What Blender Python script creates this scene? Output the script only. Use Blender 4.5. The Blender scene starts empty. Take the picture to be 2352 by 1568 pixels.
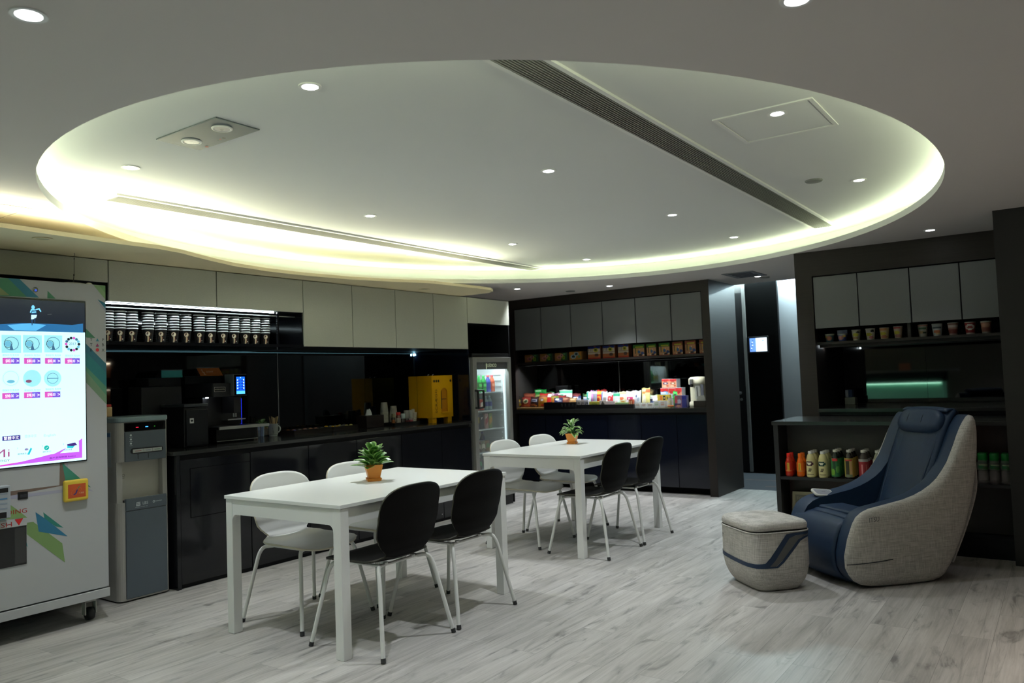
import bpy, bmesh, math, random
from mathutils import Matrix, Vector
rnd = random.Random(7)
S = bpy.context.scene
COL = S.collection
PI = math.pi

# ------------------------------------------------------------------ camera, world, exposure
F_PX, CX, CY, CAM_H = 1805.325, 1176.0, 784.0, 1.33
AX = Vector((0.57618169, 0.01810469, 0.81712109))      # room X axis in camera space (right, down, forward)
AY = Vector((-0.81647554, 0.05822877, 0.57443633))
AZ = Vector((-0.03717997, -0.99813908, 0.04833239))
def c2w(v): return Vector((AX.dot(v), AY.dot(v), AZ.dot(v)))
cam_d = bpy.data.cameras.new('camera'); cam = bpy.data.objects.new('camera', cam_d); COL.objects.link(cam)
cam_d.sensor_width = 36.0; cam_d.lens = 36.0 * F_PX / 2352.0; cam_d.clip_start = 0.05
r, u, b = c2w(Vector((1, 0, 0))), c2w(Vector((0, -1, 0))), c2w(Vector((0, 0, -1)))
cam.matrix_world = Matrix(((r.x, u.x, b.x, 0), (r.y, u.y, b.y, 0), (r.z, u.z, b.z, CAM_H), (0, 0, 0, 1)))
cam_d.dof.use_dof = True; cam_d.dof.focus_distance = 4.6; cam_d.dof.aperture_fstop = 3.2
S.camera = cam
W = bpy.data.worlds.new('world'); S.world = W; W.use_nodes = True
W.node_tree.nodes['Background'].inputs[0].default_value = (0.6, 0.7, 0.8, 1); W.node_tree.nodes['Background'].inputs[1].default_value = 0.02
S.view_settings.view_transform = 'Standard'; S.view_settings.look = 'None'
S.view_settings.exposure = 1.25; S.view_settings.gamma = 1.0; S.view_settings.use_curve_mapping = False
S.cycles.use_denoising = True; S.cycles.max_bounces = 7; S.cycles.diffuse_bounces = 4; S.cycles.glossy_bounces = 4
S.cycles.transmission_bounces = 6; S.cycles.transparent_max_bounces = 8; S.cycles.sample_clamp_indirect = 4.0
S.cycles.caustics_reflective = False; S.cycles.caustics_refractive = False

# light levels (strengths of the room's lamps and the added ones)
DOWN_W, COVE_E, SOFFIT_E, CUP_E, SNACK_E, CORR_E = 24.0, 28.0, 70.0, 34.0, 90.0, 150.0
COOL = (0.90, 0.96, 1.0); COVE_C = (0.90, 1.0, 0.66)

def P(px, py, ax, val):
    """point of the photograph (2352x1568) on the plane x|y|z = val"""
    d = c2w(Vector((px - CX, py - CY, F_PX))); i = 'xyz'.index(ax)
    t = (val - (0, 0, CAM_H)[i]) / d[i]
    return Vector((0, 0, CAM_H)) + d * t

# ------------------------------------------------------------------ materials
MATS = {}
def lin(c): return tuple(((x / 255) / 12.92 if x / 255 <= 0.04045 else ((x / 255 + 0.055) / 1.055) ** 2.4) for x in c)
def mat(name, col, rough=0.5, metal=0.0, emit=0.0, ecol=None, spec=0.5, alpha=1.0, coat=0.0, var=0.0, scale=(8, 8, 8), bump=0.0, trans=0.0, ior=1.45):
    if name in MATS: return MATS[name]
    m = bpy.data.materials.new(name); m.use_nodes = True; MATS[name] = m
    nt = m.node_tree; b = nt.nodes['Principled BSDF']
    b.inputs['Base Color'].default_value = (*col, 1); b.inputs['Roughness'].default_value = rough; b.inputs['Metallic'].default_value = metal
    b.inputs['Specular IOR Level'].default_value = spec; b.inputs['Alpha'].default_value = alpha; b.inputs['IOR'].default_value = ior
    b.inputs['Coat Weight'].default_value = coat; b.inputs['Coat Roughness'].default_value = 0.05; b.inputs['Transmission Weight'].default_value = trans
    if emit:
        b.inputs['Emission Color'].default_value = (*(ecol or col), 1); b.inputs['Emission Strength'].default_value = emit
    if var or bump:
        g = nt.nodes.new('ShaderNodeNewGeometry'); mp = nt.nodes.new('ShaderNodeMapping'); n = nt.nodes.new('ShaderNodeTexNoise')
        mp.inputs['Scale'].default_value = scale; n.inputs['Scale'].default_value = 1.0; n.inputs['Detail'].default_value = 4
        nt.links.new(g.outputs['Position'], mp.inputs['Vector']); nt.links.new(mp.outputs[0], n.inputs['Vector'])
        if var:
            mx = nt.nodes.new('ShaderNodeMix'); mx.data_type = 'RGBA'
            mx.inputs['A'].default_value = (*[c * (1 - var) for c in col], 1); mx.inputs['B'].default_value = (*[min(1, c * (1 + var)) for c in col], 1)
            nt.links.new(n.outputs['Fac'], mx.inputs['Factor']); nt.links.new(mx.outputs['Result'], b.inputs['Base Color'])
        if bump:
            bp = nt.nodes.new('ShaderNodeBump'); bp.inputs['Strength'].default_value = bump; bp.inputs['Distance'].default_value = 0.01
            nt.links.new(n.outputs['Fac'], bp.inputs['Height']); nt.links.new(bp.outputs[0], b.inputs['Normal'])
    return m
def srgb(r, g, b): return lin((r, g, b))
def colmat(r, g, b, rough=0.45, emit=0.0):
    """plain printed / plastic colour given in display values"""
    n = 'print_%d_%d_%d' % (r, g, b) + ('_lit%g' % emit if emit else '') + ('_r%g' % rough if rough != 0.45 else '')
    return mat(n, lin((r, g, b)), rough, emit=emit * 0.42)

M_CEIL = mat('ceiling_paint', (0.70, 0.66, 0.63), 0.9, var=0.02, scale=(1.5, 1.5, 1.5))
M_CEIL_IN = mat('oval_paint', (0.74, 0.75, 0.735), 0.9, var=0.015, scale=(1.5, 1.5, 1.5))
M_SOFFIT = mat('cream_glow_paint', (0.90, 0.78, 0.50), 0.85, var=0.02, scale=(1, 1, 1))  # warm cove glow is put into this cream soffit colour
M_LAM = mat('linen_laminate', (0.50, 0.51, 0.43), 0.55, var=0.13, scale=(90, 60, 420), spec=0.35)
M_LAM2 = mat('linen_laminate_grey', (0.175, 0.183, 0.18), 0.55, var=0.10, scale=(60, 90, 420), spec=0.35)
M_GLOSS = mat('gloss_black_lacquer', (0.0075, 0.008, 0.0105), 0.09, spec=0.5)
M_GLOSSB = mat('gloss_navy_lacquer', (0.0055, 0.0075, 0.016), 0.10, spec=0.5)
M_MATTE = mat('matte_black', (0.010, 0.010, 0.011), 0.6, spec=0.25)
M_TOP = mat('dark_quartz', (0.028, 0.028, 0.027), 0.16, var=0.25, scale=(160, 160, 160), spec=0.5)
M_WOOD = mat('dark_wood_veneer', (0.021, 0.0155, 0.013), 0.45, var=0.45, scale=(2.2, 2.2, 170), spec=0.4)
M_BROWN = mat('red_brown_tone', (0.050, 0.020, 0.013), 0.35, var=0.2, scale=(2, 30, 2))
M_MIRROR = mat('dark_mirror', (0.105, 0.112, 0.112), 0.03, metal=1.0)
M_SHADOW = mat('shadow_gap', (0.004, 0.004, 0.004), 0.8, spec=0.1)
M_WALL = mat('grey_wall_panel', (0.30, 0.31, 0.33), 0.7, var=0.03, scale=(2, 2, 2))
M_WALLD = mat('dark_wall', (0.02, 0.019, 0.018), 0.6, var=0.1, scale=(2, 2, 60))
M_BLACKGL = mat('black_glass', (0.003, 0.003, 0.0035), 0.05, spec=0.45)
M_STEEL = mat('steel', (0.55, 0.55, 0.55), 0.3, metal=1.0)
M_ALU = mat('brushed_alu', (0.42, 0.42, 0.40), 0.42, metal=0.7)
M_WHITE = mat('white_paint', (0.80, 0.80, 0.775), 0.42, var=0.015, scale=(3, 3, 3))
M_TABLE = mat('white_lacquer', (0.82, 0.83, 0.80), 0.30, var=0.012, scale=(3, 3, 3))
M_CHW = mat('white_shell', (0.80, 0.80, 0.77), 0.34)
M_CHB = mat('black_shell', (0.0050, 0.0045, 0.0043), 0.6, var=0.2, scale=(160, 12, 160), spec=0.09)
M_PLY = mat('plywood_edge', (0.66, 0.61, 0.48), 0.6)
M_LEGW = mat('white_powder_coat', (0.74, 0.74, 0.71), 0.38)
M_RUB = mat('grey_rubber', (0.04, 0.04, 0.04), 0.8)
M_BLK = mat('black_plastic', (0.008, 0.008, 0.009), 0.38)
M_GLASS = mat('clear_glass', (0.9, 0.95, 0.95), 0.02, alpha=0.10, spec=0.6)
M_CLEARP = mat('clear_plastic', (0.80, 0.85, 0.86), 0.08, alpha=0.22, spec=0.6)
M_LENS = mat('lamp_lens', (1, 1, 1), 0.4, emit=9.0, ecol=(0.95, 0.98, 1.0))
M_COVE = mat('cove_led', (1, 1, 1), 0.5, emit=COVE_E, ecol=COVE_C)
M_COVE2 = mat('soffit_led', (1, 1, 1), 0.5, emit=SOFFIT_E, ecol=(0.98, 1.0, 0.74))
M_CUPLED = mat('cool_led', (1, 1, 1), 0.5, emit=CUP_E, ecol=(0.80, 0.95, 1.0))
M_SNACKLED = mat('shelf_led', (1, 1, 1), 0.5, emit=SNACK_E, ecol=(0.93, 0.98, 1.0))
M_CORRLED = mat('corridor_led', (1, 1, 1), 0.5, emit=CORR_E, ecol=(0.70, 0.95, 1.0))

def floor_mat():
    m = bpy.data.materials.new('grey_oak_planks'); m.use_nodes = True; nt = m.node_tree; N = nt.nodes.new; L = nt.links.new
    b = nt.nodes['Principled BSDF']; g = N('ShaderNodeNewGeometry')
    def mapping(scale, loc=(0, 0, 0)):
        k = N('ShaderNodeMapping'); k.inputs['Scale'].default_value = scale; k.inputs['Location'].default_value = loc; L(g.outputs['Position'], k.inputs[0]); return k.outputs[0]
    def ramp(src, stops):
        k = N('ShaderNodeValToRGB'); e = k.color_ramp.elements
        while len(e) < len(stops): e.new(0.5)
        for el, (p, c) in zip(e, stops): el.position = p; el.color = (c, c, c, 1) if not isinstance(c, tuple) else (*c, 1)
        L(src, k.inputs[0]); return k.outputs[0]
    def mixc(kind, fac, a, bb):
        k = N('ShaderNodeMix'); k.data_type = 'RGBA'; k.blend_type = kind
        for s, v in (('Factor', fac), ('A', a), ('B', bb)):
            if hasattr(v, 'is_output'): L(v, k.inputs[s])
            elif isinstance(v, tuple): k.inputs[s].default_value = (*v, 1)
            else: k.inputs[s].default_value = v
        return k.outputs['Result']
    br = N('ShaderNodeTexBrick'); L(mapping((1, 1, 1)), br.inputs['Vector'])
    br.inputs['Scale'].default_value = 1.0; br.inputs['Brick Width'].default_value = 1.22; br.inputs['Row Height'].default_value = 0.182
    br.inputs['Mortar Size'].default_value = 0.0008; br.inputs['Mortar Smooth'].default_value = 0.3; br.offset = 0.37; br.inputs['Bias'].default_value = 0.0
    br.inputs['Color1'].default_value = (0.0, 0, 0, 1); br.inputs['Color2'].default_value = (1, 1, 1, 1); br.inputs['Mortar'].default_value = (0.5, 0.5, 0.5, 1)
    # per plank offset of the grain
    sep = N('ShaderNodeVectorMath'); sep.operation = 'MULTIPLY_ADD'; sep.inputs[1].default_value = (7, 31, 3)
    L(br.outputs['Color'], sep.inputs[0]); L(g.outputs['Position'], sep.inputs[2])
    def mp2(scale):
        k = N('ShaderNodeMapping'); k.inputs['Scale'].default_value = scale; L(sep.outputs[0], k.inputs[0]); return k.outputs[0]
    def noise(vec, detail=6, rough=0.6, dist=0.0):
        k = N('ShaderNodeTexNoise'); k.inputs['Scale'].default_value = 1; k.inputs['Detail'].default_value = detail; k.inputs['Roughness'].default_value = rough; k.inputs['Distortion'].default_value = dist; L(vec, k.inputs['Vector']); return k.outputs['Fac']
    grain = ramp(noise(mp2((1.1, 13, 1)), 7, 0.62, 0.8), [(0.28, (0.33, 0.312, 0.292)), (0.48, (0.475, 0.452, 0.43)), (0.72, (0.60, 0.575, 0.55))])
    fine = ramp(noise(mp2((3, 120, 1)), 4, 0.6), [(0.3, 0.86), (0.6, 1.0)])
    broad = ramp(noise(mp2((0.9, 3.0, 1)), 3, 0.5), [(0.3, 0.82), (0.65, 1.04)])
    knots = ramp(noise(mp2((2.7, 9.5, 1)), 5, 0.60, 1.1), [(0.29, 0.36), (0.40, 0.86), (0.47, 1.0)])
    streak = ramp(noise(mp2((0.9, 20, 1)), 6, 0.7, 1.4), [(0.32, 0.62), (0.42, 1.0)])
    plank = ramp(br.outputs['Color'], [(0.0, 0.88), (1.0, 1.06)])
    c = mixc('MULTIPLY', 1.0, grain, fine); c = mixc('MULTIPLY', 0.9, c, broad); c = mixc('MULTIPLY', 0.85, c, knots); c = mixc('MULTIPLY', 0.8, c, streak); c = mixc('MULTIPLY', 1.0, c, plank)
    c = mixc('MIX', br.outputs['Fac'], c, (0.16, 0.15, 0.145))
    L(c, b.inputs['Base Color']); b.inputs['Roughness'].default_value = 0.42; b.inputs['Specular IOR Level'].default_value = 0.35
    bp = N('ShaderNodeBump'); bp.inputs['Strength'].default_value = 0.08; L(fine, bp.inputs['Height']); L(bp.outputs[0], b.inputs['Normal'])
    return m
M_FLOOR = floor_mat()

def weave(name, c0, c1, sc):
    m = bpy.data.materials.new(name); m.use_nodes = True; nt = m.node_tree; N = nt.nodes.new; L = nt.links.new; b = nt.nodes['Principled BSDF']
    tc = N('ShaderNodeTexCoord'); outs = []
    for s in ((sc, sc, sc * 0.06), (sc * 0.06, sc * 0.06, sc)):
        k = N('ShaderNodeMapping'); k.inputs['Scale'].default_value = s; L(tc.outputs['Object'], k.inputs[0])
        n = N('ShaderNodeTexNoise'); n.inputs['Scale'].default_value = 1; n.inputs['Detail'].default_value = 3; L(k.outputs[0], n.inputs['Vector']); outs.append(n.outputs['Fac'])
    a = N('ShaderNodeMath'); a.operation = 'ADD'; L(outs[0], a.inputs[0]); L(outs[1], a.inputs[1])
    r_ = N('ShaderNodeMapRange'); r_.inputs[1].default_value = 0.72; r_.inputs[2].default_value = 1.28; L(a.outputs[0], r_.inputs[0])
    mx = N('ShaderNodeMix'); mx.data_type = 'RGBA'; mx.inputs['A'].default_value = (*c0, 1); mx.inputs['B'].default_value = (*c1, 1); L(r_.outputs[0], mx.inputs['Factor'])
    L(mx.outputs['Result'], b.inputs['Base Color']); b.inputs['Roughness'].default_value = 0.9; b.inputs['Specular IOR Level'].default_value = 0.2
    bp = N('ShaderNodeBump'); bp.inputs['Strength'].default_value = 0.25; bp.inputs['Distance'].default_value = 0.004; L(a.outputs[0], bp.inputs['Height']); L(bp.outputs[0], b.inputs['Normal'])
    return m
M_TWEED = weave('grey_tweed', (0.33, 0.31, 0.285), (0.58, 0.555, 0.52), 260)
M_NAVY = mat('navy_upholstery', (0.014, 0.032, 0.072), 0.48, var=0.12, scale=(40, 40, 40), bump=0.03, spec=0.4)
M_CARPET = mat('grey_carpet', (0.030, 0.034, 0.042), 0.95, var=0.5, scale=(90, 3, 10))

# ------------------------------------------------------------------ mesh builder
def V3(*a): return Vector(a)
_FONT = {}
def text_geo(body):
    if body in _FONT: return _FONT[body]
    cu = bpy.data.curves.new('txt', 'FONT'); cu.body = body; cu.size = 1.0; cu.resolution_u = 2
    o = bpy.data.objects.new('txt', cu); COL.objects.link(o)
    dg = bpy.context.evaluated_depsgraph_get(); me = bpy.data.meshes.new_from_object(o.evaluated_get(dg))
    vs = [tuple(v.co[:2]) for v in me.vertices]; fs = [tuple(p.vertices) for p in me.polygons]
    bpy.data.objects.remove(o); bpy.data.curves.remove(cu); bpy.data.meshes.remove(me)
    _FONT[body] = (vs, fs); return vs, fs

def wm(o): return (wm(o.parent) if o.parent else Matrix.Identity(4)) @ o.matrix_basis
class MB:
    def __init__(s): s.v = []; s.f = []; s.fm = []; s.fs = []; s.mats = []
    def mi(s, m):
        if m not in s.mats: s.mats.append(m)
        return s.mats.index(m)
    def add(s, vs, fs, m, smooth=False):
        n = len(s.v); s.v += [Vector(v) for v in vs]
        for i, f in enumerate(fs):
            mm = m[i] if isinstance(m, (list, tuple)) else m
            s.f.append([n + k for k in f]); s.fm.append(s.mi(mm)); s.fs.append(smooth)
        return s
    def box(s, x0, x1, y0, y1, z0, z1, m):
        vs = [(x, y, z) for z in (z0, z1) for y in (y0, y1) for x in (x0, x1)]
        return s.add(vs, [(0, 2, 3, 1), (4, 5, 7, 6), (0, 1, 5, 4), (2, 6, 7, 3), (0, 4, 6, 2), (1, 3, 7, 5)], m)
    def obox(s, c, d, rz, m, tilt=None):
        R = Matrix.Rotation(rz, 3, 'Z')
        if tilt: R = R @ Matrix.Rotation(tilt[0], 3, tilt[1])
        n = len(s.v); s.box(-d[0] / 2, d[0] / 2, -d[1] / 2, d[1] / 2, -d[2] / 2, d[2] / 2, m)
        for i in range(n, len(s.v)): s.v[i] = R @ s.v[i] + Vector(c)
        return s
    def poly(s, pts, m): return s.add(pts, [tuple(range(len(pts)))], m)
    def disc(s, c, r_, m, n=20, U=(1, 0, 0), V=(0, 1, 0), ry=None, flip=False):
        U, V, c = Vector(U), Vector(V), Vector(c); ry = ry or r_
        pts = [c + U * r_ * math.cos(2 * PI * k / n) + V * ry * math.sin(2 * PI * k / n) for k in range(n)]
        return s.poly(pts[::-1] if flip else pts, m)
    def ring(s, c, r0, r1, m, n=28, U=(1, 0, 0), V=(0, 1, 0)):
        U, V, c = Vector(U), Vector(V), Vector(c); vs = []
        for k in range(n):
            e = U * math.cos(2 * PI * k / n) + V * math.sin(2 * PI * k / n); vs += [c + e * r0, c + e * r1]
        return s.add(vs, [(2 * k, 2 * k + 1, (2 * k + 3) % (2 * n), (2 * k + 2) % (2 * n)) for k in range(n)], m)
    def lathe(s, c, prof, m, n=24, smooth=True, mf=None, cap=True):
        c = Vector(c); vs = []; fs = []; ms = []
        for (r_, z) in prof:
            vs += [c + Vector((r_ * math.cos(2 * PI * k / n), r_ * math.sin(2 * PI * k / n), z)) for k in range(n)]
        for i in range(len(prof) - 1):
            for k in range(n):
                fs.append((i * n + k, i * n + (k + 1) % n, (i + 1) * n + (k + 1) % n, (i + 1) * n + k))
                ms.append(mf(i, k) if mf else (m[i] if isinstance(m, (list, tuple)) else m))
        s.add(vs, fs, ms, smooth)
        if cap:
            m0 = ms[0]; m1 = ms[-1]
            s.poly([vs[k] for k in range(n)][::-1], m0); s.poly(vs[-n:], m1)
        return s
    def tube(s, pts, r_, m, n=10, caps=True):
        pts = [Vector(p) for p in pts]; rr = r_ if isinstance(r_, (list, tuple)) else [r_] * len(pts); vs = []; up = None
        for i, p in enumerate(pts):
            t = (pts[min(i + 1, len(pts) - 1)] - pts[max(i - 1, 0)]).normalized()
            if up is None:
                up = Vector((0, 0, 1)) if abs(t.z) < 0.9 else Vector((1, 0, 0))
            a = (up - t * up.dot(t)).normalized(); bq = t.cross(a); up = a
            vs += [p + (a * math.cos(2 * PI * k / n) + bq * math.sin(2 * PI * k / n)) * rr[i] for k in range(n)]
        fs = [(i * n + k, i * n + (k + 1) % n, (i + 1) * n + (k + 1) % n, (i + 1) * n + k) for i in range(len(pts) - 1) for k in range(n)]
        s.add(vs, fs, m, True)
        if caps: s.poly(vs[:n][::-1], m); s.poly(vs[-n:], m)
        return s
    def prism(s, pts, off, m, mside=None):
        """closed solid: polygon pts (3D) pushed along off"""
        pts = [Vector(p) for p in pts]; off = Vector(off); n = len(pts)
        fs = [tuple(range(n))[::-1], tuple(range(n, 2 * n))] + [(k, (k + 1) % n, n + (k + 1) % n, n + k) for k in range(n)]
        return s.add(pts + [p + off for p in pts], fs, [m, m] + [mside or m] * n)
    def grid(s, fn, nu, nv, m, smooth=True, mf=None):
        vs = [fn(i / nu, j / nv) for j in range(nv + 1) for i in range(nu + 1)]; fs = []; ms = []
        for j in range(nv):
            for i in range(nu):
                a = j * (nu + 1) + i; fs.append((a, a + 1, a + nu + 2, a + nu + 1)); ms.append(mf((i + .5) / nu, (j + .5) / nv) if mf else m)
        return s.add(vs, fs, ms, smooth)
    def ball(s, c, d, m, nu=20, nv=12, e=1.0, R=None):
        """superellipsoid of half sizes d"""
        c = Vector(c); sg = lambda x, q: math.copysign(abs(x) ** q, x)
        def fn(a, b_):
            th = 2 * PI * a; ph = PI * (b_ - .5)
            p = Vector((d[0] * sg(math.cos(ph), e) * sg(math.cos(th), e), d[1] * sg(math.cos(ph), e) * sg(math.sin(th), e), d[2] * sg(math.sin(ph), e)))
            return c + (R @ p if R else p)
        return s.grid(fn, nu, nv, m)
    def text(s, body, O, U, V, size, m, align='l', width=None):
        vs, fs = text_geo(body)
        if not vs: return s
        x0 = min(v[0] for v in vs); x1 = max(v[0] for v in vs); w = x1 - x0
        k = size; kx = size if width is None else width / w
        o = {'l': 0, 'c': -w * kx / 2, 'r': -w * kx}[align]; O, U, V = Vector(O), Vector(U), Vector(V)
        return s.add([O + U * (o + (v[0] - x0) * kx) + V * (v[1] * k) for v in vs], fs, m)
    def build(s, name, parent=None, local=False, bevel=0, seg=2, solid=0, sub=0, base=True, auto=None):
        me = bpy.data.meshes.new(name); o = bpy.data.objects.new(name, me); COL.objects.link(o); vs = s.v
        if parent is not None:
            o.parent = parent
            if not local:
                inv = wm(parent).inverted(); vs = [inv @ v for v in vs]
        elif base:
            xs = [v.x for v in vs]; ys = [v.y for v in vs]; z0 = min(v.z for v in vs)
            c = Vector(((min(xs) + max(xs)) / 2, (min(ys) + max(ys)) / 2, z0)); o.location = c; vs = [v - c for v in vs]
        me.from_pydata([tuple(v) for v in vs], [], s.f)
        for m in s.mats: me.materials.append(m)
        me.polygons.foreach_set('material_index', s.fm); me.polygons.foreach_set('use_smooth', s.fs); me.update()
        if solid:
            k = o.modifiers.new('solid', 'SOLIDIFY'); k.thickness = solid; k.offset = 0
        if bevel:
            k = o.modifiers.new('bevel', 'BEVEL'); k.width = bevel; k.segments = seg; k.limit_method = 'ANGLE'; k.angle_limit = math.radians(40)
        if sub:
            k = o.modifiers.new('sub', 'SUBSURF'); k.levels = sub; k.render_levels = sub
        return o

def tag(o, label, cat, group=None, kind=None):
    o['label'] = label; o['category'] = cat
    if group: o['group'] = group
    if kind: o['kind'] = kind
    return o
def thing(name, label, cat, loc=(0, 0, 0), rz=0.0, group=None):
    o = bpy.data.objects.new(name, None); COL.objects.link(o); o.empty_display_size = 0.05
    o.location = loc; o.rotation_euler = (0, 0, rz); return tag(o, label, cat, group)
def struct(name, mb, **k):
    o = mb.build(name, base=False, **k); o['kind'] = 'structure'; return o
def dup(root, loc, rz=None, label=None, group=None):
    r_ = root.copy(); COL.objects.link(r_); r_.location = loc
    if rz is not None: r_.rotation_euler = (0, 0, rz)
    if label: r_['label'] = label
    if group: r_['group'] = group
    for ch in list(root.children):
        c = ch.copy(); COL.objects.link(c); c.parent = r_
        for g in list(ch.children):
            d = g.copy(); COL.objects.link(d); d.parent = c
    return r_
ORD = ['first', 'second', 'third', 'fourth', 'fifth', 'sixth', 'seventh', 'eighth', 'ninth', 'tenth', 'eleventh', 'twelfth', 'thirteenth', 'fourteenth', 'fifteenth', 'sixteenth']
XU, YU, ZU = Vector((1, 0, 0)), Vector((0, 1, 0)), Vector((0, 0, 1))
# ------------------------------------------------------------------ lamps and coves first
ZC, ZU_, ZS = 2.33, 2.50, 2.19
YU = 4.97                      # plane of the left wall cabinets
EC, EA, EB, EPH = (4.382, 2.957), 2.955, 2.508, 0.179
def ell(t, off=0.0):
    c, s = math.cos(t), math.sin(t); x, y = EA * c, EB * s; n = Vector((c / EA, s / EB)).normalized()
    x += n.x * off; y += n.y * off; cp, sp = math.cos(EPH), math.sin(EPH)
    return Vector((EC[0] + cp * x - sp * y, EC[1] + sp * x + cp * y))
NE = 120
ts = [2 * PI * k / NE for k in range(NE)]
def loop_strip(mb, o0, z0, o1, z1, m, smooth=True):
    vs = []
    for t in ts:
        a, c = ell(t, o0), ell(t, o1); vs += [(a.x, a.y, z0), (c.x, c.y, z1)]
    mb.add(vs, [(2 * k, 2 * k + 1, (2 * k + 3) % (2 * NE), (2 * k + 2) % (2 * NE)) for k in range(NE)], m, smooth)
RX0, RX1, RY0, RY1 = -3.2, 8.95, -3.2, 5.75
# main ceiling with the oval opening, its lip, the cove shelf and the cove side
mb = MB()
ang = []
for t in ts: ang.append(ell(t))
outer = []
for p in ang:
    d = Vector((p.x - EC[0], p.y - EC[1])); k = min([(RX1 - EC[0]) / d.x if d.x > 1e-6 else 1e9, (RX0 - EC[0]) / d.x if d.x < -1e-6 else 1e9, (RY1 - EC[1]) / d.y if d.y > 1e-6 else 1e9, (RY0 - EC[1]) / d.y if d.y < -1e-6 else 1e9])
    outer.append((Vector((EC[0] + d.x * k, EC[1] + d.y * k)), 0 if abs(EC[0] + d.x * k - RX1) < 1e-4 else 1 if abs(EC[1] + d.y * k - RY1) < 1e-4 else 2 if abs(EC[0] + d.x * k - RX0) < 1e-4 else 3))
corner = {(0, 1): (RX1, RY1), (1, 2): (RX0, RY1), (2, 3): (RX0, RY0), (3, 0): (RX1, RY0)}
for k in range(NE):
    a, c = ang[k], ang[(k + 1) % NE]; (oa, sa), (oc, sc_) = outer[k], outer[(k + 1) % NE]
    pts = [(a.x, a.y, ZC), (c.x, c.y, ZC), (oc.x, oc.y, ZC)]
    if sa != sc_: pts.append((*corner[(sa, sc_)], ZC))
    pts.append((oa.x, oa.y, ZC)); mb.poly(pts, M_CEIL)
loop_strip(mb, 0, ZC, 0, ZC + .042, M_CEIL_IN); loop_strip(mb, 0, ZC + .042, .30, ZC + .042, M_CEIL_IN, False); loop_strip(mb, .30, ZC + .042, .30, ZU_, M_CEIL_IN)
struct('ceiling', mb)
mb = MB(); mb.poly([(*ell(t, .31), ZU_) for t in ts][::-1], M_CEIL_IN)
struct('ceiling', mb)
# LED strip lying on the cove shelf of the oval
mb = MB(); loop_strip(mb, .12, ZC + .046, .132, ZC + .050, M_COVE, False)
tag(mb.build('led_strip'), 'warm white LED strip hidden in the cove around the ceiling oval', 'led strip')

# dropped cream soffit along the left wall with its own strip
EDGE = [(-3.2, 4.35), (1.74, 4.35), (2.37, 4.41), (2.63, 4.415), (2.80, 4.46), (2.93, 4.525), (3.12, 4.61), (3.34, 4.70), (3.68, 4.765), (4.03, 4.77), (4.45, 4.72), (4.84, 4.61), (5.05, 4.52), (5.21, 4.47), (5.48, 4.47), (5.83, 4.45), (6.02, 4.46), (6.14, 4.52), (6.20, 4.62)]
mb = MB(); top = ZS + .026
mb.prism([(x, y, ZS + .002) for x, y in EDGE] + [(6.22, 5.74, ZS + .002), (-3.2, 5.74, ZS + .002)], (0, 0, .024), M_SOFFIT)
struct('ceiling', mb)
mb = MB()
E2 = [(x, y + .075) for x, y in EDGE[:-2]]
for (a, c) in zip(E2[:-1], E2[1:]): mb.poly([(a[0], a[1], top + .006), (c[0], c[1], top + .006), (c[0], c[1] + .014, top + .010), (a[0], a[1] + .014, top + .010)], M_COVE2)
tag(mb.build('led_strip'), 'warm white LED strip hidden on top of the cream soffit', 'led strip')

# white upstand closing the gap between the soffit and the ceiling
a = MB(); a.poly([(-3.2, 5.738, ZS + .04), (6.3, 5.738, ZS + .04), (6.3, 5.738, ZC), (-3.2, 5.738, ZC)], M_CEIL_IN); struct('trim_7', a)
# recessed downlights
LAMP_PX = [(712, 198, ZU_), (300, 384, ZU_), (1260, 392, ZU_), (850, 495, ZU_), (1785, 260, ZU_), (1973, 413, ZU_), (1544, 493, ZU_), (1686, 544, ZU_), (1177, 560, ZU_), (1347, 595, ZU_),
           (66, 33, ZC), (1830, -2, ZC), (2136, 528, ZC), (1935, 583, ZC), (1740, 634, ZC), (1188, 663, ZC), (1400, 656, ZC)]
LAMP_TX = ['lit downlight nearest the camera in the oval, left of the long grille', 'lit downlight at the left end of the oval beside the emergency light panel', 'lit downlight in the middle of the oval', 'lit downlight above the near white table, left of centre in the oval',
           'lit downlight set in the square access hatch', 'lit downlight at the right end of the oval beside the speaker disc', 'lit downlight in the oval just left of the far end of the long grille', 'lit downlight near the right rim of the oval over the far table', 'lit downlight in the oval beyond the short grille, right of its middle', 'lit downlight at the far rim of the oval in front of the snack wall',
           'lit downlight in the grey ceiling at the top left corner', 'lit downlight in the grey ceiling cut by the top edge', 'lit downlight in the grey ceiling over the massage chair side, far right', 'lit downlight in the grey ceiling in front of the bar alcove', 'lit downlight in the grey ceiling by the dark corridor', 'lit downlight in the grey ceiling above the drinks fridge', 'lit downlight in the grey ceiling before the snack cabinets']
def downlight(loc, label, power=1.0, size=1.0):
    t = thing('downlight', label, 'ceiling light', loc, 0, 'recessed downlights')
    a = MB(); a.ring((0, 0, -.004), .032 * size, .045 * size, M_WHITE); a.lathe((0, 0, 0), [(.045 * size, 0), (.045 * size, -.004)], M_WHITE, 28, False, cap=False); a.lathe((0, 0, 0), [(.032 * size, -.004), (.031 * size, -.001)], M_WHITE, 28, cap=False)
    a.build('trim_ring', t, local=True)
    a = MB(); a.ball((0, 0, -.001), (.0315 * size, .0315 * size, .006), M_LENS, 20, 8); a.build('lens', t, local=True)
    l = bpy.data.lights.new('downlight_lamp', 'SPOT'); l.energy = DOWN_W * power; l.color = COOL; l.spot_size = math.radians(84); l.spot_blend = 0.9; l.shadow_soft_size = 0.035
    lo = bpy.data.objects.new('lamp_light', l); COL.objects.link(lo); lo.parent = t; lo.location = (0, 0, -.04)
    return t
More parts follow.
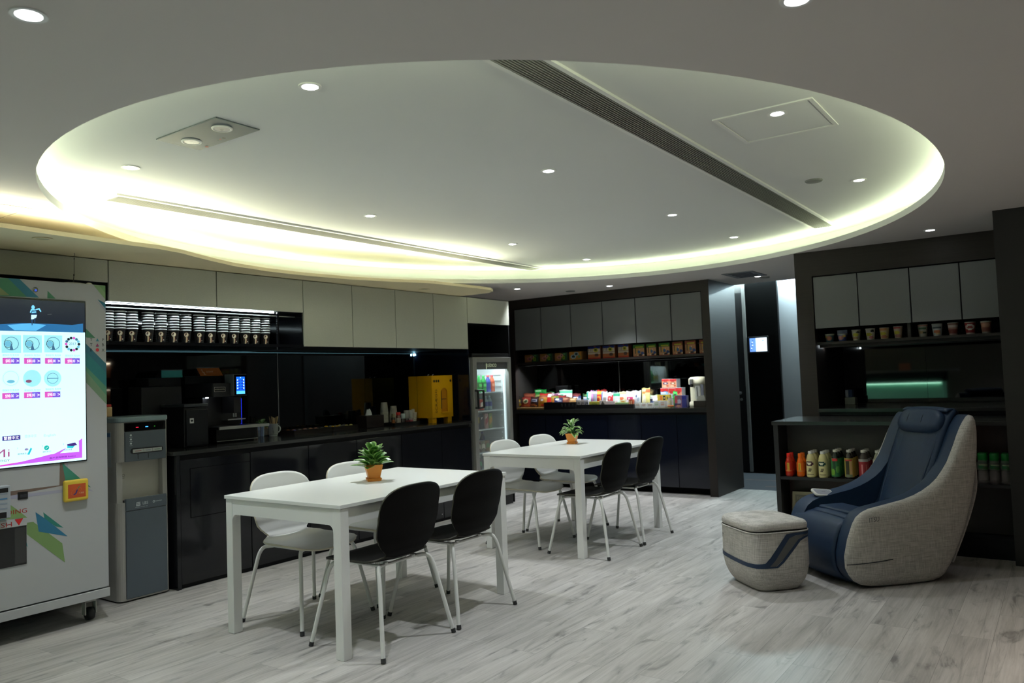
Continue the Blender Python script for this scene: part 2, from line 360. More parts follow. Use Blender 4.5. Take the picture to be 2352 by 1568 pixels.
# unseen lamps added behind the camera to brighten the ceiling
LAMPS_ADDED_BEHIND = ((-.6, 1.2), (-.6, -.6), (-2.2, 1.2), (-2.2, -.8), (-2.2, 3.0), (-.4, 3.4), (0.9, .6))
PW = [1.3, 1.2, 1.7, 1.7, .6, .3, 1.5, .9, 1.4, 1.2, .55, .5, .08, .08, .5, 1.0, 1.1]
for i, (x, y) in enumerate(LAMPS_ADDED_BEHIND): downlight((x, y, ZC), 'added unseen downlight in the grey ceiling behind the camera, ' + ORD[i] + ' of that group', 1.2)
for (x, y), tx in (((3.5, -.75), 'warm downlight in the grey ceiling to the right of the camera, nearer one'), ((4.5, -.9), 'warm downlight in the grey ceiling to the right of the camera, farther one')):
    dl = downlight((x, y, ZC), tx, 1.5); [c for c in dl.children if c.type == 'LIGHT'][0].data.color = (1.0, .86, .74)
for (px, py, z), tx, pw in zip(LAMP_PX, LAMP_TX, PW): downlight(P(px, py, 'z', z), tx, pw)

# ------------------------------------------------------------------ floor and walls
M_REAR = mat('beige_wall', (.16, .14, .12), .8, var=.03, scale=(2, 2, 2))
mb = MB(); mb.poly([(-3.2, -3.2, 0), (8.78, -3.2, 0), (8.78, 5.75, 0), (-3.2, 5.75, 0)], M_FLOOR); struct('floor', mb)
mb = MB(); mb.poly([(8.78, 1.9, .001), (10.3, 1.9, .001), (10.3, 5.75, .001), (8.78, 5.75, .001)], M_CARPET)
for (x, y0, y1) in ((9.55, 2.9, 3.3), (9.05, 2.2, 2.9)): mb.poly([(x, y0, .002), (x + .015, y0, .002), (x + .015, y1, .002), (x, y1, .002)], colmat(120, 90, 70, .9))
struct('floor', mb)
def wall(name, pts, m=M_WALLD):
    a = MB(); a.poly(pts, m); return struct(name, a)
wall('wall_left', [(-3.2, 5.75, 0), (8.95, 5.75, 0), (8.95, 5.75, 2.33), (-3.2, 5.75, 2.33)], M_WALLD)
wall('wall_rear', [(-3.2, -3.2, 0), (-3.2, 5.75, 0), (-3.2, 5.75, 2.6), (-3.2, -3.2, 2.6)], M_REAR)
wall('wall_right', [(8.95, -3.2, 0), (-3.2, -3.2, 0), (-3.2, -3.2, 2.6), (8.95, -3.2, 2.6)], M_REAR)
wall('wall_snack', [(8.76, 3.12, 0), (8.76, 5.75, 0), (8.76, 5.75, 2.33), (8.76, 3.12, 2.33)], M_WALLD)
# corridor beyond
XD = 10.24
wall('wall_corridor', [(XD, 3.02, 0), (XD, 1.9, 0), (XD, 1.9, 2.62), (XD, 3.02, 2.62)], M_WALL)
wall('wall_corridor_far', [(10.3, 5.75, 0), (XD + .02, 3.0, 0), (XD + .02, 3.0, 2.62), (10.3, 5.75, 2.62)], M_WALLD)
wall('wall_corridor_near', [(8.0, 1.895, 0), (10.3, 1.895, 0), (10.3, 1.895, 2.62), (8.0, 1.895, 2.62)], M_WOOD)
a = MB(); a.poly([(8.95, 1.9, 2.62), (8.95, 5.75, 2.62), (10.3, 5.75, 2.62), (10.3, 1.9, 2.62)], M_CEIL); a.poly([(8.95, 1.9, 2.33), (8.95, 5.75, 2.33), (8.95, 5.75, 2.62), (8.95, 1.9, 2.62)], M_CEIL); struct('ceiling', a)
a = MB(); a.box(10.12, 10.15, 1.95, 3.75, 2.575, 2.59, M_CORRLED); tag(a.build('led_strip'), 'cool white LED strip in the corridor ceiling washing the grey wall', 'led strip')
# black glass panel with the wall screen, metal edge, black door with lever
a = MB(); a.box(XD - .06, XD, 2.985, 3.395, .02, 2.47, mat('black_panel', (.002, .002, .002), .3, spec=.06)); g = a.build('trim_1', base=False); g['kind'] = 'structure'
a = MB(); a.box(XD - .075, XD, 3.40, 3.44, 0.02, 2.45, M_ALU); g = a.build('trim_2', base=False); g['kind'] = 'structure'
dr = MB(); dr.box(XD - .05, XD, 3.45, 4.2, .02, 2.36, M_MATTE); d1 = dr.build('door_1', base=False); d1['kind'] = 'structure'
hp = P(1700, 902, 'x', XD - .06)
a = MB(); a.lathe((0, 0, 0), [(.022, 0), (.022, .012)], M_STEEL, 16); a.v = [Vector((XD - .05 - v.z, hp.y + v.x, hp.z + v.y)) for v in a.v]
a.tube([(XD - .06, hp.y, hp.z), (XD - .10, hp.y, hp.z), (XD - .105, hp.y + .015, hp.z), (XD - .105, hp.y + .11, hp.z)], .009, M_STEEL); a.build('door_handle', d1)
a = MB(); q = P(1703, 917, 'x', XD - .06); a.lathe((0, 0, 0), [(.018, 0), (.018, .008)], M_ALU, 14); a.v = [Vector((XD - .05 - v.z, q.y + v.x, q.z + v.y)) for v in a.v]; a.build('door_lock', d1)
s0, s1 = P(1722, 777, 'x', XD - .065), P(1763, 806, 'x', XD - .065)
t = thing('wall_screen', 'small lit tablet screen on the black glass panel by the corridor door', 'screen', (XD - .075, (s0.y + s1.y) / 2, s1.z))
a = MB(); a.box(XD - .075, XD - .062, s1.y - .02, s0.y + .02, s1.z - .02, s0.z + .02, M_BLK); a.build('casing', t, bevel=.004)
a = MB(); y0, y1, z0, z1 = s1.y, s0.y, s1.z, s0.z; X = XD - .0765
L1 = colmat(225, 240, 255, .4, 1.5); L2 = colmat(105, 150, 235, .4, 1.3); L3 = colmat(60, 90, 160, .4, .9)
a.poly([(X, y1, z0), (X, y0, z0), (X, y0, z1), (X, y1, z1)], L1); w = y1 - y0
a.poly([(X - .001, y1, z0), (X - .001, y1 - w * .36, z0), (X - .001, y1 - w * .36, z1), (X - .001, y1, z1)], L2)
for k in range(7): a.disc((X - .002, y1 - w * (.08 + .03 * (k % 4) + .05 * (k > 3)), z0 + (z1 - z0) * (.15 + .11 * k)), .008, L1 if k % 2 else L3, 10, YU_ if False else (0, -1, 0), (0, 0, 1))
a.disc((X - .002, y1 - w * .78, z0 + (z1 - z0) * .8), .010, L2, 10, (0, -1, 0), (0, 0, 1)); a.build('display', t)

# wood end panel of the snack alcove (reads as a pillar) and the fascia above the cabinets
XS = 8.15
a = MB(); a.box(8.12, 8.93, 3.10, 3.19, 0, ZC, M_WOOD); struct('trim_3', a)
a = MB(); a.box(XS - .01, 8.2, 3.19, 5.75, 2.215, ZC, M_WOOD); a.box(XS - .01, 8.2, 5.69, 5.75, .95, 2.215, M_WOOD); struct('trim_4', a)
# wooden frame of the bar alcove on the right and the dark pillar closing the picture
a = MB(); a.box(6.99, 8.0, 1.745, 1.885, 0, ZC, M_WOOD); struct('trim_5', a)
a = MB(); a.box(6.99, 7.05, .36, 1.745, 2.118, ZC, M_WOOD); struct('trim_6', a)
a = MB(); a.box(6.09, 8.0, -.14, .345, 0, ZC, M_WALLD); struct('wall_pillar', a)
a = MB(); a.box(8.0, 8.05, -2.5, 1.9, 0, 2.33, M_WALLD); struct('wall_bar', a)

# ------------------------------------------------------------------ ceiling fittings
def ceil_quad(pxs, z): return [P(x, y, 'z', z) for x, y in pxs]
def grille(name, label, x0, x1, y0, y1, nsl, z=ZU_):
    t = thing(name, label, 'air grille', ((x0 + x1) / 2, (y0 + y1) / 2, z - .012), 0, 'ceiling air grilles')
    f = MB(); e = .022
    for bx in ((x0, x1, y0, y0 + e), (x0, x1, y1 - e, y1), (x0, x0 + e, y0 + e, y1 - e), (x1 - e, x1, y0 + e, y1 - e)): f.box(*bx, z - .012, z, M_WHITE)
    f.build('frame', t)
    b_ = MB(); b_.box(x0 + e, x1 - e, y0 + e, y1 - e, z - .0015, z - .0005, colmat(40, 40, 42, .8)); b_.build('backing', t)
    n = nsl; sp = (y1 - y0 - 2 * e) / n
    sl = MB()
    for k in range(n): yy = y0 + e + sp * (k + .5); sl.box(x0 + e, x1 - e, yy - sp * .13, yy + sp * .13, z - .0125, z - .002, colmat(150, 150, 146, .6))
    sl.build('slats', t)
    return t
grille('air_grille', 'long white slatted air grille crossing the right half of the oval', 1.2, 6.78, 1.475, 1.665, 11)
grille('air_grille', 'white slatted air grille along the left wall side of the oval', 2.40, 7.0, 4.46, 4.655, 11)
# emergency light panel with two lamps
c4 = ceil_quad([(366, 322), (482, 266), (588, 294), (470, 347)], ZU_)
ex0, ex1 = min(p.x for p in c4), max(p.x for p in c4); ey0, ey1 = min(p.y for p in c4), max(p.y for p in c4)
ex0, ex1 = 2.0, 2.225; ey0, ey1 = 2.91, 3.37
t = thing('emergency_light', 'grey metal emergency light panel with two round lamps in the oval', 'emergency light', ((ex0 + ex1) / 2, (ey0 + ey1) / 2, ZU_ - .006))
a = MB(); a.box(ex0, ex1, ey0, ey1, ZU_ - .006, ZU_, mat('satin_grey_plate', (.11, .13, .145), .4)); a.build('plate', t, bevel=.002)
for (px, py) in ((510, 297), (440, 327)):
    q = P(px, py, 'z', ZU_ - .01); a = MB()
    a.lathe((q.x, q.y, ZU_), [(.046, -.006), (.044, -.010), (.036, -.011), (.035, -.008), (.033, -.008)], M_WHITE, 28, cap=False); lp = a.build('lamp', t)
    a = MB(); a.lathe((q.x, q.y, ZU_), [(.033, -.010), (.020, -.0075), (.008, -.007)], M_STEEL, 24); a.build('reflector', lp)
    a = MB(); a.ball((q.x, q.y, ZU_ - .010), (.008, .008, .006), M_GLASS, 10, 6); a.build('bulb', lp)
a = MB()
for (px, py, c_, r_) in ((514, 317, (40, 25, 25), .009), (506, 320, (200, 40, 40), .004), (501, 322, (30, 60, 30), .004), (475, 337, (170, 50, 45), .009)): q = P(px, py, 'z', ZU_ - .0075); a.disc((q.x, q.y, ZU_ - .0075), r_, colmat(*c_), 12, flip=True)
a.build('indicator', t)
# access hatch
hx0, hx1, hy0, hy1 = 3.50, 3.98, .83, 1.28
t = thing('access_hatch', 'square white access hatch around a downlight in the oval', 'hatch', ((hx0 + hx1) / 2, (hy0 + hy1) / 2, ZU_ - .006))
f = MB(); e = .018
for bx in ((hx0, hx1, hy0, hy0 + e), (hx0, hx1, hy1 - e, hy1), (hx0, hx0 + e, hy0 + e, hy1 - e), (hx1 - e, hx1, hy0 + e, hy1 - e)): f.box(*bx, ZU_ - .006, ZU_, M_WHITE)
f.build('frame', t)
a = MB(); a.box(hx0 + .026, hx1 - .026, hy0 + .026, hy1 - .026, ZU_ - .003, ZU_ - .0005, M_CEIL_IN); a.build('panel', t)
def hatch2(label, pxs, z):
    q = ceil_quad(pxs, z); x0, x1 = min(p.x for p in q), max(p.x for p in q); y0, y1 = min(p.y for p in q), max(p.y for p in q)
    f = MB(); e = .012
    for bx in ((x0, x1, y0, y0 + e), (x0, x1, y1 - e, y1), (x0, x0 + e, y0 + e, y1 - e), (x1 - e, x1, y0 + e, y1 - e)): f.box(*bx, z - .005, z, M_CEIL)
    f.box(x0 + .017, x1 - .017, y0 + .017, y1 - .017, z - .003, z, M_CEIL); tag(f.build('access_hatch'), label, 'hatch')
hatch2('flat ceiling hatch in the grey ceiling at the left edge', [(-60, 470), (75, 478), (-20, 500)], ZC)
hatch2('faint ceiling hatch in the grey ceiling above the bar alcove', [(2110, 575), (2200, 556), (2230, 572)], ZC)
def puck(name, label, cat, px, py, z, r_, m):
    q = P(px, py, 'z', z); a = MB(); a.lathe((q.x, q.y, z), [(r_, 0), (r_, -.006), (r_ * .9, -.010), (r_ * .3, -.011)], m, 24); tag(a.build(name), label, cat)
GREYD = colmat(132, 134, 130, .7)
puck('ceiling_speaker', 'grey speaker disc in the oval left of a downlight', 'speaker', 1869, 414, ZU_, .052, GREYD)
puck('ceiling_speaker', 'dim grey speaker disc in the ceiling before the snack wall', 'speaker', 1310, 668, ZC, .055, GREYD)
puck('ceiling_speaker', 'dim grey speaker disc in the ceiling above the bar alcove', 'speaker', 2045, 576, ZC, .055, GREYD)
puck('sensor', 'small flat sensor disc beside the corridor downlight', 'sensor', 1757, 636, ZC, .05, GREYD)
for (px, py, tx) in ((98, 548, 'unlit round downlight in the cream soffit at far left'), (975, 664, 'unlit round downlight in the cream soffit above the linen cabinets')):
    q = P(px, py, 'z', ZS); t = thing('unlit_downlight', tx, 'ceiling light', (q.x, q.y, ZS), 0)
    a = MB(); a.ring((0, 0, -.003), .034, .050, M_SOFFIT); a.lathe((0, 0, 0), [(.05, 0), (.05, -.003)], M_SOFFIT, 24, cap=False); a.build('trim_ring', t, local=True)
    a = MB(); a.disc((0, 0, -.001), .034, colmat(190, 180, 140), flip=True); a.build('lens', t, local=True)
q = P(945, 585, 'z', ZU_); a = MB(); a.lathe((q.x, q.y, ZU_), [(.05, 0), (.05, -.006), (.03, -.009)], M_WHITE, 24); tag(a.build('sensor'), 'white sensor disc just below the short grille in the bright cove', 'sensor')
# square diffuser near the corridor
qx = ceil_quad([(1668, 628), (1718, 617), (1752, 634), (1700, 640)], ZC); cx = sum(p.x for p in qx) / 4; cy = sum(p.y for p in qx) / 4
t = thing('ceiling_diffuser', 'square grey louvred ceiling diffuser near the corridor', 'air diffuser', (cx, cy, ZC - .01))
a = MB(); a.box(cx - .24, cx + .24, cy - .16, cy + .16, ZC - .006, ZC, colmat(120, 124, 128, .6)); a.build('frame', t)
a = MB()
for k in range(4): a.box(cx - .2 + .11 * k, cx - .2 + .11 * k + .06, cy - .12 + .02 * (k % 2), cy + .10, ZC - .010, ZC - .0065, colmat(70, 74, 80, .6))
a.build('louvre', t)
# ------------------------------------------------------------------ left wall: cabinets, worktop, mirrors
UX = [1.20, 2.612, 3.395, 4.18, 4.71, 5.24, 5.767, 6.294, 7.03]
UB = [2.045, 1.927, 1.927, 1.657, 1.657, 1.657, 1.657, 1.925]
UL = ['linen wall cabinet above the vending machine', 'wide linen wall cabinet above the left half of the paper cup niche', 'linen wall cabinet above the right half of the paper cup niche', 'tall linen wall cabinet next to the cup niche',
      'tall linen wall cabinet, second to the right of the cup niche', 'tall linen wall cabinet with the soft lamp glare on its door', 'tall linen wall cabinet just left of the fridge recess', 'short linen wall cabinet over the drinks fridge']
ZT = 2.188
for k in range(8):
    x0, x1, z0 = UX[k], UX[k + 1], UB[k]
    t = thing('wall_cabinet', UL[k], 'cabinet', ((x0 + x1) / 2, 5.34, z0), 0, 'linen wall cabinets on the left wall')
    a = MB(); a.box(x0 + .002, x1 - .002, YU + .02, 5.71, z0 + .001, ZT, M_MATTE); a.build('body', t)
    a = MB(); a.box(x0 + .0035, x1 - .0035, YU, YU + .018, z0, ZT - .001, M_LAM); a.build('door', t, bevel=.0015)
BX = [3.075, 3.64, 4.185, 4.705, 5.255, 5.815, 6.275]
BL = ['gloss black base cabinet beside the water dispenser', 'gloss black base cabinet under the coffee machine', 'gloss black base cabinet behind the left end of the near table', 'gloss black base cabinet behind the plant on the near table', 'gloss black base cabinet right of the near plant', 'gloss black base cabinet next to the drinks fridge']
for k in range(6):
    x0, x1 = BX[k], BX[k + 1]
    t = thing('base_cabinet', BL[k], 'cabinet', ((x0 + x1) / 2, 5.33, 0), 0, 'gloss black base cabinets on the left wall')
    a = MB(); a.box(x0, x1, 4.978, 5.71, 0.0, .899, M_MATTE); a.build('body', t)
    if k == 0:
        a = MB(); a.box(x0 + .004, x1 - .003, 4.956, 4.977, .03, .865, M_GLOSS); d = a.build('door', t, bevel=.0015)
        a = MB(); a.box(x0 + .08, x1 - .008, 4.9545, 4.9562, .47, .80, M_GLOSS); fl = a.build('flap', d)
        a = MB(); a.box(x0 + .074, x1 - .004, 4.9552, 4.9562, .465, .47, M_SHADOW); a.box(x0 + .074, x0 + .079, 4.9552, 4.9562, .47, .80, M_SHADOW); a.box(x0 + .074, x1 - .004, 4.9552, 4.9562, .80, .804, M_SHADOW); a.build('gap', d)
    else:
        a = MB(); a.box(x0 + .003, x1 - .003, 4.956, 4.977, .03, .868, M_GLOSS); a.build('door', t, bevel=.0015)
        a = MB(); a.disc((x1 - .03, 4.9555, .07), .006, M_ALU, 10, (1, 0, 0), (0, 0, 1)); a.build('door_stop', t)
a = MB(); a.box(3.045, 3.074, 4.95, 5.71, 0, .899, M_GLOSS); tag(a.build('end_panel', bevel=.002), 'gloss black end panel between water dispenser and base cabinets', 'panel')
a = MB(); a.box(3.02, 6.278, 4.945, 5.712, .901, .927, M_TOP); tag(a.build('worktop', bevel=.002), 'dark quartz worktop along the left wall carrying the coffee machine', 'worktop')
a = MB(); a.box(6.281, 6.297, 4.972, 5.70, .93, 1.655, M_GLOSSB); tag(a.build('end_panel'), 'dark side panel of the fridge recess above the worktop', 'panel')
a = MB(); a.box(6.300, 7.04, 5.66, 5.70, 0, 1.92, M_SHADOW); a.box(7.045, 7.06, 5.0, 5.70, 0, 2.18, M_MATTE); tag(a.build('recess_lining'), 'black lining of the recess behind the drinks fridge', 'panel')
MXS = [1.0, P(638, 900, 'y', 5.72).x, 6.278]
for k, tx in enumerate(['dark mirror splashback behind the coffee machine and dispenser', 'dark mirror splashback behind the mug, trays and yellow machine']):
    a = MB(); a.box(MXS[k] + .001, MXS[k + 1] - .001, 5.716, 5.74, .93, 1.652, M_MIRROR); tag(a.build('mirror_panel'), tx, 'mirror', 'dark mirror splashbacks')
# slim lit profile at the top of the splashback
a = MB(); a.box(2.45, 6.275, 5.709, 5.7155, 1.643, 1.6455, mat('profile_led', (.2, .5, .6), .5, emit=.10, ecol=(.35, .8, 1))); a.box(6.266, 6.276, 5.69, 5.703, 1.622, 1.646, mat('profile_led_end', (.4, .8, 1), .5, emit=28, ecol=(.35, .75, 1)))
tag(a.build('led_profile'), 'thin pale blue LED profile along the top of the dark splashback', 'led strip')
a = MB(); a.box(MXS[1] - .003, MXS[1] + .003, 5.712, 5.7155, .93, 1.64, M_ALU); tag(a.build('joint_strip'), 'thin metal joint strip between the two splashback mirrors', 'strip')

# cup niche
t = thing('cup_niche', 'open lit black niche holding stacks of paper cups', 'shelf', (3.39, 5.34, 1.645))
a = MB(); a.box(2.615, 4.176, 4.975, 5.715, 1.648, 1.670, M_GLOSS); a.build('shelf_board', t)
a = MB(); a.box(2.60, 4.176, 5.700, 5.714, 1.671, 1.926, M_MIRROR); a.build('back_mirror', t)
a = MB(); a.box(2.60, 4.17, 5.06, 5.075, 1.894, 1.901, M_STEEL); a.build('rail', t)
a = MB(); a.box(4.168, 4.177, 4.98, 5.70, 1.671, 1.926, M_GLOSS); a.box(3.935, 3.950, 4.985, 5.0, 1.671, 1.926, M_GLOSS); a.build('upright', t)
a = MB(); a.box(2.62, 3.94, 5.03, 5.036, 1.917, 1.922, M_CUPLED); a.build('led_tube', t)
C_CUP = mat('cup_black_paper', (.012, .011, .011), .5); C_RIM = mat('cup_white_rim', (.82, .84, .84), .4); C_TAN = colmat(214, 190, 150); C_CRM = colmat(240, 228, 205); C_BRN = colmat(96, 58, 34); C_RED = colmat(170, 62, 48)
def cup_mesh():
    a = MB(); prof = [(.0285, 0), (.0300, .012), (.0405, .088), (.0425, .090), (.0435, .0925), (.0425, .095), (.040, .095), (.0395, .088), (.028, .008)]
    a.lathe((0, 0, 0), prof, C_CUP, 24, cap=False, mf=lambda i, k: C_RIM if 2 <= i <= 6 else (C_CUP if i < 2 else colmat(235, 235, 228)))
    a.poly([(.0285 * math.cos(-2 * PI * k / 24), .0285 * math.sin(-2 * PI * k / 24), .001) for k in range(24)], C_CUP)
    def s(th, z): rr = .0302 + (.0405 - .0300) * (z - .012) / .076 + .0004; return Vector((rr * math.sin(th), -rr * math.cos(th), z))
    def blob(t0, z0, rt, rz, m, n=14): a.poly([s(t0 + rt * math.cos(2 * PI * k / n), z0 + rz * math.sin(2 * PI * k / n)) for k in range(n)], m)
    for k in range(6): a.poly([s(-.1 + .10 * math.sin(k * .4) - .17, .008 + .006 * k), s(-.1 + .10 * math.sin(k * .4) + .20, .008 + .006 * k), s(-.1 + .10 * math.sin(k * .4 + .4) + .18, .014 + .006 * k), s(-.1 + .10 * math.sin(k * .4 + .4) - .15, .014 + .006 * k)], C_TAN)
    blob(-.05, .060, .46, .0155, C_TAN); blob(-.05, .060, .38, .0128, C_CRM); blob(-.12, .065, .16, .0055, C_BRN)
    for k in range(3): blob(.24, .018 + .009 * k, .10, .003, C_RED, 8)
    blob(.52, .022, .14, .004, C_CRM, 8)
    for k in range(5): blob(.42 + .06 * k, .048 + .004 * k, .05, .003, C_BRN, 6)
    for k in range(5): blob(-.42 - .05 * k, .044 - .003 * k, .05, .003, C_BRN, 6)
    return a
c0 = cup_mesh(); c0.v = [Vector((v.x * .915, v.y * .915, v.z * 1.04)) for v in c0.v]; c0 = c0.build('paper_cup'); zb = 1.671
CUPX = [2.783, 2.867, 2.954, 3.072, 3.17, 3.268, 3.365, 3.476, 3.572, 3.678, 3.779, 3.879, 3.977, 4.07]
first = True; NST = 7
CUPX = [x * 5.11 / 5.3 for x in CUPX]
for i, x in enumerate(CUPX):
    for k in range(NST):
        o = c0 if first else c0.copy()
        if not first: COL.objects.link(o)
        first = False
        o.location = (x, 5.125, zb + k * .0187); o.rotation_euler = (0, 0, -math.atan2(x, 5.125) + .12 + rnd.uniform(-.10, .10))
        lev = 'printed paper cup at the bottom' if k == 0 else ('topmost paper cup' if k == NST - 1 else f'{ORD[k]} paper cup up')
        tag(o, f'black {lev} of the {ORD[i]} stack from the vending machine', 'cup', 'paper cups stacked in the lit niche')

# ------------------------------------------------------------------ worktop objects
ZW = .927
def W_(px, py): return P(px, py, 'z', ZW)
# milk cooler
t = thing('milk_cooler', 'slim black milk cooler with a small white sticker beside the coffee machine', 'appliance', (3.37, 5.38, ZW))
a = MB(); a.box(3.265, 3.455, 5.20, 5.485, ZW, 1.215, M_BLK); a.build('body', t, bevel=.006)
a = MB(); a.box(3.275, 3.452, 5.185, 5.199, ZW + .01, 1.20, mat('cooler_door', (.012, .013, .015), .25)); a.build('door', t, bevel=.004)
a = MB(); a.box(3.262, 3.458, 5.19, 5.49, 1.217, 1.24, mat('cooler_lid', (.03, .036, .04), .3)); a.build('lid', t, bevel=.005)
q = P(440.5, 966, 'y', 5.184); a = MB(); a.box(q.x - .016, q.x + .016, 5.1825, 5.184, q.z - .018, q.z + .018, colmat(225, 225, 220)); s_ = a.build('sticker', t, bevel=.003)
a = MB(); a.disc((q.x - .004, 5.182, q.z + .002), .006, M_BLK, 10, (1, 0, 0), (0, 0, 1)); a.disc((q.x + .004, 5.182, q.z + .002), .006, M_BLK, 10, (1, 0, 0), (0, 0, 1)); a.poly([(q.x - .009, 5.182, q.z), (q.x + .009, 5.182, q.z), (q.x, 5.182, q.z - .010)], M_BLK); a.build('heart', s_)
# grinder behind carrying the teal card
t = thing('coffee_grinder', 'tall black grinder standing behind the milk cooler', 'appliance', (3.23, 5.58, ZW))
a = MB(); a.box(3.12, 3.44, 5.50, 5.68, ZW + .0, 1.375, M_BLK); a.build('body', t, bevel=.006)
a = MB(); a.box(3.18, 3.44, 5.505, 5.675, 1.376, 1.44, mat('hopper_smoke', (.015, .017, .018), .15)); a.build('hopper', t, bevel=.006)
# coffee machine
t = thing('coffee_machine', 'black coffee machine with a blue touch screen on the worktop', 'coffee machine', (3.78, 5.48, ZW))
DKB = mat('machine_black', (.014, .013, .013), .35)
a = MB(); a.box(3.60, 3.975, 5.31, 5.66, ZW + .012, ZW + .105, DKB); a.box(3.62, 3.955, 5.33, 5.64, ZW, ZW + .012, M_BLK); a.box(3.60, 3.975, 5.304, 5.3095, ZW + .012, ZW + .018, M_ALU); a.build('base', t, bevel=.003)
a = MB(); a.box(3.545, 4.0, 5.20, 5.46, ZW + .108, ZW + .128, M_BLK); dt = a.build('drip_tray', t, bevel=.003)
a = MB(); a.box(3.55, 3.998, 5.193, 5.199, ZW + .108, ZW + .130, M_ALU); a.build('tray_edge', dt)
a = MB(); a.box(3.58, 3.93, 5.45, 5.64, ZW + .129, 1.28, DKB); a.build('column', t, bevel=.004)
a = MB(); a.box(3.565, 3.74, 5.285, 5.65, 1.281, 1.385, mat('machine_head', (.022, .022, .024), .32)); hd = a.build('head', t, bevel=.005)
q0, q1 = P(491, 889, 'y', 5.284), P(517, 899, 'y', 5.284)
a = MB(); a.box(q0.x, q1.x, 5.281, 5.2845, q1.z, q0.z, M_BLK); bd = a.build('badge', hd)
a = MB(); w_ = .0025
for bx in ((q0.x, q1.x, q0.z - w_, q0.z), (q0.x, q1.x, q1.z, q1.z + w_), (q0.x, q0.x + w_, q1.z, q0.z), (q1.x - w_, q1.x, q1.z, q0.z)): a.box(bx[0], bx[1], 5.2795, 5.281, bx[2], bx[3], colmat(190, 180, 170))
a.text('ECCELLENTE', ((q0.x + q1.x) / 2, 5.2795, (q0.z + q1.z) / 2 - .004), XU, ZU, .012, colmat(225, 220, 190), 'c', (q1.x - q0.x) * .82); a.build('badge_frame', bd)
sx0, sx1, sz0, sz1 = 3.715, 3.835, 1.285, 1.452
a = MB(); a.box(sx0, sx1, 5.245, 5.36, sz0, sz1, mat('screen_case', (.16, .18, .18), .35)); sc_ = a.build('screen_unit', t, bevel=.004)
a = MB(); a.box(sx0 + .005, sx1 - .005, 5.2405, 5.2448, sz0 + .004, sz1 - .005, M_BLACKGL); a.build('bezel', sc_)
u0, u1, v0, v1 = sx0 + .022, sx1 - .022, sz0 + .012, sz1 - .022
BL1 = colmat(16, 92, 255, .4, 1.6); BL2 = colmat(10, 50, 190, .4, .9); BL3 = colmat(190, 230, 255, .4, 1.6); BL4 = colmat(80, 180, 255, .4, 1.6)
a = MB(); a.poly([(u0, 5.2402, v0), (u1, 5.2402, v0), (u1, 5.2402, v1), (u0, 5.2402, v1)], BL1)
hh = v1 - v0; a.poly([(u0, 5.2400, v0), (u1, 5.2400, v0), (u1, 5.2400, v0 + hh * .18), (u0, 5.2400, v0 + hh * .18)], BL4)
for i in range(2):
    for k in range(4):
        xx = u0 + (u1 - u0) * (.14 + .42 * i + .0); zz = v0 + hh * (.30 + .16 * k)
        a.poly([(xx, 5.2398, zz - .006), (xx + (u1 - u0) * .32, 5.2398, zz - .006), (xx + (u1 - u0) * .32, 5.2398, zz + .004), (xx, 5.2398, zz + .004)], BL2)
        a.disc((xx + (0 if i == 0 else (u1 - u0) * .30), 5.2396, zz + .005), .006, BL3, 10, (1, 0, 0), (0, 0, 1))
a.disc(((u0 + u1) / 2, 5.2398, v1 - .006), .004, BL3, 8, (1, 0, 0), (0, 0, 1)); a.build('touch_screen', sc_)
a = MB(); a.box(3.75, 3.81, 5.30, 5.445, 1.15, 1.28, DKB); a.tube([(3.77, 5.33, 1.15), (3.77, 5.33, 1.12)], .006, M_STEEL); a.tube([(3.79, 5.33, 1.15), (3.79, 5.33, 1.12)], .006, M_STEEL); a.build('spout', t, bevel=.003)
a = MB(); a.box(3.74, 3.90, 5.36, 5.449, 1.095, 1.104, M_STEEL); a.build('cup_grid', t)
a = MB(); a.ball((3.60, 5.42, 1.277), (.012, .012, .004), mat('spot_led', (.8, .9, 1), .4, emit=14, ecol=(.75, .87, 1))); a.build('spot_lamp', t)
a = MB(); a.box(3.93, 3.938, 5.46, 5.47, 1.03, 1.26, mat('blue_led_bar', (.02, .05, 1), .4, emit=.8, ecol=(.01, .03, 1))); a.build('light_bar', t)
a = MB(); a.box(3.47, 3.78, 5.50, 5.67, 1.386, 1.448, mat('hopper_smoke', (.015, .017, .018), .15)); a.build('bean_hopper', t, bevel=.004)
a = MB(); a.lathe((3.50, 5.445, 1.19), [(.010, 0), (.010, .012)], M_STEEL, 12); a.build('lock', t)
def card(name, label, pxs, y, z0, cface, decor):
    q = [P(x, yy, 'y', y) for x, yy in pxs]; x0, x1, x2, x3 = [p.x for p in q]; h = q[0].z - q[2].z
    t = thing(name, label, 'sign', ((x0 + x1) / 2, y, z0))
    a = MB(); a.prism([(x3, y, z0), (x2, y, z0), (x1, y + .03, z0 + h), (x0, y + .03, z0 + h)], (0, .004, 0), cface); a.build('card', t)
    a = MB(); a.prism([(x0, y + .026, z0 + h), (x1, y + .026, z0 + h), (x1, y + .026, z0 + h + .006), (x0, y + .026, z0 + h + .006)], (0, .010, 0), M_CLEARP); a.build('holder', t)
    return t, (x0, x1, x2, x3, h)
card('desk_card', 'pale teal plastic card standing on the black grinder', [(376, 844), (424, 844), (419, 860), (371, 860)], 5.52, 1.441, colmat(86, 186, 186), None)
t, (x0, x1, x2, x3, h) = card('desk_card', "orange DON'T sign card standing on the coffee machine", [(457, 838), (508, 838), (512, 855), (461, 855)], 5.52, 1.449, colmat(196, 112, 58), None)
a = MB(); up = Vector((0, .03, h)).normalized(); fx = lambda u_, v_: Vector((x3 + (x2 - x3) * u_ + (x0 - x3) * v_, 5.519 + .03 * v_, 1.449 + h * v_))
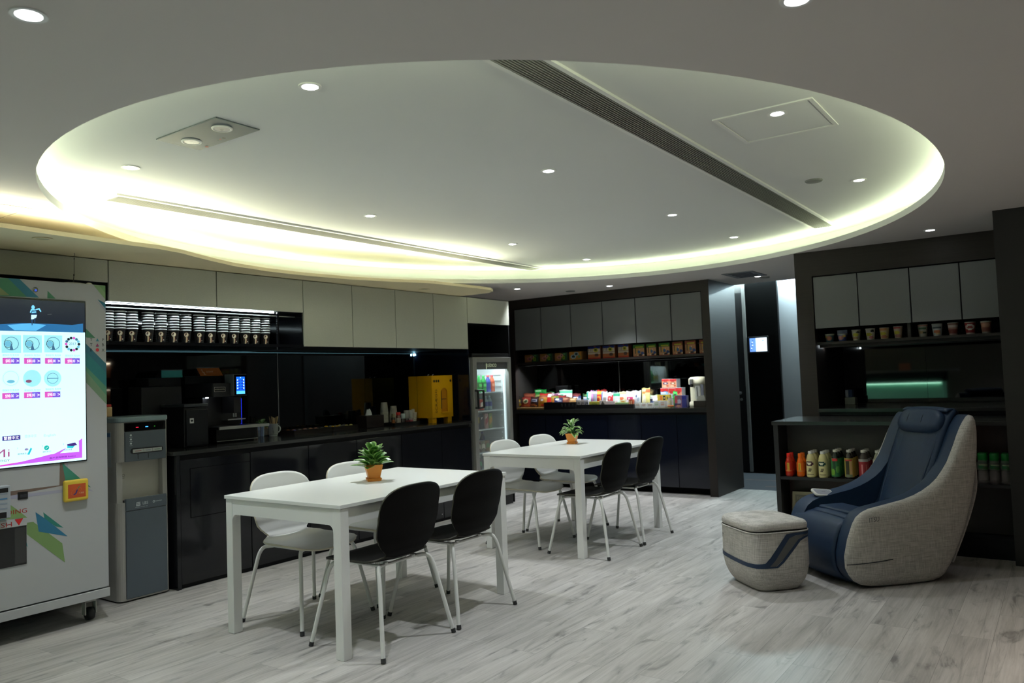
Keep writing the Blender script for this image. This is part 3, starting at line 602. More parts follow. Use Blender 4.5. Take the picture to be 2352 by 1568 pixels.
CR = colmat(245, 225, 190); a.text("DON'T", fx(.33, .42), XU, up, .020, CR, 'l'); a.text('touch the machine', fx(.30, .12), XU, up, .010, colmat(120, 60, 30), 'l', (x2 - x3) * .6)
a.ring(fx(.17, .72), .005, .007, CR, 14, XU, up)
for p_, q_ in (((.17, .6), (.2, .3)), ((.2, .5), (.25, .4)), ((.2, .3), (.16, .1)), ((.2, .3), (.25, .12)), ((.18, .55), (.13, .42))):
    p1, p2 = fx(*p_), fx(*q_); n = (p2 - p1).cross(Vector((0, -1, 0))).normalized() * .0015; a.poly([p1 - n, p2 - n, p2 + n, p1 + n], CR)
a.build('print', t)
# small red and cream carton on the back of the dispenser
t = thing('snack_carton', 'small red and cream carton on the water dispenser, partly hidden by the vending machine', 'carton', (2.70, 5.18, 1.183))
a = MB(); a.box(2.668, 2.728, 5.16, 5.20, 1.1835, 1.248, colmat(214, 180, 130)); a.build('box', t, bevel=.004)
a = MB(); a.box(2.672, 2.724, 5.163, 5.197, 1.249, 1.266, colmat(200, 50, 40)); a.build('lid', t, bevel=.003)
# sugar jars: open acrylic boxes
for i, (px, py, w, h, tx) in enumerate([(585, 1004, .07, .055, 'clear acrylic box of brown sugar sachets right beside the coffee machine'), (613, 1001, .075, .065, 'clear acrylic box of brown sugar sachets beside the stirrer mug')]):
    q = W_(px, py); q.y += .05
    t = thing('sachet_box', tx, 'container', tuple(q), 0, 'acrylic sachet boxes by the coffee machine')
    a = MB(); th = .003
    a.box(q.x - w, q.x + w, q.y - .045, q.y + .045, ZW, ZW + .006, M_CLEARP); a.box(q.x - w, q.x + w, q.y - .045, q.y - .042, ZW + .006, ZW + h, M_CLEARP); a.box(q.x - w, q.x + w, q.y + .042, q.y + .045, ZW + .006, ZW + h, M_CLEARP); a.box(q.x - w, q.x - w + th, q.y - .042, q.y + .042, ZW + .006, ZW + h, M_CLEARP); a.box(q.x + w - th, q.x + w, q.y - .042, q.y + .042, ZW + .006, ZW + h, M_CLEARP); a.build('box', t)
    a = MB()
    for k in range(9): a.obox((q.x - w + .012 + k * (2 * w - .02) / 9, q.y + rnd.uniform(-.006, .006), ZW + .008 + h * .52), (.007, .06, h * 1.0), rnd.uniform(-.1, .1), colmat(158, 118, 74) if k % 3 else colmat(188, 160, 116))
    a.build('sachets', t)
for k, px in enumerate((596, 602, 606)):
    q = W_(px, 1003); a = MB(); a.obox((q.x + .01, q.y + .02, ZW + .085), (.008, .014, .10), .3, colmat(170, 190, 215), (.06 * (k - 1), 'Y')); tag(a.build('sugar_stick'), f'blue white sugar stick standing between the sachet boxes, {("left", "middle", "right")[k]} one', 'sachet', 'sugar sticks by the coffee machine'); COL.objects[-1].location.z = ZW + .002
# mug of stirrers
q = W_(634, 1000.5); q.y += .035; t = thing('mug', 'white mug with dark letters and a ring handle holding wooden stirrers', 'mug', tuple(q)); MUGW = colmat(225, 232, 226, .25)
a = MB(); a.lathe(tuple(q), [(.034, 0), (.036, .004), (.036, .010), (.040, .012), (.042, .10), (.0435, .102), (.041, .103), (.038, .09), (.034, .02)], MUGW, 28, mf=lambda i, k: colmat(40, 44, 46) if i == 2 else MUGW); a.build('body', t)
a = MB(); a.tube([(q.x + .038 + .036 * math.sin(PI * k / 12), q.y, q.z + .055 + .030 * math.cos(PI * k / 12)) for k in range(13)], .0055, MUGW, 10); a.build('handle', t)
a = MB(); vdir = Vector((-.55, -.83, 0)).normalized(); a.text('LEDICO', q + vdir * .0428 + Vector((.004, 0, .022)), ZU, Vector((-.83, .55, 0)), .016, colmat(40, 38, 38), 'l', .066); a.build('lettering', t)
for k in range(14):
    an = rnd.uniform(0, 2 * PI); rr = rnd.uniform(.004, .026); a = MB(); lean = Vector((math.cos(an) * rr * 1.1, math.sin(an) * rr * 1.1, .118 + rnd.uniform(0, .02)))
    p0 = Vector((q.x + math.cos(an) * rr * .7, q.y + math.sin(an) * rr * .7, q.z + .030)); d = Vector((math.cos(an + 1.3), math.sin(an + 1.3), 0)) * .0045; n = Vector((math.cos(an - .3), math.sin(an - .3), 0)) * .0008
    a.prism([p0 - d, p0 + d, p0 + lean + d, p0 + lean - d], n, colmat(210, 182, 130)); tag(a.build('stirrer'), 'flat wooden stirrer standing in the white mug', 'stirrer', 'wooden stirrers in the mug')
# trays with sweets
def tray(label, x0, x1, y0, y1, h):
    t = thing('tray', label, 'tray', ((x0 + x1) / 2, (y0 + y1) / 2, ZW), 0, 'dark sweets trays on the worktop'); a = MB(); m = mat('tray_wood', (.016, .011, .009), .4)
    a.box(x0, x1, y0, y1, ZW, ZW + .006, m); a.build('bottom', t)
    a = MB(); a.box(x0, x1, y0, y0 + .006, ZW + .006, ZW + h, m); a.box(x0, x1, y1 - .006, y1, ZW + .006, ZW + h, m); a.box(x0, x0 + .006, y0 + .006, y1 - .006, ZW + .006, ZW + h, m); a.box(x1 - .006, x1, y0 + .006, y1 - .006, ZW + .006, ZW + h, m); a.build('rim', t); return t
tray('low dark tray of wrapped sweets right of the mug', 4.44, 4.86, 5.43, 5.66, .038); tray('low dark tray of yellow and pale sweets left of the tissue box', 4.88, 5.18, 5.43, 5.66, .038)
SW = [(70, 90, 190), (190, 150, 110), (160, 110, 80), (210, 190, 150), (120, 70, 60), (90, 95, 100), (150, 140, 130), (60, 62, 66), (140, 80, 70), (205, 120, 50)]
for k in range(12):
    x, y = 4.475 + .062 * (k % 6), 5.475 + .085 * (k // 6); a = MB(); a.ball((x, y, ZW + .026), (.026, .016, .014), colmat(*SW[(k * 3 + k // 6) % 10], .3), 10, 6, 1.0, Matrix.Rotation(rnd.uniform(-.5, .5), 3, 'Z'))
    tag(a.build('sweet'), 'small wrapped sweet in the tray beside the mug', 'sweet', 'wrapped sweets in the left tray')
for k in range(10):
    x, y = 4.91 + .055 * (k % 5), 5.475 + .09 * (k // 5); a = MB(); c_ = (230, 180, 40) if k in (0, 1, 5) else (210, 200, 120) if k in (3, 4, 8) else (110, 110, 105)
    a.ball((x, y, ZW + .028), (.022, .018, .018), colmat(*c_, .3), 10, 6, 1.0, Matrix.Rotation(rnd.uniform(-.5, .5), 3, 'Z')); tag(a.build('sweet'), 'small wrapped sweet in the tray beside the tissue box', 'sweet', 'wrapped sweets in the right tray')
# tissue box
q = P(829, 984, 'z', ZW); t = thing('tissue_box', 'dark brown wooden tissue box with a white tissue standing up', 'tissue box', (5.33, 5.45, ZW))
x0, x1, y0, y1 = 5.22, 5.45, 5.36, 5.50; m = mat('tissue_wood', (.017, .010, .009), .4)
a = MB(); a.box(x0, x1, y0, y1, ZW, ZW + .115, m); a.build('box', t, bevel=.003)
a = MB(); pts = [(-.045, 0), (-.030, .03), (-.020, .060), (-.006, .052), (.008, .064), (.022, .052), (.036, .02), (.042, 0)]
a.prism([(x0 + .085 + u_, y0 + .05, ZW + .115 + v_) for u_, v_ in pts], (0, .012, 0), colmat(215, 222, 222, .8)); a.prism([(x0 + .085 + u_ * .8, y0 + .066 + u_ * .3, ZW + .115 + v_ * .85) for u_, v_ in pts], (0, .012, 0), colmat(215, 222, 222, .8)); a.build('tissue', t, bevel=.003)
# condiment tray with jars
q = W_(892, 980); tx0, tx1, ty0, ty1 = 5.50, 5.86, 5.27, 5.46
t = thing('tray', 'black condiment tray of spice jars in front of the paper cups', 'tray', ((tx0 + tx1) / 2, (ty0 + ty1) / 2, ZW)); a = MB(); a.box(tx0, tx1, ty0, ty1, ZW, ZW + .006, M_BLK); a.build('bottom', t)
a = MB(); a.box(tx0, tx1, ty0, ty0 + .006, ZW + .006, ZW + .030, M_BLK); a.box(tx0, tx1, ty1 - .006, ty1, ZW + .006, ZW + .030, M_BLK); a.box(tx0, tx0 + .006, ty0 + .006, ty1 - .006, ZW + .006, ZW + .030, M_BLK); a.box(tx1 - .006, tx1, ty0 + .006, ty1 - .006, ZW + .006, ZW + .030, M_BLK); a.build('rim', t)
def jar(x, y, r_, h, hc, body, cap, label, band=None):
    t = thing('spice_jar', label, 'jar', (x, y, ZW + .0062), 0, 'spice jars on the condiment tray'); a = MB(); a.lathe((0, 0, 0), [(r_ * .92, 0), (r_, .006), (r_, h * .9), (r_ * .8, h)], colmat(*body, .15), 18); j = a.build('glass', t, local=True)
    if band: b2 = MB(); b2.lathe((0, 0, 0), [(r_ * 1.01, h * .2), (r_ * 1.01, h * .7)], colmat(*band), 18, cap=False); b2.build('label_band', t, local=True)
    a = MB(); a.lathe((0, 0, h), [(r_ * .9, 0), (r_ * .95, .004), (r_ * .95, hc - .003), (r_ * .88, hc)], colmat(*cap, .3), 18); a.build('cap', t, local=True)
jar(5.545, 5.33, .018, .075, .035, (50, 40, 30), (150, 140, 110), 'small dark spice jar at the left end of the condiment tray', (150, 90, 50))
jar(5.595, 5.31, .024, .095, .028, (90, 40, 36), (190, 30, 32), 'tall spice jar with a red cap on the condiment tray', (170, 160, 150))
jar(5.65, 5.305, .026, .058, .048, (46, 36, 40), (205, 225, 225), 'short jar with a wide white cap on the condiment tray')
jar(5.712, 5.315, .025, .055, .080, (60, 50, 54), (170, 170, 160), 'steel topped shaker, left of the pair on the condiment tray', (110, 50, 50)); jar(5.77, 5.315, .025, .055, .080, (150, 140, 140), (190, 190, 178), 'steel topped shaker, right of the pair on the condiment tray', (170, 70, 80))
t = thing('paper_cup', 'white paper cup with dark doodle print on the condiment tray holding folded papers', 'cup', (5.825, 5.325, ZW + .0062))
a = MB(); a.lathe((0, 0, 0), [(.026, 0), (.036, .105), (.038, .108), (.036, .110), (.033, .105), (.025, .01)], colmat(214, 208, 190), 22); a.build('body', t, local=True)
a = MB()
for k in range(7):
    an = -PI / 2 - .6 + .22 * k; rr = .0285 + .0004 * k; a.disc((rr * math.cos(an) * 1.06, rr * math.sin(an) * 1.06, .02 + .018 * (k % 3)), .004, colmat(40, 36, 34), 8, (-math.sin(an), math.cos(an), 0), (0, 0, 1))
a.build('print', t, local=True)
a = MB(); a.box(-.02, .018, -.004, .004, .05, .135, colmat(225, 222, 205)); a.box(-.01, .026, .008, .014, .05, .142, colmat(205, 200, 182)); a.build('folded_paper', t, local=True)
q = W_(959, 971); a = MB(); a.obox((q.x, q.y + .01, ZW + .012), (.035, .025, .022), .1, colmat(220, 215, 195)); tag(a.build('eraser_block', bevel=.004), 'small white block on the worktop right of the condiment tray', 'block')
# upside down paper cup towers
for (x, y, n, tx) in ((5.70, 5.60, 10, 'taller tower'), (5.80, 5.57, 7, 'shorter tower')):
    kc = MB(); PC = colmat(206, 202, 188); kc.lathe((0, 0, 0), [(.041, 0), (.0425, .003), (.041, .006), (.040, .006), (.031, .10), (.030, .102)], PC, 22, cap=False); kc.poly([(.030 * math.cos(2 * PI * k / 22), .030 * math.sin(2 * PI * k / 22), .102) for k in range(22)], PC); base_o = kc.build('paper_cup')
    for k in range(n):
        o = base_o if k == 0 else base_o.copy()
        if k: COL.objects.link(o)
        o.location = (x, y, ZW + k * .0135); tag(o, f'white upturned paper cup, {ORD[k]} from the bottom of the {tx} by the yellow machine', 'cup', 'upturned paper cups by the yellow machine')
# yellow machine
x0, x1, y0, y1, z0, z1 = 5.915, 6.235, 5.15, 5.46, .978, 1.398
YEL = mat('yellow_enamel', srgb(228, 168, 10), .32, coat=.3)
t = thing('egg_machine', 'yellow box machine with an arched opening on four square feet', 'appliance', ((x0 + x1) / 2, (y0 + y1) / 2, ZW))
a = MB(); fy = y0; nx = 12
ax0, ax1, az0, az1 = x0 + .135, x0 + .235, z0 + .055, z0 + .245      # arched opening in the front
arch = [(ax0, az0), (ax1, az0), (ax1, az1)] + [((ax0 + ax1) / 2 + .05 * math.cos(PI * k / 10), az1 + .05 * math.sin(PI * k / 10)) for k in range(1, 10)] + [(ax0, az1)]
# front face around the arch, in strips
a.box(x0, x1, y0 + .012, y1, z0, z1, YEL)
front = MB(); n = len(arch)
rect = [(x0, z0), (x1, z0), (x1, z1), (x0, z1)]
def pr(u_, v_): return (u_, y0, v_)
front.poly([pr(x0, z0), pr(ax0, z0), pr(ax0, z1), pr(x0, z1)], YEL); front.poly([pr(ax1, z0), pr(x1, z0), pr(x1, z1), pr(ax1, z1)], YEL); front.poly([pr(ax0, z0), pr(ax1, z0), pr(ax1, az0), pr(ax0, az0)], YEL)
topa = [(ax1, az1)] + [((ax0 + ax1) / 2 + .05 * math.cos(PI * k / 10), az1 + .05 * math.sin(PI * k / 10)) for k in range(1, 10)] + [(ax0, az1)]
for (p, q_) in zip(topa[:-1], topa[1:]): front.poly([pr(*p), pr(p[0], z1), pr(q_[0], z1), pr(*q_)], YEL)
front.add([(x0, y0, z0), (x1, y0, z0), (x1, y0 + .012, z0), (x0, y0 + .012, z0), (x0, y0, z1), (x1, y0, z1), (x1, y0 + .012, z1), (x0, y0 + .012, z1)], [(0, 3, 2, 1), (4, 5, 6, 7), (0, 4, 7, 3), (1, 2, 6, 5)], YEL)
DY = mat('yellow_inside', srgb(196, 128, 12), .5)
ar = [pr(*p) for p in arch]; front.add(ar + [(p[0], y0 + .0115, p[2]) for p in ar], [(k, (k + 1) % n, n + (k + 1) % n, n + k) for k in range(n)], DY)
body = a.build('body', t); front.build('front_panel', t)
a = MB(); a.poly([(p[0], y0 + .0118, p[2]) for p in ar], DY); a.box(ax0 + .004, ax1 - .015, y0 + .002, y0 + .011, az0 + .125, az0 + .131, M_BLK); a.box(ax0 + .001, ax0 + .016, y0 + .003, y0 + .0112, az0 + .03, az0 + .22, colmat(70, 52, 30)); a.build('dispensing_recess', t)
a = MB(); a.box(ax0 - .004, ax1 + .004, y0 - .014, y0 + .001, az0 - .014, az0 - .004, YEL); a.build('sill', t, bevel=.002)
a = MB()
for dx in (.032, .065, .098, .285): a.disc((x0 + dx + .005, y0 - .001, z1 - .055), .0135, M_BLK, 18, (1, 0, 0), (0, 0, 1))
a.build('porthole', t)
a = MB(); a.text('SCRÆGG', (x0 + .075, y0 - .0012, z0 + .045), ZU, Vector((-1, 0, 0)), .042, colmat(70, 42, 12), 'l', .235); a.build('lettering', t)
a = MB(); a.box(x0 + .02, x0 + .0212, y0 + .0, y0 + .001, z0, z0 + .001, YEL); a.box(x0 - .0012, x0, y1 - .115, y1 - .112, z0, z1, colmat(120, 90, 8)); a.build('side_seam', t)
for (fx_, fy_) in ((x0 + .012, y0 + .012), (x1 - .072, y0 + .012), (x0 + .012, y1 - .072), (x1 - .072, y1 - .072)):
    a = MB(); a.box(fx_, fx_ + .06, fy_, fy_ + .06, ZW, z0, YEL); a.build('foot', t, bevel=.002)
a = MB()
for dx in (.12, .19): a.tube([(x0 + dx, y0 + .15, z1), (x0 + dx, y0 + .15, z1 + .012), (x0 + dx + .015, y0 + .15, z1 + .014)], .004, M_STEEL, 8)
a.build('clip', t)
# ------------------------------------------------------------------ water dispenser
t = thing('water_dispenser', 'tall grey water dispenser between the vending machine and the base cabinets', 'water dispenser', (2.845, 5.17, 0))
SLV = mat('silver_plastic', (.40, .39, .36), .42); BLG = mat('blue_grey_plastic', (.085, .105, .125), .42); DX0, DX1, DY0 = 2.668, 3.022, 4.985
a = MB(); R_ = .05
def rrect(x0, x1, y0, y1, r_, z, n=6):
    pts = []
    for (cx, cy, a0) in ((x1 - r_, y1 - r_, 0), (x0 + r_, y1 - r_, 90), (x0 + r_, y0 + r_, 180), (x1 - r_, y0 + r_, 270)):
        pts += [Vector((cx + r_ * math.cos(math.radians(a0 + 90 * k / n)), cy + r_ * math.sin(math.radians(a0 + 90 * k / n)), z)) for k in range(n + 1)]
    return pts
# U shaped body so the tap bay is really recessed
zz0, zz1 = .632, .892
a.prism(rrect(DX0, DX1, DY0, 5.36, R_, .01), (0, 0, zz0 - .01), SLV); a.prism(rrect(DX0, DX1, DY0, 5.36, R_, zz1), (0, 0, 1.145 - zz1), SLV)
a.box(DX0 + .005, DX1 - .005, DY0 + .085, 5.355, zz0, zz1, SLV); a.box(DX0 + .004, DX0 + .042, DY0 + .03, DY0 + .085, zz0, zz1, SLV); a.box(DX1 - .036, DX1 - .004, DY0 + .03, DY0 + .085, zz0, zz1, SLV)
a.box(DX0 + .02, DX1 - .02, DY0 + .03, 5.34, 0, .01, M_BLK)
body = a.build('body', t)
a = MB(); a.prism(rrect(DX0 - .006, DX1 + .006, DY0 - .006, 5.37, .055, 1.146), (0, 0, .034), mat('dispenser_lid', (.20, .27, .29), .3)); a.build('lid', t, bevel=.008)
fx0, fx1 = DX0 + .042, DX1 - .032
a = MB(); a.box(fx0, fx1, DY0 - .008, DY0 + .004, .02, .575, BLG); a.build('lower_door', t, bevel=.004)
a = MB(); a.box(fx0, fx1, DY0 - .010, DY0 + .012, .578, .655, BLG); lb = a.build('logo_strip', t, bevel=.004)
a = MB(); cx = (fx0 + fx1) / 2; LG = colmat(205, 212, 214); a.text('LBS', (cx - .01, DY0 - .0104, .607), XU, ZU, .026, LG, 'c')
for bx in ((-.075, -.045, .622, .627), (-.075, -.045, .612, .617), (-.075, -.045, .602, .607), (-.075, -.070, .607, .627), (-.050, -.045, .602, .617)): a.box(cx + bx[0], cx + bx[1], DY0 - .0112, DY0 - .0104, bx[2], bx[3], LG)
a.ring((cx + .048, DY0 - .0104, .616), .005, .008, LG, 14, XU, ZU); a.text('aquaways', (cx + .058, DY0 - .0104, .614), XU, ZU, .012, LG, 'l', .045); a.text('WATER SYSTEMS CO.', (cx - .08, DY0 - .0104, .592), XU, ZU, .006, LG, 'l', .085); a.build('lettering', lb)
a = MB(); a.box(fx0, fx1, DY0 - .010, DY0 + .012, zz1, 1.085, BLG); cp = a.build('control_panel', t, bevel=.004)
a = MB(); a.box(fx0, fx1, DY0 - .010, DY0 + .012, 1.086, 1.143, M_BLACKGL); dp = a.build('display', t, bevel=.003)
a = MB()
for (px, c_, e) in ((315, (255, 40, 70), 1.2), (337, (60, 150, 255), 2.5), (355, (70, 190, 60), .3)):
    q = P(px, 970, 'y', DY0 - .011); w = .009 if px < 350 else .004; a.box(q.x - w, q.x + w, DY0 - .0115, DY0 - .0102, 1.108, 1.113, colmat(*c_, .4, e))
a.build('status_light', dp)
a = MB(); bz = .985; bx0, bx1 = fx0 + .035, fx1 - .022
def stadium(x0, x1, z, r_, y, n=10): return [Vector((x1 + r_ * math.cos(math.radians(-90 + 180 * k / n)), y, z + r_ * math.sin(math.radians(-90 + 180 * k / n)))) for k in range(n + 1)] + [Vector((x0 + r_ * math.cos(math.radians(90 + 180 * k / n)), y, z + r_ * math.sin(math.radians(90 + 180 * k / n)))) for k in range(n + 1)]
a.prism(stadium(bx0 + .018, bx1 - .018, bz - .027, .018, DY0 - .010), (0, -.003, 0), M_BLK); br = a.build('button_bar', cp)
for k, (u0, u1, c_) in enumerate(((0, .36, (150, 60, 60)), (.37, .67, (70, 80, 130)), (.68, 1, (80, 130, 95)))):
    xx0, xx1 = bx0 + .012 + (bx1 - bx0 - .024) * u0, bx0 + .012 + (bx1 - bx0 - .024) * u1
    a = MB(); a.box(xx0, xx1, DY0 - .017, DY0 - .0135, bz - .038, bz - .016, colmat(176, 178, 174)); a.box((xx0 * .8 + xx1 * .2), (xx0 * .2 + xx1 * .8), DY0 - .0176, DY0 - .017, bz - .029, bz - .026, colmat(*c_)); a.build('button', br, bevel=.002)
a = MB()
for k in range(3): a.disc((fx0 + .038, DY0 - .0105, 1.062 - .027 * k), .007, LG, 6, (1, 0, 0), (0, 0, 1)); a.box(fx0 + .028, fx0 + .048, DY0 - .0108, DY0 - .0102, 1.048 - .027 * k, 1.0495 - .027 * k, LG)
for xx in (fx0 + .085, fx0 + .155):
    a.box(xx - .002, xx + .002, DY0 - .0108, DY0 - .0102, .905, .93, M_BLK); a.box(xx - .006, xx + .006, DY0 - .0108, DY0 - .0102, .932, .935, M_BLK)
a.build('icons', cp)
a = MB(); a.box(DX0 + .044, DX1 - .037, DY0 + .078, DY0 + .084, zz0 + .002, zz1 - .001, colmat(186, 184, 172, .5)); bk = a.build('tap_bay', t)  # bay back coloured paler to stand in for light from the front
a = MB(); a.ring((DX0 + .075, DY0 + .0775, .80), .007, .009, colmat(60, 60, 56), 14, XU, ZU); a.box(DX0 + .068, DX0 + .082, DY0 + .0770, DY0 + .0778, .782, .785, colmat(60, 60, 56)); a.build('icons', bk)
a = MB(); a.box(DX0 + .044, DX1 - .037, DY0 + .015, DY0 + .077, zz0 + .0005, zz0 + .010, M_BLK); a.build('drip_tray', t)
a = MB(); a.box(DX0 - .0015, DX0 + .0005, 5.07, 5.13, .86, 1.09, colmat(170, 176, 180)); a.box(DX0 - .0025, DX0 - .001, 5.075, 5.125, 1.055, 1.08, colmat(70, 110, 160)); a.build('sticker', t)

# ------------------------------------------------------------------ vending machine
VY, VX0, VX1, VZ0, VZ1 = 4.74, 1.25, 2.472, .152, 1.992
t = thing('vending_machine', 'white vending machine with coloured stripes and a large lit touch screen', 'vending machine', ((VX0 + VX1) / 2, 5.1, 0))
VW = mat('vending_white', (.47, .475, .49), .40); a = MB(); a.box(VX0, VX1, VY + .012, 5.48, VZ0 + .05, VZ1, VW); a.build('cabinet', t, bevel=.003)
a = MB(); a.box(VX0 - .004, VX1 + .004, VY - .006, 5.48, VZ0 - .018, VZ0 + .032, VW); a.build('base_rail', t, bevel=.003)
a = MB(); a.box(VX0, VX1, VY, VY + .011, VZ0 + .040, VZ1, VW); fr = a.build('front_panel', t, bevel=.002)
for (cx, cy) in ((2.40, 4.83), (1.32, 4.83), (2.40, 5.40), (1.32, 5.40)):
    a = MB(); a.box(cx - .045, cx + .045, cy - .045, cy + .045, VZ0 - .03, VZ0 - .019, M_ALU); a.box(cx - .035, cx - .027, cy - .02, cy + .02, .035, VZ0 - .03, SLV); a.box(cx + .027, cx + .035, cy - .02, cy + .02, .035, VZ0 - .03, SLV); a.box(cx - .035, cx + .035, cy - .02, cy + .02, VZ0 - .045, VZ0 - .03, SLV); c_ = a.build('caster', t, bevel=.002)
    a = MB(); a.lathe((0, 0, 0), [(.022, -.022), (.036, -.018), (.038, 0), (.036, .018), (.022, .022)], M_BLK, 20); a.v = [Vector((cx + v.z, cy + v.x, .038 + v.y)) for v in a.v]; a.build('wheel', c_)
def VP(x, y, d=0.0): return P(x, y, 'y', VY - d)
def crop(ox, oy, sc, pts): return [(ox + x / sc, oy + y / sc) for x, y in pts]
def vdec(mb, pxs, c_, d):
    pts = [VP(x, y, 0) for x, y in pxs]; pts = [Vector((min(p.x, VX1 - .0005), VY - d, min(p.z, VZ1 - .0005))) for p in pts]; mb.poly(pts, c_)
k6 = 6.0308
# printed stripes (flat print on the front)
a = MB(); GRN, BLU, LGR, TEA, LIL, BRW, OLV = colmat(78, 138, 106), colmat(56, 124, 146), colmat(136, 166, 116), colmat(64, 140, 120), colmat(168, 166, 186), colmat(122, 102, 92), colmat(138, 148, 104)
A_ = lambda pts: crop(0, 640, k6, pts); B_ = lambda pts: crop(0, 880, k6, pts); C_ = lambda pts: crop(0, 1060, k6, pts)
vdec(a, A_([(-200, -10), (110, -10), (370, 250), (-200, 228)]), GRN, .0006); vdec(a, A_([(110, -10), (270, 0), (540, 262), (370, 250)]), BLU, .0007); vdec(a, A_([(-120, 0), (0, 120), (130, 228), (-120, 222)]), OLV, .0009)
vdec(a, A_([(658, 165), (770, 275), (655, 270)]), GRN, .0006); vdec(a, A_([(1290, 85), (1486, 92), (1486, 290)]), colmat(140, 170, 122), .0006); vdec(a, A_([(1370, 92), (1486, 98), (1486, 200)]), colmat(124, 160, 110), .0008)
a.build('printed_stripes', fr); a = MB()
vdec(a, A_([(1350, 285), (1486, 340), (1486, 420)]), BLU, .0007); vdec(a, A_([(1330, 300), (1486, 420), (1486, 460)]), LIL, .0006)
vdec(a, A_([(1180, 680), (1320, 820), (1200, 815), (1176, 790)]), GRN, .0006)
vdec(a, A_([(1176, 885), (1486, 1180), (1486, 1300), (1176, 1000)]), colmat(58, 116, 136), .0006); vdec(a, A_([(1176, 1000), (1486, 1300), (1486, 1500), (1176, 1200)]), colmat(54, 130, 138), .0006); vdec(a, A_([(1176, 1200), (1486, 1500), (1486, 1620), (1176, 1260)]), colmat(92, 146, 122), .0006); vdec(a, A_([(1176, 1260), (1486, 1620), (1486, 1740), (1176, 1420)]), colmat(122, 150, 124), .0006)
a.build('printed_stripes', fr); a = MB()
vdec(a, C_([(828, 15), (890, 10), (905, 240), (870, 330), (95, 480), (95, 415), (822, 325)]), BRW, .0006); vdec(a, C_([(870, 385), (870, 425), (95, 525), (95, 475)]), LIL, .0007)
vdec(a, C_([(915, 10), (942, 10), (936, 80)]), LIL, .0006); vdec(a, C_([(860, 15), (940, 85), (1110, 230), (1200, 300), (1260, 355), (1200, 340), (905, 260)]), TEA, .0009); vdec(a, C_([(1195, 350), (1300, 415), (1195, 395)]), LIL, .0008)
a.build('printed_stripes', fr); a = MB()
vdec(a, C_([(490, 698), (612, 780), (770, 900), (935, 1032), (535, 968)]), colmat(50, 116, 150), .0010); vdec(a, C_([(598, 700), (880, 915), (770, 895), (615, 790)]), colmat(52, 130, 118), .0009)
vdec(a, C_([(370, 845), (460, 832), (862, 1130), (900, 1395), (370, 1005)]), LGR if False else colmat(122, 152, 96), .0007); vdec(a, C_([(90, 560), (240, 665), (380, 775), (85, 800)]), colmat(132, 164, 104), .0006); vdec(a, C_([(0, 785), (75, 775), (75, 800), (0, 815)]), colmat(110, 168, 172), .0008); vdec(a, C_([(362, 1090), (386, 1190), (362, 1150)]), colmat(60, 150, 160), .0006)
a.build('printed_stripes', fr)
# brand letters and coloured marks
a = MB(); BK = colmat(30, 30, 32)
for ch, (x, y) in (('T', (1262, 863)), ('T', (1262, 932)), ('B', (1262, 1005)), ('P', (1428, 864)), ('B', (1426, 933)), ('X', (1426, 1008))):
    q = VP(*A_([(x, y)])[0]); a.text(ch, (q.x, VY - .0012, q.z), XU, ZU, .0245, BK, 'c')
def tri(x, y, s, c_, up=True):
    q = VP(*A_([(x, y)])[0]); k = 1 if up else -1; pts = [(q.x - s, VY - .0012, q.z - s * k), (q.x + s, VY - .0012, q.z - s * k), (q.x, VY - .0012, q.z + s * k)]; a.poly(pts if up else pts[::-1], c_)
tri(1348, 845, .0095, colmat(70, 140, 160)); tri(1348, 915, .0095, colmat(150, 60, 110)); q = VP(*A_([(1348, 985)])[0]); a.disc((q.x, VY - .0012, q.z), .0105, colmat(200, 60, 70), 18, (1, 0, 0), (0, 0, 1))
a.build('lettering', fr); a = MB()
RD = colmat(168, 44, 40); q = VP(*C_([(372, 700)])[0]); a.text('VENDING', (q.x, VY - .0012, q.z), XU, ZU, .034, RD, 'r', .185); a.build('lettering', fr)
# camera eye
q = VP(*A_([(488, 152)])[0]); a = MB(); a.disc((q.x, VY - .0012, q.z), .0155, M_BLACKGL, 24, (1, 0, 0), (0, 0, 1)); a.disc((q.x + .002, VY - .0018, q.z - .003), .007, colmat(70, 100, 230, .4, .5), 14, (1, 0, 0), (0, 0, 1)); a.build('camera_eye', fr)
# screen
q0, q1 = VP(195, 692), VP(195, 1056); SX0, SX1, SZ0, SZ1 = 1.345, q0.x, q1.z - .004, q0.z + .0
a = MB(); a.box(SX0, SX1, VY - .008, VY - .0002, SZ0, SZ1, M_BLACKGL); sc_ = a.build('screen', t, bevel=.002)
EY = VY - .0084; ex0, ex1, ez0, ez1 = SX0 + .006, SX1 - .006, SZ0 + .006, SZ1 - .010
def q2(px, py): p = P(px, py, 'y', EY); return p.x, p.z
zsplit = q2(180, 763)[1]
E_W = colmat(208, 250, 255, .5, 1.0); E_TOP = mat('screen_night', (.012, .016, .024), .15, emit=.42, ecol=(.012, .017, .028)); E_FL = colmat(40, 110, 170, .5, .75)
a = MB(); a.box(ex0, ex1, EY, VY - .0082, ez0, zsplit, E_W); a.box(ex0, ex1, EY, VY - .0082, zsplit, ez1, E_TOP)
def spoly(pts, c_, d): a.poly([Vector((min(q2(*p)[0], ex1), EY - d, q2(*p)[1])) for p in pts], c_)
def sdisc(px, py, r_, c_, d, ry=None): x, z = q2(px, py); a.disc((x, EY - d, z), r_, c_, 24, (1, 0, 0), (0, 0, 1), ry)
spoly(A_([(-400, 650), (0, 630), (300, 612), (700, 625), (1000, 640), (1150, 620), (1150, 745), (0, 718), (-400, 705)]), E_FL, .0002)
spoly(A_([(100, 640), (420, 615), (640, 640), (500, 720), (200, 712)]), colmat(90, 180, 235, .5, .9), .0003)
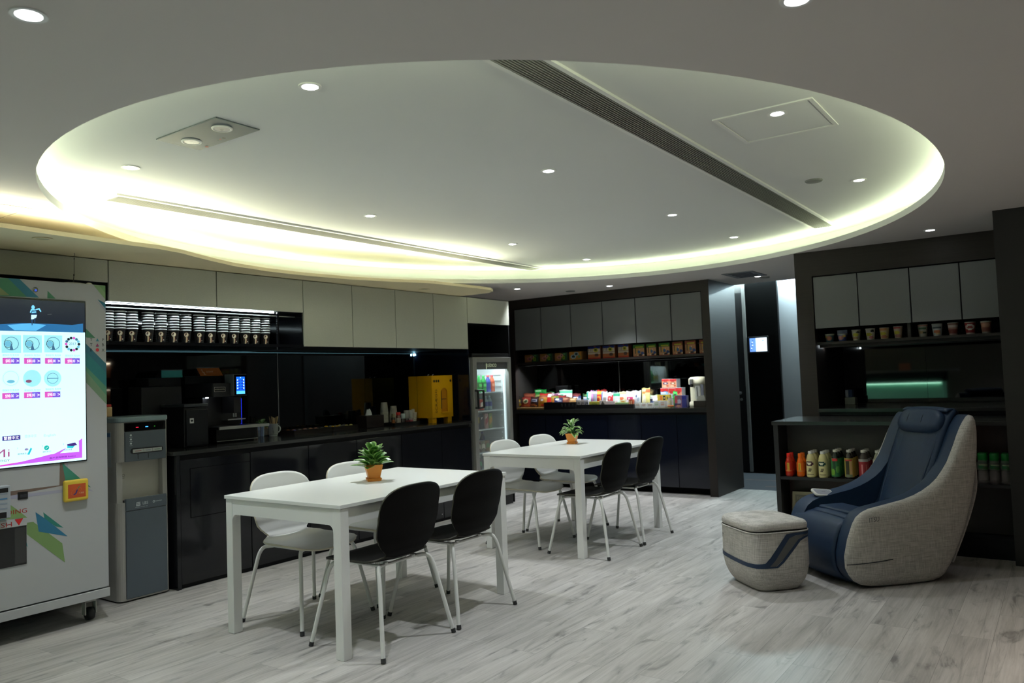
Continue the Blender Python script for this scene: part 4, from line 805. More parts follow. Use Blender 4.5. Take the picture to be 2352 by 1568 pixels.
# runner
RB = colmat(120, 205, 245, .5, 1.0); RBD = colmat(30, 70, 110, .5, .7); RW = colmat(200, 235, 250, .5, 1.0)
x, z = q2(*A_([(458, 395)])[0]); a.disc((x, EY - .0005, z), .009, RB, 14, (1, 0, 0), (0, 0, 1), .012)
spoly(A_([(430, 420), (500, 420), (510, 500), (435, 500)]), RBD, .0005); spoly(A_([(430, 420), (500, 425), (490, 440), (430, 440)]), RB, .0006); spoly(A_([(440, 455), (500, 450), (500, 470), (440, 475)]), RB, .0006)
spoly(A_([(430, 420), (440, 440), (425, 475), (412, 465)]), RB, .0006); spoly(A_([(500, 418), (545, 405), (572, 450), (560, 462), (535, 425), (500, 435)]), RB, .0006)
spoly(A_([(432, 500), (512, 500), (500, 540), (460, 560), (430, 562)]), RW, .0006); spoly(A_([(430, 562), (455, 560), (450, 640), (440, 648)]), RBD, .0006); spoly(A_([(470, 548), (490, 545), (488, 610), (478, 612)]), RBD, .0006)
spoly(A_([(655, 492), (715, 488), (715, 495), (660, 498)]), colmat(90, 96, 100, .5, .6), .0004)
# product tiles
TL = colmat(160, 232, 244, .5, .85); LN = colmat(70, 120, 160, .5, .6); LN2 = colmat(24, 40, 60, .5, .4); TLB = colmat(110, 190, 220, .5, .8); MAG, VIO = colmat(212, 84, 190, .5, .85), colmat(120, 84, 214, .5, .85); WH = colmat(255, 255, 255, .5, 1.3)
def tilesq(x, y, s):
    cx, cz = q2(*A_([(x, y)])[0]); a.poly([(cx - s, EY - .0002, cz - s), (cx + s, EY - .0002, cz - s), (cx + s, EY - .0002, cz + s), (cx - s, EY - .0002, cz + s)], TL)
    a.ring((cx, EY - .0004, cz + .002), s * .70, s * .76, LN, 22, XU, ZU); a.ring((cx - s * .35, EY - .0005, cz), s * .38, s * .43, LN2, 18, XU, ZU); a.disc((cx - s * .35, EY - .0004, cz), s * .34, TLB, 16, (1, 0, 0), (0, 0, 1)); a.poly([(cx - s * .2, EY - .0006, cz - s * .7), (cx + s * .22, EY - .0006, cz - s * .7), (cx - s * .02, EY - .0006, cz + s * .1)], LN)
for x in (-140, 158, 450, 738): tilesq(x, 902, .049)
cx, cz = q2(*A_([(1005, 905)])[0])
a.disc((cx, EY - .0002, cz), .046, colmat(196, 240, 246, .5, .95), 26, (1, 0, 0), (0, 0, 1))
for k in range(14): a.disc((cx + .036 * math.cos(k * .449), EY - .0004, cz + .036 * math.sin(k * .449)), .008, (LN2, TLB, LN, MAG)[k % 4] if k % 5 else LN2, 10, (1, 0, 0), (0, 0, 1))
a.text('2017', (cx, EY - .0005, cz - .006), XU, ZU, .022, LN, 'c', .04)
for i, x in enumerate((-150, 150, 446, 730)):
    cx, cz = q2(*A_([(x, 1378)])[0]); a.disc((cx, EY - .0002, cz), .047, colmat(205, 246, 250, .5, .96) if i < 2 else TL, 28, (1, 0, 0), (0, 0, 1))
    a.ring((cx, EY - .0003, cz), .038, .040, TL, 24, XU, ZU)
    if i == 2: a.disc((cx - .018, EY - .0005, cz - .016), .016, colmat(150, 96, 130, .5, .6), 12, (1, 0, 0), (0, 0, 1), .009)
    if i == 3: a.box(cx - .03, cx + .03, EY - .0006, EY - .0004, cz - .002, cz + .002, LN); a.ring((cx, EY - .0005, cz), .028, .030, LN, 22, XU, ZU)
    if i == 1: a.disc((cx, EY - .0005, cz - .018), .02, TLB, 16, (1, 0, 0), (0, 0, 1), .009)
def price(x0, x1, y, s):
    (xa, za), (xb, zb) = q2(*x0), q2(*x1); h = .0165
    a.poly([(xa, EY - .0003, za - h), ((xa + xb) / 2, EY - .0003, za - h), ((xa + xb) / 2, EY - .0003, za + h), (xa, EY - .0003, za + h)], MAG); a.poly([((xa + xb) / 2, EY - .0003, za - h), (xb, EY - .0003, za - h), (xb, EY - .0003, za + h), ((xa + xb) / 2, EY - .0003, za + h)], VIO)
    a.text(s, (xa + (xb - xa) * .18, EY - .0006, za - .008), XU, ZU, .023, WH, 'l', (xb - xa) * .5); a.text('>', (xb - (xb - xa) * .18, EY - .0006, za - .010), XU, ZU, .027, WH, 'l')
for (p0, p1, s) in (((34, 1137), (270, 1137), '$80.00'), ((333, 1138), (560, 1138), '$80.00'), ((622, 1138), (838, 1138), '$80.00'), ((897, 1139), (1105, 1139), '$98.00'), ((-260, 1137), (-40, 1137), '$80.00')): price(A_([p0])[0], A_([p1])[0], 0, s)
for (p0, p1, s) in (((30, 178), (265, 175), '$98.00'), ((332, 167), (556, 163), '$98.00'), ((620, 158), (836, 155), '$98.00')): price(B_([p0])[0], B_([p1])[0], 0, s)
CAP = colmat(110, 176, 190, .5, .7)
for (x, y) in ((150, 1060), (450, 1062), (738, 1062), (1005, 1066), (150, 1545), (450, 1545), (738, 1530)):
    cx, cz = q2(*A_([(x, y)])[0]); a.text('環保系列 馬克杯', (cx, EY - .0003, cz - .004), XU, ZU, .012, CAP, 'c', .084); a.text('(黑色)', (cx, EY - .0003, cz - .022), XU, ZU, .012, CAP, 'c', .05)
# language row, steps, logo and purple wave
cx, cz = q2(*B_([(158, 757)])[0]); a.poly([(cx - .045, EY - .0003, cz - .0125), (cx + .045, EY - .0003, cz - .0125), (cx + .045, EY - .0003, cz + .0125), (cx - .045, EY - .0003, cz + .0125)], colmat(66, 50, 150, .5, .6)); a.text('繁體中文', (cx, EY - .0006, cz - .007), XU, ZU, .020, WH, 'c', .076)
for (x, y, s) in ((425, 733, '简体中文'), (690, 718, 'English')): cx, cz = q2(*B_([(x, y)])[0]); a.text(s, (cx, EY - .0003, cz - .006), XU, ZU, .019, colmat(150, 216, 222, .5, .9), 'c', .062)
spoly(B_([(-500, 1200), (0, 1135), (300, 1085), (560, 1020), (690, 985), (745, 978), (865, 918), (1000, 860), (1085, 800), (1138, 760), (1138, 1030), (560, 1090), (0, 1155), (-500, 1225)]), colmat(190, 88, 236, .5, .9), .0003)
spoly(B_([(-500, 1200), (0, 1135), (300, 1085), (420, 1060), (100, 1140), (-500, 1225)]), colmat(210, 70, 196, .5, .9), .0005)
spoly(B_([(830, 968), (1005, 830), (1092, 800), (1096, 948)]), E_W, .0005)
cx, cz = q2(*B_([(135, 1015)])[0]); LGO = colmat(178, 92, 150, .5, .6); a.text('Mi', (cx, EY - .0004, cz), XU, ZU, .062, LGO, 'r', .082); cx, cz = q2(*B_([(138, 1078)])[0]); a.text('TECHNOLOGY', (cx, EY - .0004, cz), XU, ZU, .016, colmat(60, 90, 100, .5, .5), 'r', .165)
CYN = colmat(40, 186, 206, .5, .85)
for (x, y, s, n) in ((305, 975, '選擇產品', '1'), (650, 945, '選擇付款方式', '2'), (940, 918, '取貨及收據', '3')):
    cx, cz = q2(*B_([(x, y)])[0]); a.text(s, (cx, EY - .0007, cz - .004), XU, ZU, .010, colmat(60, 110, 130, .5, .5), 'c', .046)
    cx2, cz2 = q2(*B_([(x - 62, y - 78)])[0]); a.text(n, (cx2, EY - .0007, cz2 - .006), XU, ZU, .014, CAP, 'c')
spoly(B_([(425, 890), (445, 905), (405, 990), (375, 985)]), CYN, .0007); sdisc(*B_([(366, 915)])[0], .010, colmat(150, 140, 190, .5, .7), .0006, .006)
sdisc(*B_([(645, 892)])[0], .0135, colmat(0, 172, 166, .5, .8), .0007); cx, cz = q2(*B_([(645, 892)])[0]); a.text('✓', (cx, EY - .0010, cz - .006), XU, ZU, .018, WH, 'c')
spoly(B_([(930, 840), (1040, 820), (1070, 855), (1000, 868), (930, 862)]), colmat(72, 40, 130, .5, .6), .0008); spoly(B_([(930, 862), (1000, 868), (1035, 860), (1010, 895), (930, 897)]), CYN, .0007)
cx, cz = q2(*B_([(1050, 1012)])[0]); a.text('客戶查詢熱線 hotline', (cx, EY - .0007, cz), XU, ZU, .012, colmat(86, 30, 120, .5, .5), 'r', .145)
a.build('display', sc_)
# yellow card reader
q0, q1 = VP(144, 1104), VP(198, 1144); x0, x1 = q0.x - .004, q1.x + .002; zc = (q0.z + q1.z) / 2 - .002; hz = .062
a = MB(); a.box(x0, x1, VY - .030, VY - .0002, zc - hz, zc + hz, colmat(222, 190, 66, .4)); cr = a.build('card_reader', t, bevel=.012, seg=3)
a = MB(); w = (x1 - x0) / 2; cx = (x0 + x1) / 2; a.box(cx - w * .72, cx + w * .72, VY - .0308, VY - .0302, zc - hz * .66, zc + hz * .60, colmat(196, 84, 44)); rp = a.build('reader_label', cr)
a = MB(); pts = [(-.024, -.024), (-.012, -.026), (-.002, -.016), (.004, .000), (.004, .008), (-.004, .002), (-.010, -.014)]; a.poly([(cx + u_, VY - .0312, zc + v_) for u_, v_ in pts], colmat(64, 52, 120)); pts = [(.002, .006), (.006, .006), (.014, .018), (.026, .024), (.014, .023), (.006, .018)]; a.poly([(cx + u_, VY - .0314, zc + v_) for u_, v_ in pts], colmat(96, 128, 84))
a.ring((cx - .004, VY - .0313, zc - .004), .0285, .0295, colmat(206, 130, 80), 20, Vector((1, 0, .35)), Vector((0, 0, .6))); a.text('八達通', (cx + .010, VY - .0314, zc - .020), XU, ZU, .010, colmat(225, 190, 150), 'l', .028); a.build('logo', rp)
# coin slot, card terminal, push flap
q0, q1 = VP(*C_([(245, 415)])[0]), VP(*C_([(382, 515)])[0]); a = MB(); a.box(q0.x, q1.x, VY - .004, VY - .0002, q1.z + .002, q0.z - .004, M_BLK); a.box(q0.x + .01, q1.x - .006, VY - .0048, VY - .004, q1.z + .012, q0.z - .018, colmat(52, 52, 60, .3)); a.build('coin_slot', t)
q0, q1 = VP(*C_([(85, 320)])[0]), VP(*C_([(80, 770)])[0]); a = MB(); a.box(1.84, q0.x + .003, VY - .05, VY - .0002, q1.z, q0.z, colmat(165, 170, 178)); tm = a.build('card_terminal', t, bevel=.005)
zt, zb = q0.z, q1.z; xr = q0.x + .003
a = MB(); a.box(1.85, xr - .014, VY - .0512, VY - .0502, zt - .035, zt - .012, M_BLK); a.box(1.85, xr - .022, VY - .0512, VY - .0502, zb + .004, zb + .035, M_BLK)
for k in range(4): a.box(1.85, xr - .018, VY - .0511, VY - .0502, zb + .05 + .026 * k, zb + .058 + .026 * k, colmat(140, 150, 165) if k != 2 else colmat(80, 130, 170))
a.build('keypad', tm)
q0, q1 = VP(*C_([(362, 775)])[0]), VP(*C_([(355, 1425)])[0]); qf = VP(*C_([(358, 880)])[0])
fx1, fz0, fz1 = q0.x, q1.z + .004, qf.z
a = MB(); a.box(1.50, fx1 + .003, VY - .006, VY - .0002, fz1 + .001, q0.z, VW); ps = a.build('push_plate', t, bevel=.002)
a = MB(); q = VP(*C_([(158, 872)])[0]); a.text('PUSH', (q.x, VY - .0066, (fz1 + q0.z) / 2 - .014), XU, ZU, .036, RD, 'r', .115); q = VP(*C_([(255, 830)])[0]); a.poly([(q.x - .022, VY - .0066, q.z + .016), (q.x, VY - .0066, q.z - .020), (q.x + .022, VY - .0066, q.z + .016)], colmat(205, 40, 40)); a.build('lettering', ps)
a = MB(); a.box(1.50, fx1, VY - .004, VY - .0002, fz0, fz1 - .001, mat('smoked_flap', (.022, .022, .023), .22)); a.box(fx1 - .06, fx1 - .004, VY - .0045, VY - .004, fz0 + .01, fz1 - .008, mat('smoked_flap_edge', (.045, .045, .046), .25)); a.build('delivery_flap', t, bevel=.004)
# aerial and cable on top
q = VP(192, 652); t2 = thing('aerial', 'thin black whip aerial standing on the vending machine', 'aerial', (q.x, 4.86, VZ1))
qb, qt = P(191, 650, 'y', 4.86), P(193.5, 570, 'y', 4.86); h = qt.z - VZ1
a = MB(); a.lathe((q.x, 4.86, VZ1), [(.016, 0), (.014, .004), (.005, .018), (.004, .03)], M_BLK, 16); a.build('foot', t2)
a = MB(); a.tube([(q.x, 4.86, VZ1 + .03), (q.x + .004, 4.86, VZ1 + h * .3), (q.x + .006, 4.86, VZ1 + h)], [.0022, .0018, .0012], colmat(70, 66, 58), 8); a.ball((q.x + .006, 4.86, VZ1 + h), (.003, .003, .004), colmat(70, 66, 58), 8, 6); a.ball((q.x + .003, 4.86, VZ1 + h * .28), (.004, .004, .006), M_BLK, 8, 6); a.ball((q.x + .005, 4.86, VZ1 + h * .70), (.003, .003, .006), M_BLK, 8, 6); a.build('whip', t2)
a = MB(); a.tube([(2.25, 4.86, VZ1 + .006), (2.30, 4.84, VZ1 + .012), (2.36, 4.82, VZ1 + .010), (2.43, 4.84, VZ1 + .008)], .006, colmat(205, 205, 198), 8); a.ball((2.425, 4.84, VZ1 + .012), (.02, .014, .012), colmat(225, 225, 218), 10, 6); tag(a.build('cable'), 'short white cable with a plug on top of the vending machine', 'cable')

# ------------------------------------------------------------------ drinks fridge
FX0, FX1, FY, FD, FZ1 = 6.322, 6.992, 4.94, .62, 1.575
t = thing('drinks_fridge', 'upright grey drinks fridge with a lit glass door', 'fridge', ((FX0 + FX1) / 2, FY + .3, 0)); FGR = mat('fridge_grey', (.30, .30, .28), .42, metal=.2); FIN = mat('fridge_liner', (.70, .74, .74), .5)
a = MB(); th = .035; y0, y1 = FY + .055, FY + FD
a.box(FX0, FX0 + th, y0, y1, .10, FZ1, FGR); a.box(FX1 - th, FX1, y0, y1, .10, FZ1, FGR); a.box(FX0 + th, FX1 - th, y1 - th, y1, .10, FZ1, FGR); a.box(FX0 + th, FX1 - th, y0, y1 - th, FZ1 - th, FZ1, FGR); a.box(FX0 + th, FX1 - th, y0, y1 - th, .10, .10 + th, FGR); a.build('body', t)
a = MB(); e = .002; a.box(FX0 + th, FX0 + th + e, y0, y1 - th, .14, FZ1 - th, FIN); a.box(FX1 - th - e, FX1 - th, y0, y1 - th, .14, FZ1 - th, FIN); a.box(FX0 + th, FX1 - th, y1 - th - e, y1 - th, .14, FZ1 - th, FIN); a.box(FX0 + th, FX1 - th, y0, y1 - th, FZ1 - th - e, FZ1 - th, FIN)
for z in [.2 + .0625 * k for k in range(20)]: a.box(FX1 - th - .016, FX1 - th - e, y0 + .06, y1 - th - .05, z, z + .006, FIN)
a.build('liner', t)
a = MB(); a.box(FX0 + .01, FX1 - .01, FY + .03, y1 - .02, 0, .10, M_BLK); a.build('plinth', t)
a = MB(); a.box(FX0 + .012, FX1 - .012, FY + .02, y1 - .05, FZ1 + .002, FZ1 + .037, M_BLK); a.build('top_cap', t, bevel=.004)
a = MB(); fz0, fz1, fw = .105, FZ1 - .002, .062; a.box(FX0, FX0 + fw, FY, FY + .045, fz0, fz1, FGR); a.box(FX1 - fw * .75, FX1, FY, FY + .045, fz0, fz1, FGR); a.box(FX0 + fw, FX1 - fw * .75, FY, FY + .045, fz1 - .052, fz1, FGR); a.box(FX0 + fw, FX1 - fw * .75, FY, FY + .045, fz0, fz0 + .06, FGR); dr = a.build('door', t, bevel=.004)
gx0, gx1, gz0, gz1 = FX0 + fw, FX1 - fw * .75, fz0 + .06, fz1 - .052
a = MB(); a.box(gx0, gx1, FY + .018, FY + .022, gz0, gz1, M_GLASS); a.build('door_glass', dr)
a = MB(); a.box(gx0, gx1, FY + .024, FY + .030, gz1 - .075, gz1, M_BLACKGL); a.build('header', dr)
q = P(1127, 842, 'y', FY + .02); a = MB(); GL = colmat(196, 206, 170, .5, .35); a.text('LEDICO', (q.x + .02, FY + .0175, gz1 - .050), XU, ZU, .050, GL, 'c', .16); a.poly([(q.x - .085, FY + .0175, gz1 - .07), (q.x - .070, FY + .0175, gz1 - .07), (q.x - .070, FY + .0175, gz1 - .012), (q.x - .085, FY + .0175, gz1 - .012)], GL); a.build('lettering', dr)
hq0, hq1 = P(1093, 897, 'y', FY - .03), P(1109, 936, 'y', FY - .03); hx, hx2 = FX0 + .022, FX0 + .115; hz0, hz1 = hq1.z, hq0.z
a = MB(); a.tube([(hx, FY - .001, hz1), (hx, FY - .035, hz1), (hx2, FY - .035, hz1), (hx2, FY - .035, hz0), (hx, FY - .035, hz0), (hx, FY - .001, hz0)], .012, M_BLK, 8); a.tube([(hx, FY - .035, hz1), (hx, FY - .035, hz0)], .012, M_BLK, 8); a.build('handle', dr)
a = MB(); a.box(gx0 + .02, gx1 - .05, FY + .075, FY + .10, FZ1 - th - .020, FZ1 - th - .006, mat('fridge_led', (1, 1, 1), .5, emit=26, ecol=(.80, .96, 1))); a.box(FX1 - th - .018, FX1 - th - .006, FY + .065, FY + .078, .5, FZ1 - .16, mat('fridge_led_side', (1, 1, 1), .5, emit=.35, ecol=(.72, .95, 1))); a.build('lamp', t)
SHZ = [P(1125, y_, 'y', FY + .10).z for y_ in (900, 942, 984, 1037, 1076)]
SHZ = [1.33 - (1.33 - z) * 1.0 for z in SHZ]
for z in SHZ:
    a = MB(); a.box(FX0 + th + .004, FX1 - th - .018, FY + .085, y1 - th - .02, z - .010, z, colmat(205, 222, 222, .4)); a.build('shelf', t)
def drink(kind, x, y, z, c, label, band=None, cap=None, group='drinks in the fridge', sc=1.0, h=None, band2=None):
    t = thing(kind, label, 'drink', (x, y, z + .0006), 0, group); a = MB()
    if kind == 'drink_can':
        a.lathe((0, 0, 0), [(.025 * sc, 0), (.032 * sc, .006), (.033 * sc, .012), (.033 * sc, .112), (.026 * sc, .122), (.024 * sc, .121)], colmat(*c, .25), 18, mf=lambda i, k: colmat(*c, .25) if i in (1, 2, 3) else M_STEEL); a.build('can_body', t, local=True)
        if band: b2 = MB(); b2.grid(lambda u_, v_: Vector((.0334 * sc * math.sin(-.9 + 1.5 * u_), -.0334 * sc * math.cos(-.9 + 1.5 * u_), .035 + .045 * v_ + .012 * math.sin(4 * u_))), 8, 1, colmat(*band)); b2.build('print', t, local=True)
    elif kind == 'drink_carton':
        hh = h or .13; a.box(-.028, .028, -.02, .02, 0, hh, colmat(*c, .5)); a.build('carton_body', t, local=True, bevel=.002)
        if band: b2 = MB(); b2.poly([(-.027, -.0206, hh * .2), (.027, -.0206, hh * .45), (.027, -.0206, hh * .85), (-.027, -.0206, hh * .6)], colmat(*band)); b2.build('print', t, local=True)
        b2 = MB(); b2.poly([(-.018, -.0204, hh * .62), (.018, -.0204, hh * .62), (.018, -.0204, hh * .80), (-.018, -.0204, hh * .80)], colmat(*(band2 or (225, 225, 215)))); b2.build('title', t, local=True)
    else:
        hh = h or .20; k = sc
        pr_ = [(.026 * k, 0), (.031 * k, .008), (.031 * k, hh * .15), (.029 * k, hh * .22), (.031 * k, hh * .28), (.031 * k, hh * .58), (.027 * k, hh * .70), (.013 * k, hh * .86), (.012 * k, hh * .90)]
        a.lathe((0, 0, 0), pr_, colmat(*c, .12), 18); a.build('bottle_body', t, local=True)
        if band: b2 = MB(); b2.lathe((0, 0, 0), [(.0318 * k, hh * .27), (.0318 * k, hh * .58)], colmat(*band, .35), 18, cap=False); lb = b2.build('label', t, local=True)
        if band2: b2 = MB(); b2.grid(lambda u_, v_: Vector((.0323 * k * math.sin(-.8 + 1.2 * u_), -.0323 * k * math.cos(-.8 + 1.2 * u_), hh * (.33 + .18 * v_))), 6, 1, colmat(*band2)); b2.build('print', t, local=True)
        b2 = MB(); b2.lathe((0, 0, 0), [(.014 * k, hh * .90), (.0145 * k, hh * .91), (.0145 * k, hh * .985), (.013 * k, hh)], colmat(*(cap or (220, 220, 215)), .35), 16); b2.build('cap', t, local=True)
    return t
yb = FY + .15; zz = SHZ; XL = FX0 + th
for i, (x, c, band, cap, b2, tx) in enumerate([(.085, (190, 200, 190), (214, 184, 60), (225, 235, 235), (235, 235, 225), 'yellow labelled bottle at the left of the top fridge shelf'), (.155, (190, 200, 190), (214, 184, 60), (225, 235, 235), (90, 130, 170), 'yellow labelled bottle, second from the left on the top fridge shelf'), (.245, (30, 140, 60), (20, 90, 40), (60, 180, 90), (80, 190, 90), 'green bottle left of its twin on the top fridge shelf'), (.325, (30, 140, 60), (20, 90, 40), (60, 180, 90), (80, 190, 90), 'green bottle right of its twin on the top fridge shelf'), (.405, (60, 70, 150), (40, 50, 140), (220, 70, 80), None, 'blue bottle with a red cap on the top fridge shelf'), (.478, (206, 96, 60), (200, 80, 50), (230, 70, 80), (230, 150, 110), 'orange red bottle at the right of the top fridge shelf')]):
    drink('drink_bottle', XL + x, yb, zz[0], c, tx, band, cap, h=.178 if i > 1 else .172, band2=b2)
for x, c, b_, tx in ((.095, (120, 40, 36), (225, 225, 220), 'dark red can behind the door handle, second fridge shelf'), (.185, (150, 44, 36), (235, 235, 230), 'red can left of its twin on the second fridge shelf'), (.262, (176, 60, 40), (235, 225, 215), 'red can with a bright top on the second fridge shelf')): drink('drink_can', XL + x, yb, zz[1], c, tx, b_, sc=1.12)
for x, tx in ((.345, 'clear water bottle with a blue label next to the cans, second fridge shelf'), (.425, 'clear water bottle with a blue label, middle of three on the second fridge shelf'), (.495, 'clear water bottle with a blue label at the right of the second fridge shelf')): drink('drink_bottle', XL + x, yb + .06, zz[1], (150, 180, 190), tx, (40, 64, 160), (190, 230, 220), h=.152)
for x, c, b_, b2, tx in ((.09, (120, 180, 170), (90, 160, 140), (190, 220, 210), 'pale green drink carton at the left of the third fridge shelf'), (.175, (60, 66, 110), (200, 180, 40), (200, 200, 210), 'blue and yellow drink carton on the third fridge shelf'), (.255, (24, 24, 34), (30, 30, 40), (210, 200, 200), 'black drink carton on the third fridge shelf'), (.335, (190, 150, 140), (180, 90, 90), (220, 210, 190), 'pink drink carton on the third fridge shelf'), (.405, (120, 140, 80), (190, 150, 70), (150, 180, 90), 'olive green drink carton at the right of the third fridge shelf')): drink('drink_carton', XL + x, yb, zz[2], c, tx, b_, h=.155 if x < .3 else .16, band2=b2)
for x, c, b_, tx in ((.10, (186, 190, 40), (90, 110, 30), 'yellow green can at the left of the fourth fridge shelf'), (.18, (90, 60, 54), (180, 170, 150), 'dark brown can on the fourth fridge shelf'), (.255, (110, 110, 90), (190, 190, 170), 'grey olive can on the fourth fridge shelf'), (.335, (130, 110, 80), (90, 130, 70), 'tan and green can on the fourth fridge shelf')): drink('drink_can', XL + x, yb, zz[3], c, tx, b_, sc=1.15)
for x, c, tx in ((.21, (30, 34, 40), 'dark bottle behind the cans on the fourth fridge shelf, left'), (.33, (26, 34, 70), 'dark blue bottle behind the cans on the fourth fridge shelf'), (.43, (26, 34, 80), 'blue bottle at the right of the fourth fridge shelf')): drink('drink_bottle', XL + x, yb + .12, zz[3], c, tx, (40, 60, 120), (30, 50, 140), h=.20)
for x, c, b_, tx in ((.10, (170, 40, 36), (220, 150, 140), 'red can at the left of the lowest visible fridge shelf'), (.185, (80, 84, 78), (60, 140, 90), 'grey green can on the lowest visible fridge shelf')): drink('drink_can', XL + x, yb, zz[4], c, tx, b_, sc=1.2)
# ------------------------------------------------------------------ snack wall
SEAM = [P(x, y, 'x', XS).y for x, y in ((1181, 800), (1244.3, 798), (1312.7, 794), (1385.5, 790), (1462, 785), (1543.5, 781), (1609.4, 777))]
SEAM[0] = 5.685; SEAM[-1] = 3.20
SL = ['grey wall cabinet at the left end of the snack wall, next to the fridge', 'second grey wall cabinet from the fridge on the snack wall', 'third grey wall cabinet from the fridge on the snack wall', 'fourth grey wall cabinet from the fridge, above the green noodle bags', 'fifth grey wall cabinet from the fridge on the snack wall', 'grey wall cabinet at the right end of the snack wall by the wood pillar']
for k in range(6):
    y1, y0 = SEAM[k], SEAM[k + 1]
    t = thing('wall_cabinet', SL[k], 'cabinet', (8.45, (y0 + y1) / 2, 1.697), 0, 'grey wall cabinets over the snack counter')
    a = MB(); a.box(XS + .02, 8.755, y0 + .002, y1 - .002, 1.700, 2.213, M_MATTE); a.build('body', t)
    a = MB(); a.box(XS, XS + .018, y0 + .0055, y1 - .0055, 1.695, 2.206, M_LAM2); a.build('door', t, bevel=.0015)
for k in range(6):
    y1, y0 = SEAM[k], SEAM[k + 1]
    t = thing('base_cabinet', ['navy gloss base cabinet beside the fridge', 'navy gloss base cabinet behind the left white chairs', 'navy gloss base cabinet behind the far plant', 'dark gloss base cabinet behind the far table', 'dark gloss base cabinet behind the far black chair', 'dark gloss base cabinet next to the wood pillar'][k], 'cabinet', (8.45, (y0 + y1) / 2, 0), 0, 'gloss base cabinets under the snack counter')
    a = MB(); a.box(XS + .04, 8.755, y0 + .001, y1 - .001, .07, .899, M_MATTE); a.box(XS + .10, 8.75, y0 + .001, y1 - .001, 0, .07, M_SHADOW); a.build('body', t)
    a = MB(); a.box(XS + .02, XS + .038, y0 + .003, y1 - .003, .075, .875, M_GLOSSB); a.build('door', t, bevel=.0015)
ZK = .948
a = MB(); a.box(XS - .005, 8.755, 3.195, 5.745, .901, ZK, M_TOP); tag(a.build('worktop', bevel=.002), 'dark quartz counter of the snack wall carrying the snack bags', 'worktop')
ym = P(1423, 870, 'x', 8.72).y
for (y0, y1, tx) in ((ym, 5.745, 'dark mirror behind the snack bags on the fridge side'), (3.195, ym, 'dark mirror behind the red biscuit packs and water boiler')):
    a = MB(); a.box(8.72, 8.74, y0 + .002, y1 - .002, ZK + .002, 1.695, M_MIRROR); tag(a.build('mirror_panel'), tx, 'mirror', 'dark mirrors of the snack wall')
a = MB(); a.box(8.715, 8.7195, ym - .004, ym + .004, ZK + .001, 1.55, M_ALU); tag(a.build('joint_strip'), 'thin metal joint strip between the two snack wall mirrors', 'strip')
XSH = 8.26; zsh = P(1320, 826.5, 'x', XSH).z
t = thing('display_shelf', 'dark wood shelf under the grey cabinets carrying boxed snacks', 'shelf', (8.45, 4.45, zsh - .03))
a = MB(); a.box(XS + .02, 8.715, 3.195, 5.745, zsh - .028, zsh, M_WOOD); a.build('board', t)
a = MB(); a.box(8.252, 8.264, 3.30, 5.60, zsh - .034, zsh - .029, M_SNACKLED); a.build('led_tube', t)
a = MB(); a.box(8.242, 8.246, 3.20, 5.74, zsh - .045, zsh - .0275, M_SHADOW); a.box(8.270, 8.274, 3.20, 5.74, zsh - .045, zsh - .0275, M_SHADOW); a.build('baffle', t)
XQ = Vector((0, -1, 0))
def facebox(name, label, cat, group, px0, px1, pyt, pyb, X, depth, zb, c_side, pat, nu=10, nv=10, rz=0.0, bev=.003):
    """packet whose printed front faces the room (-x)"""
    a_, b_ = P(px0, (pyt + pyb) / 2, 'x', X), P(px1, (pyt + pyb) / 2, 'x', X); zt = P((px0 + px1) / 2, pyt, 'x', X).z
    y0, y1 = b_.y, a_.y; w = y1 - y0; h = zt - zb
    t = thing(name, label, cat, (X, (y0 + y1) / 2, zb), rz, group)
    m = MB(); m.box(0, depth, -w / 2, w / 2, 0.0006, h, c_side); m.build('carton', t, local=True, bevel=bev)
    m = MB(); m.grid(lambda u_, v_: Vector((-.0008, w / 2 * (1 - 2 * u_) * .97, h * (.015 + .97 * v_))), nu, nv, c_side, False, pat); m.build('front_print', t, local=True)
    return t
def blobs(base, items):
    """pattern from ellipses / rectangles in 0..1 front coordinates (x right, y up)"""
    def f(u_, v_):
        c = base
        for it in items:
            k, x, y, w, h, col = it
            if (k == 'e' and ((u_ - x) / w) ** 2 + ((v_ - y) / h) ** 2 < 1) or (k == 'r' and abs(u_ - x) < w and abs(v_ - y) < h): c = col
        return colmat(*c, .5)
    return f
G = 'boxed snacks on the dark wood shelf'
bk = [('r', .74, .5, .26, .5, (44, 84, 52)), ('r', .25, .9, .3, .12, (150, 104, 52)), ('e', .35, .42, .2, .24, (206, 128, 116)), ('e', .55, .68, .14, .18, (214, 150, 140)), ('e', .36, .42, .09, .12, (130, 90, 84)), ('e', .55, .68, .07, .09, (120, 84, 76)), ('e', .72, .38, .12, .26, (150, 176, 52)), ('e', .72, .38, .06, .14, (90, 130, 40)), ('e', .78, .82, .10, .14, (100, 150, 96))]
for i, (x0, x1, t0, b0) in enumerate(((1205, 1237, 814, 831), (1240, 1269, 812, 830), (1274, 1303, 810, 827))):
    facebox('biscuit_box', ['small green and tan biscuit box at the left end of the snack shelf', 'small green and tan biscuit box, middle of the three', 'small green and tan biscuit box next to the orange box'][i], 'box', G, x0, x1, t0, b0, XSH, .10, zsh, colmat(70, 62, 40), blobs((168, 120, 74), bk), 22, 14)
facebox('biscuit_box', 'small orange biscuit box with blue rings on the snack shelf', 'box', G, 1307.5, 1339, 807, 825, XSH, .10, zsh, colmat(120, 84, 40), blobs((200, 136, 56), [('e', .3, .4, .2, .26, (170, 200, 210)), ('e', .3, .4, .12, .15, (36, 52, 60)), ('e', .52, .72, .17, .24, (160, 196, 210)), ('e', .52, .72, .10, .13, (40, 56, 66)), ('e', .72, .38, .09, .18, (110, 150, 80)), ('r', .95, .5, .04, .5, (120, 80, 40))]), 22, 14)
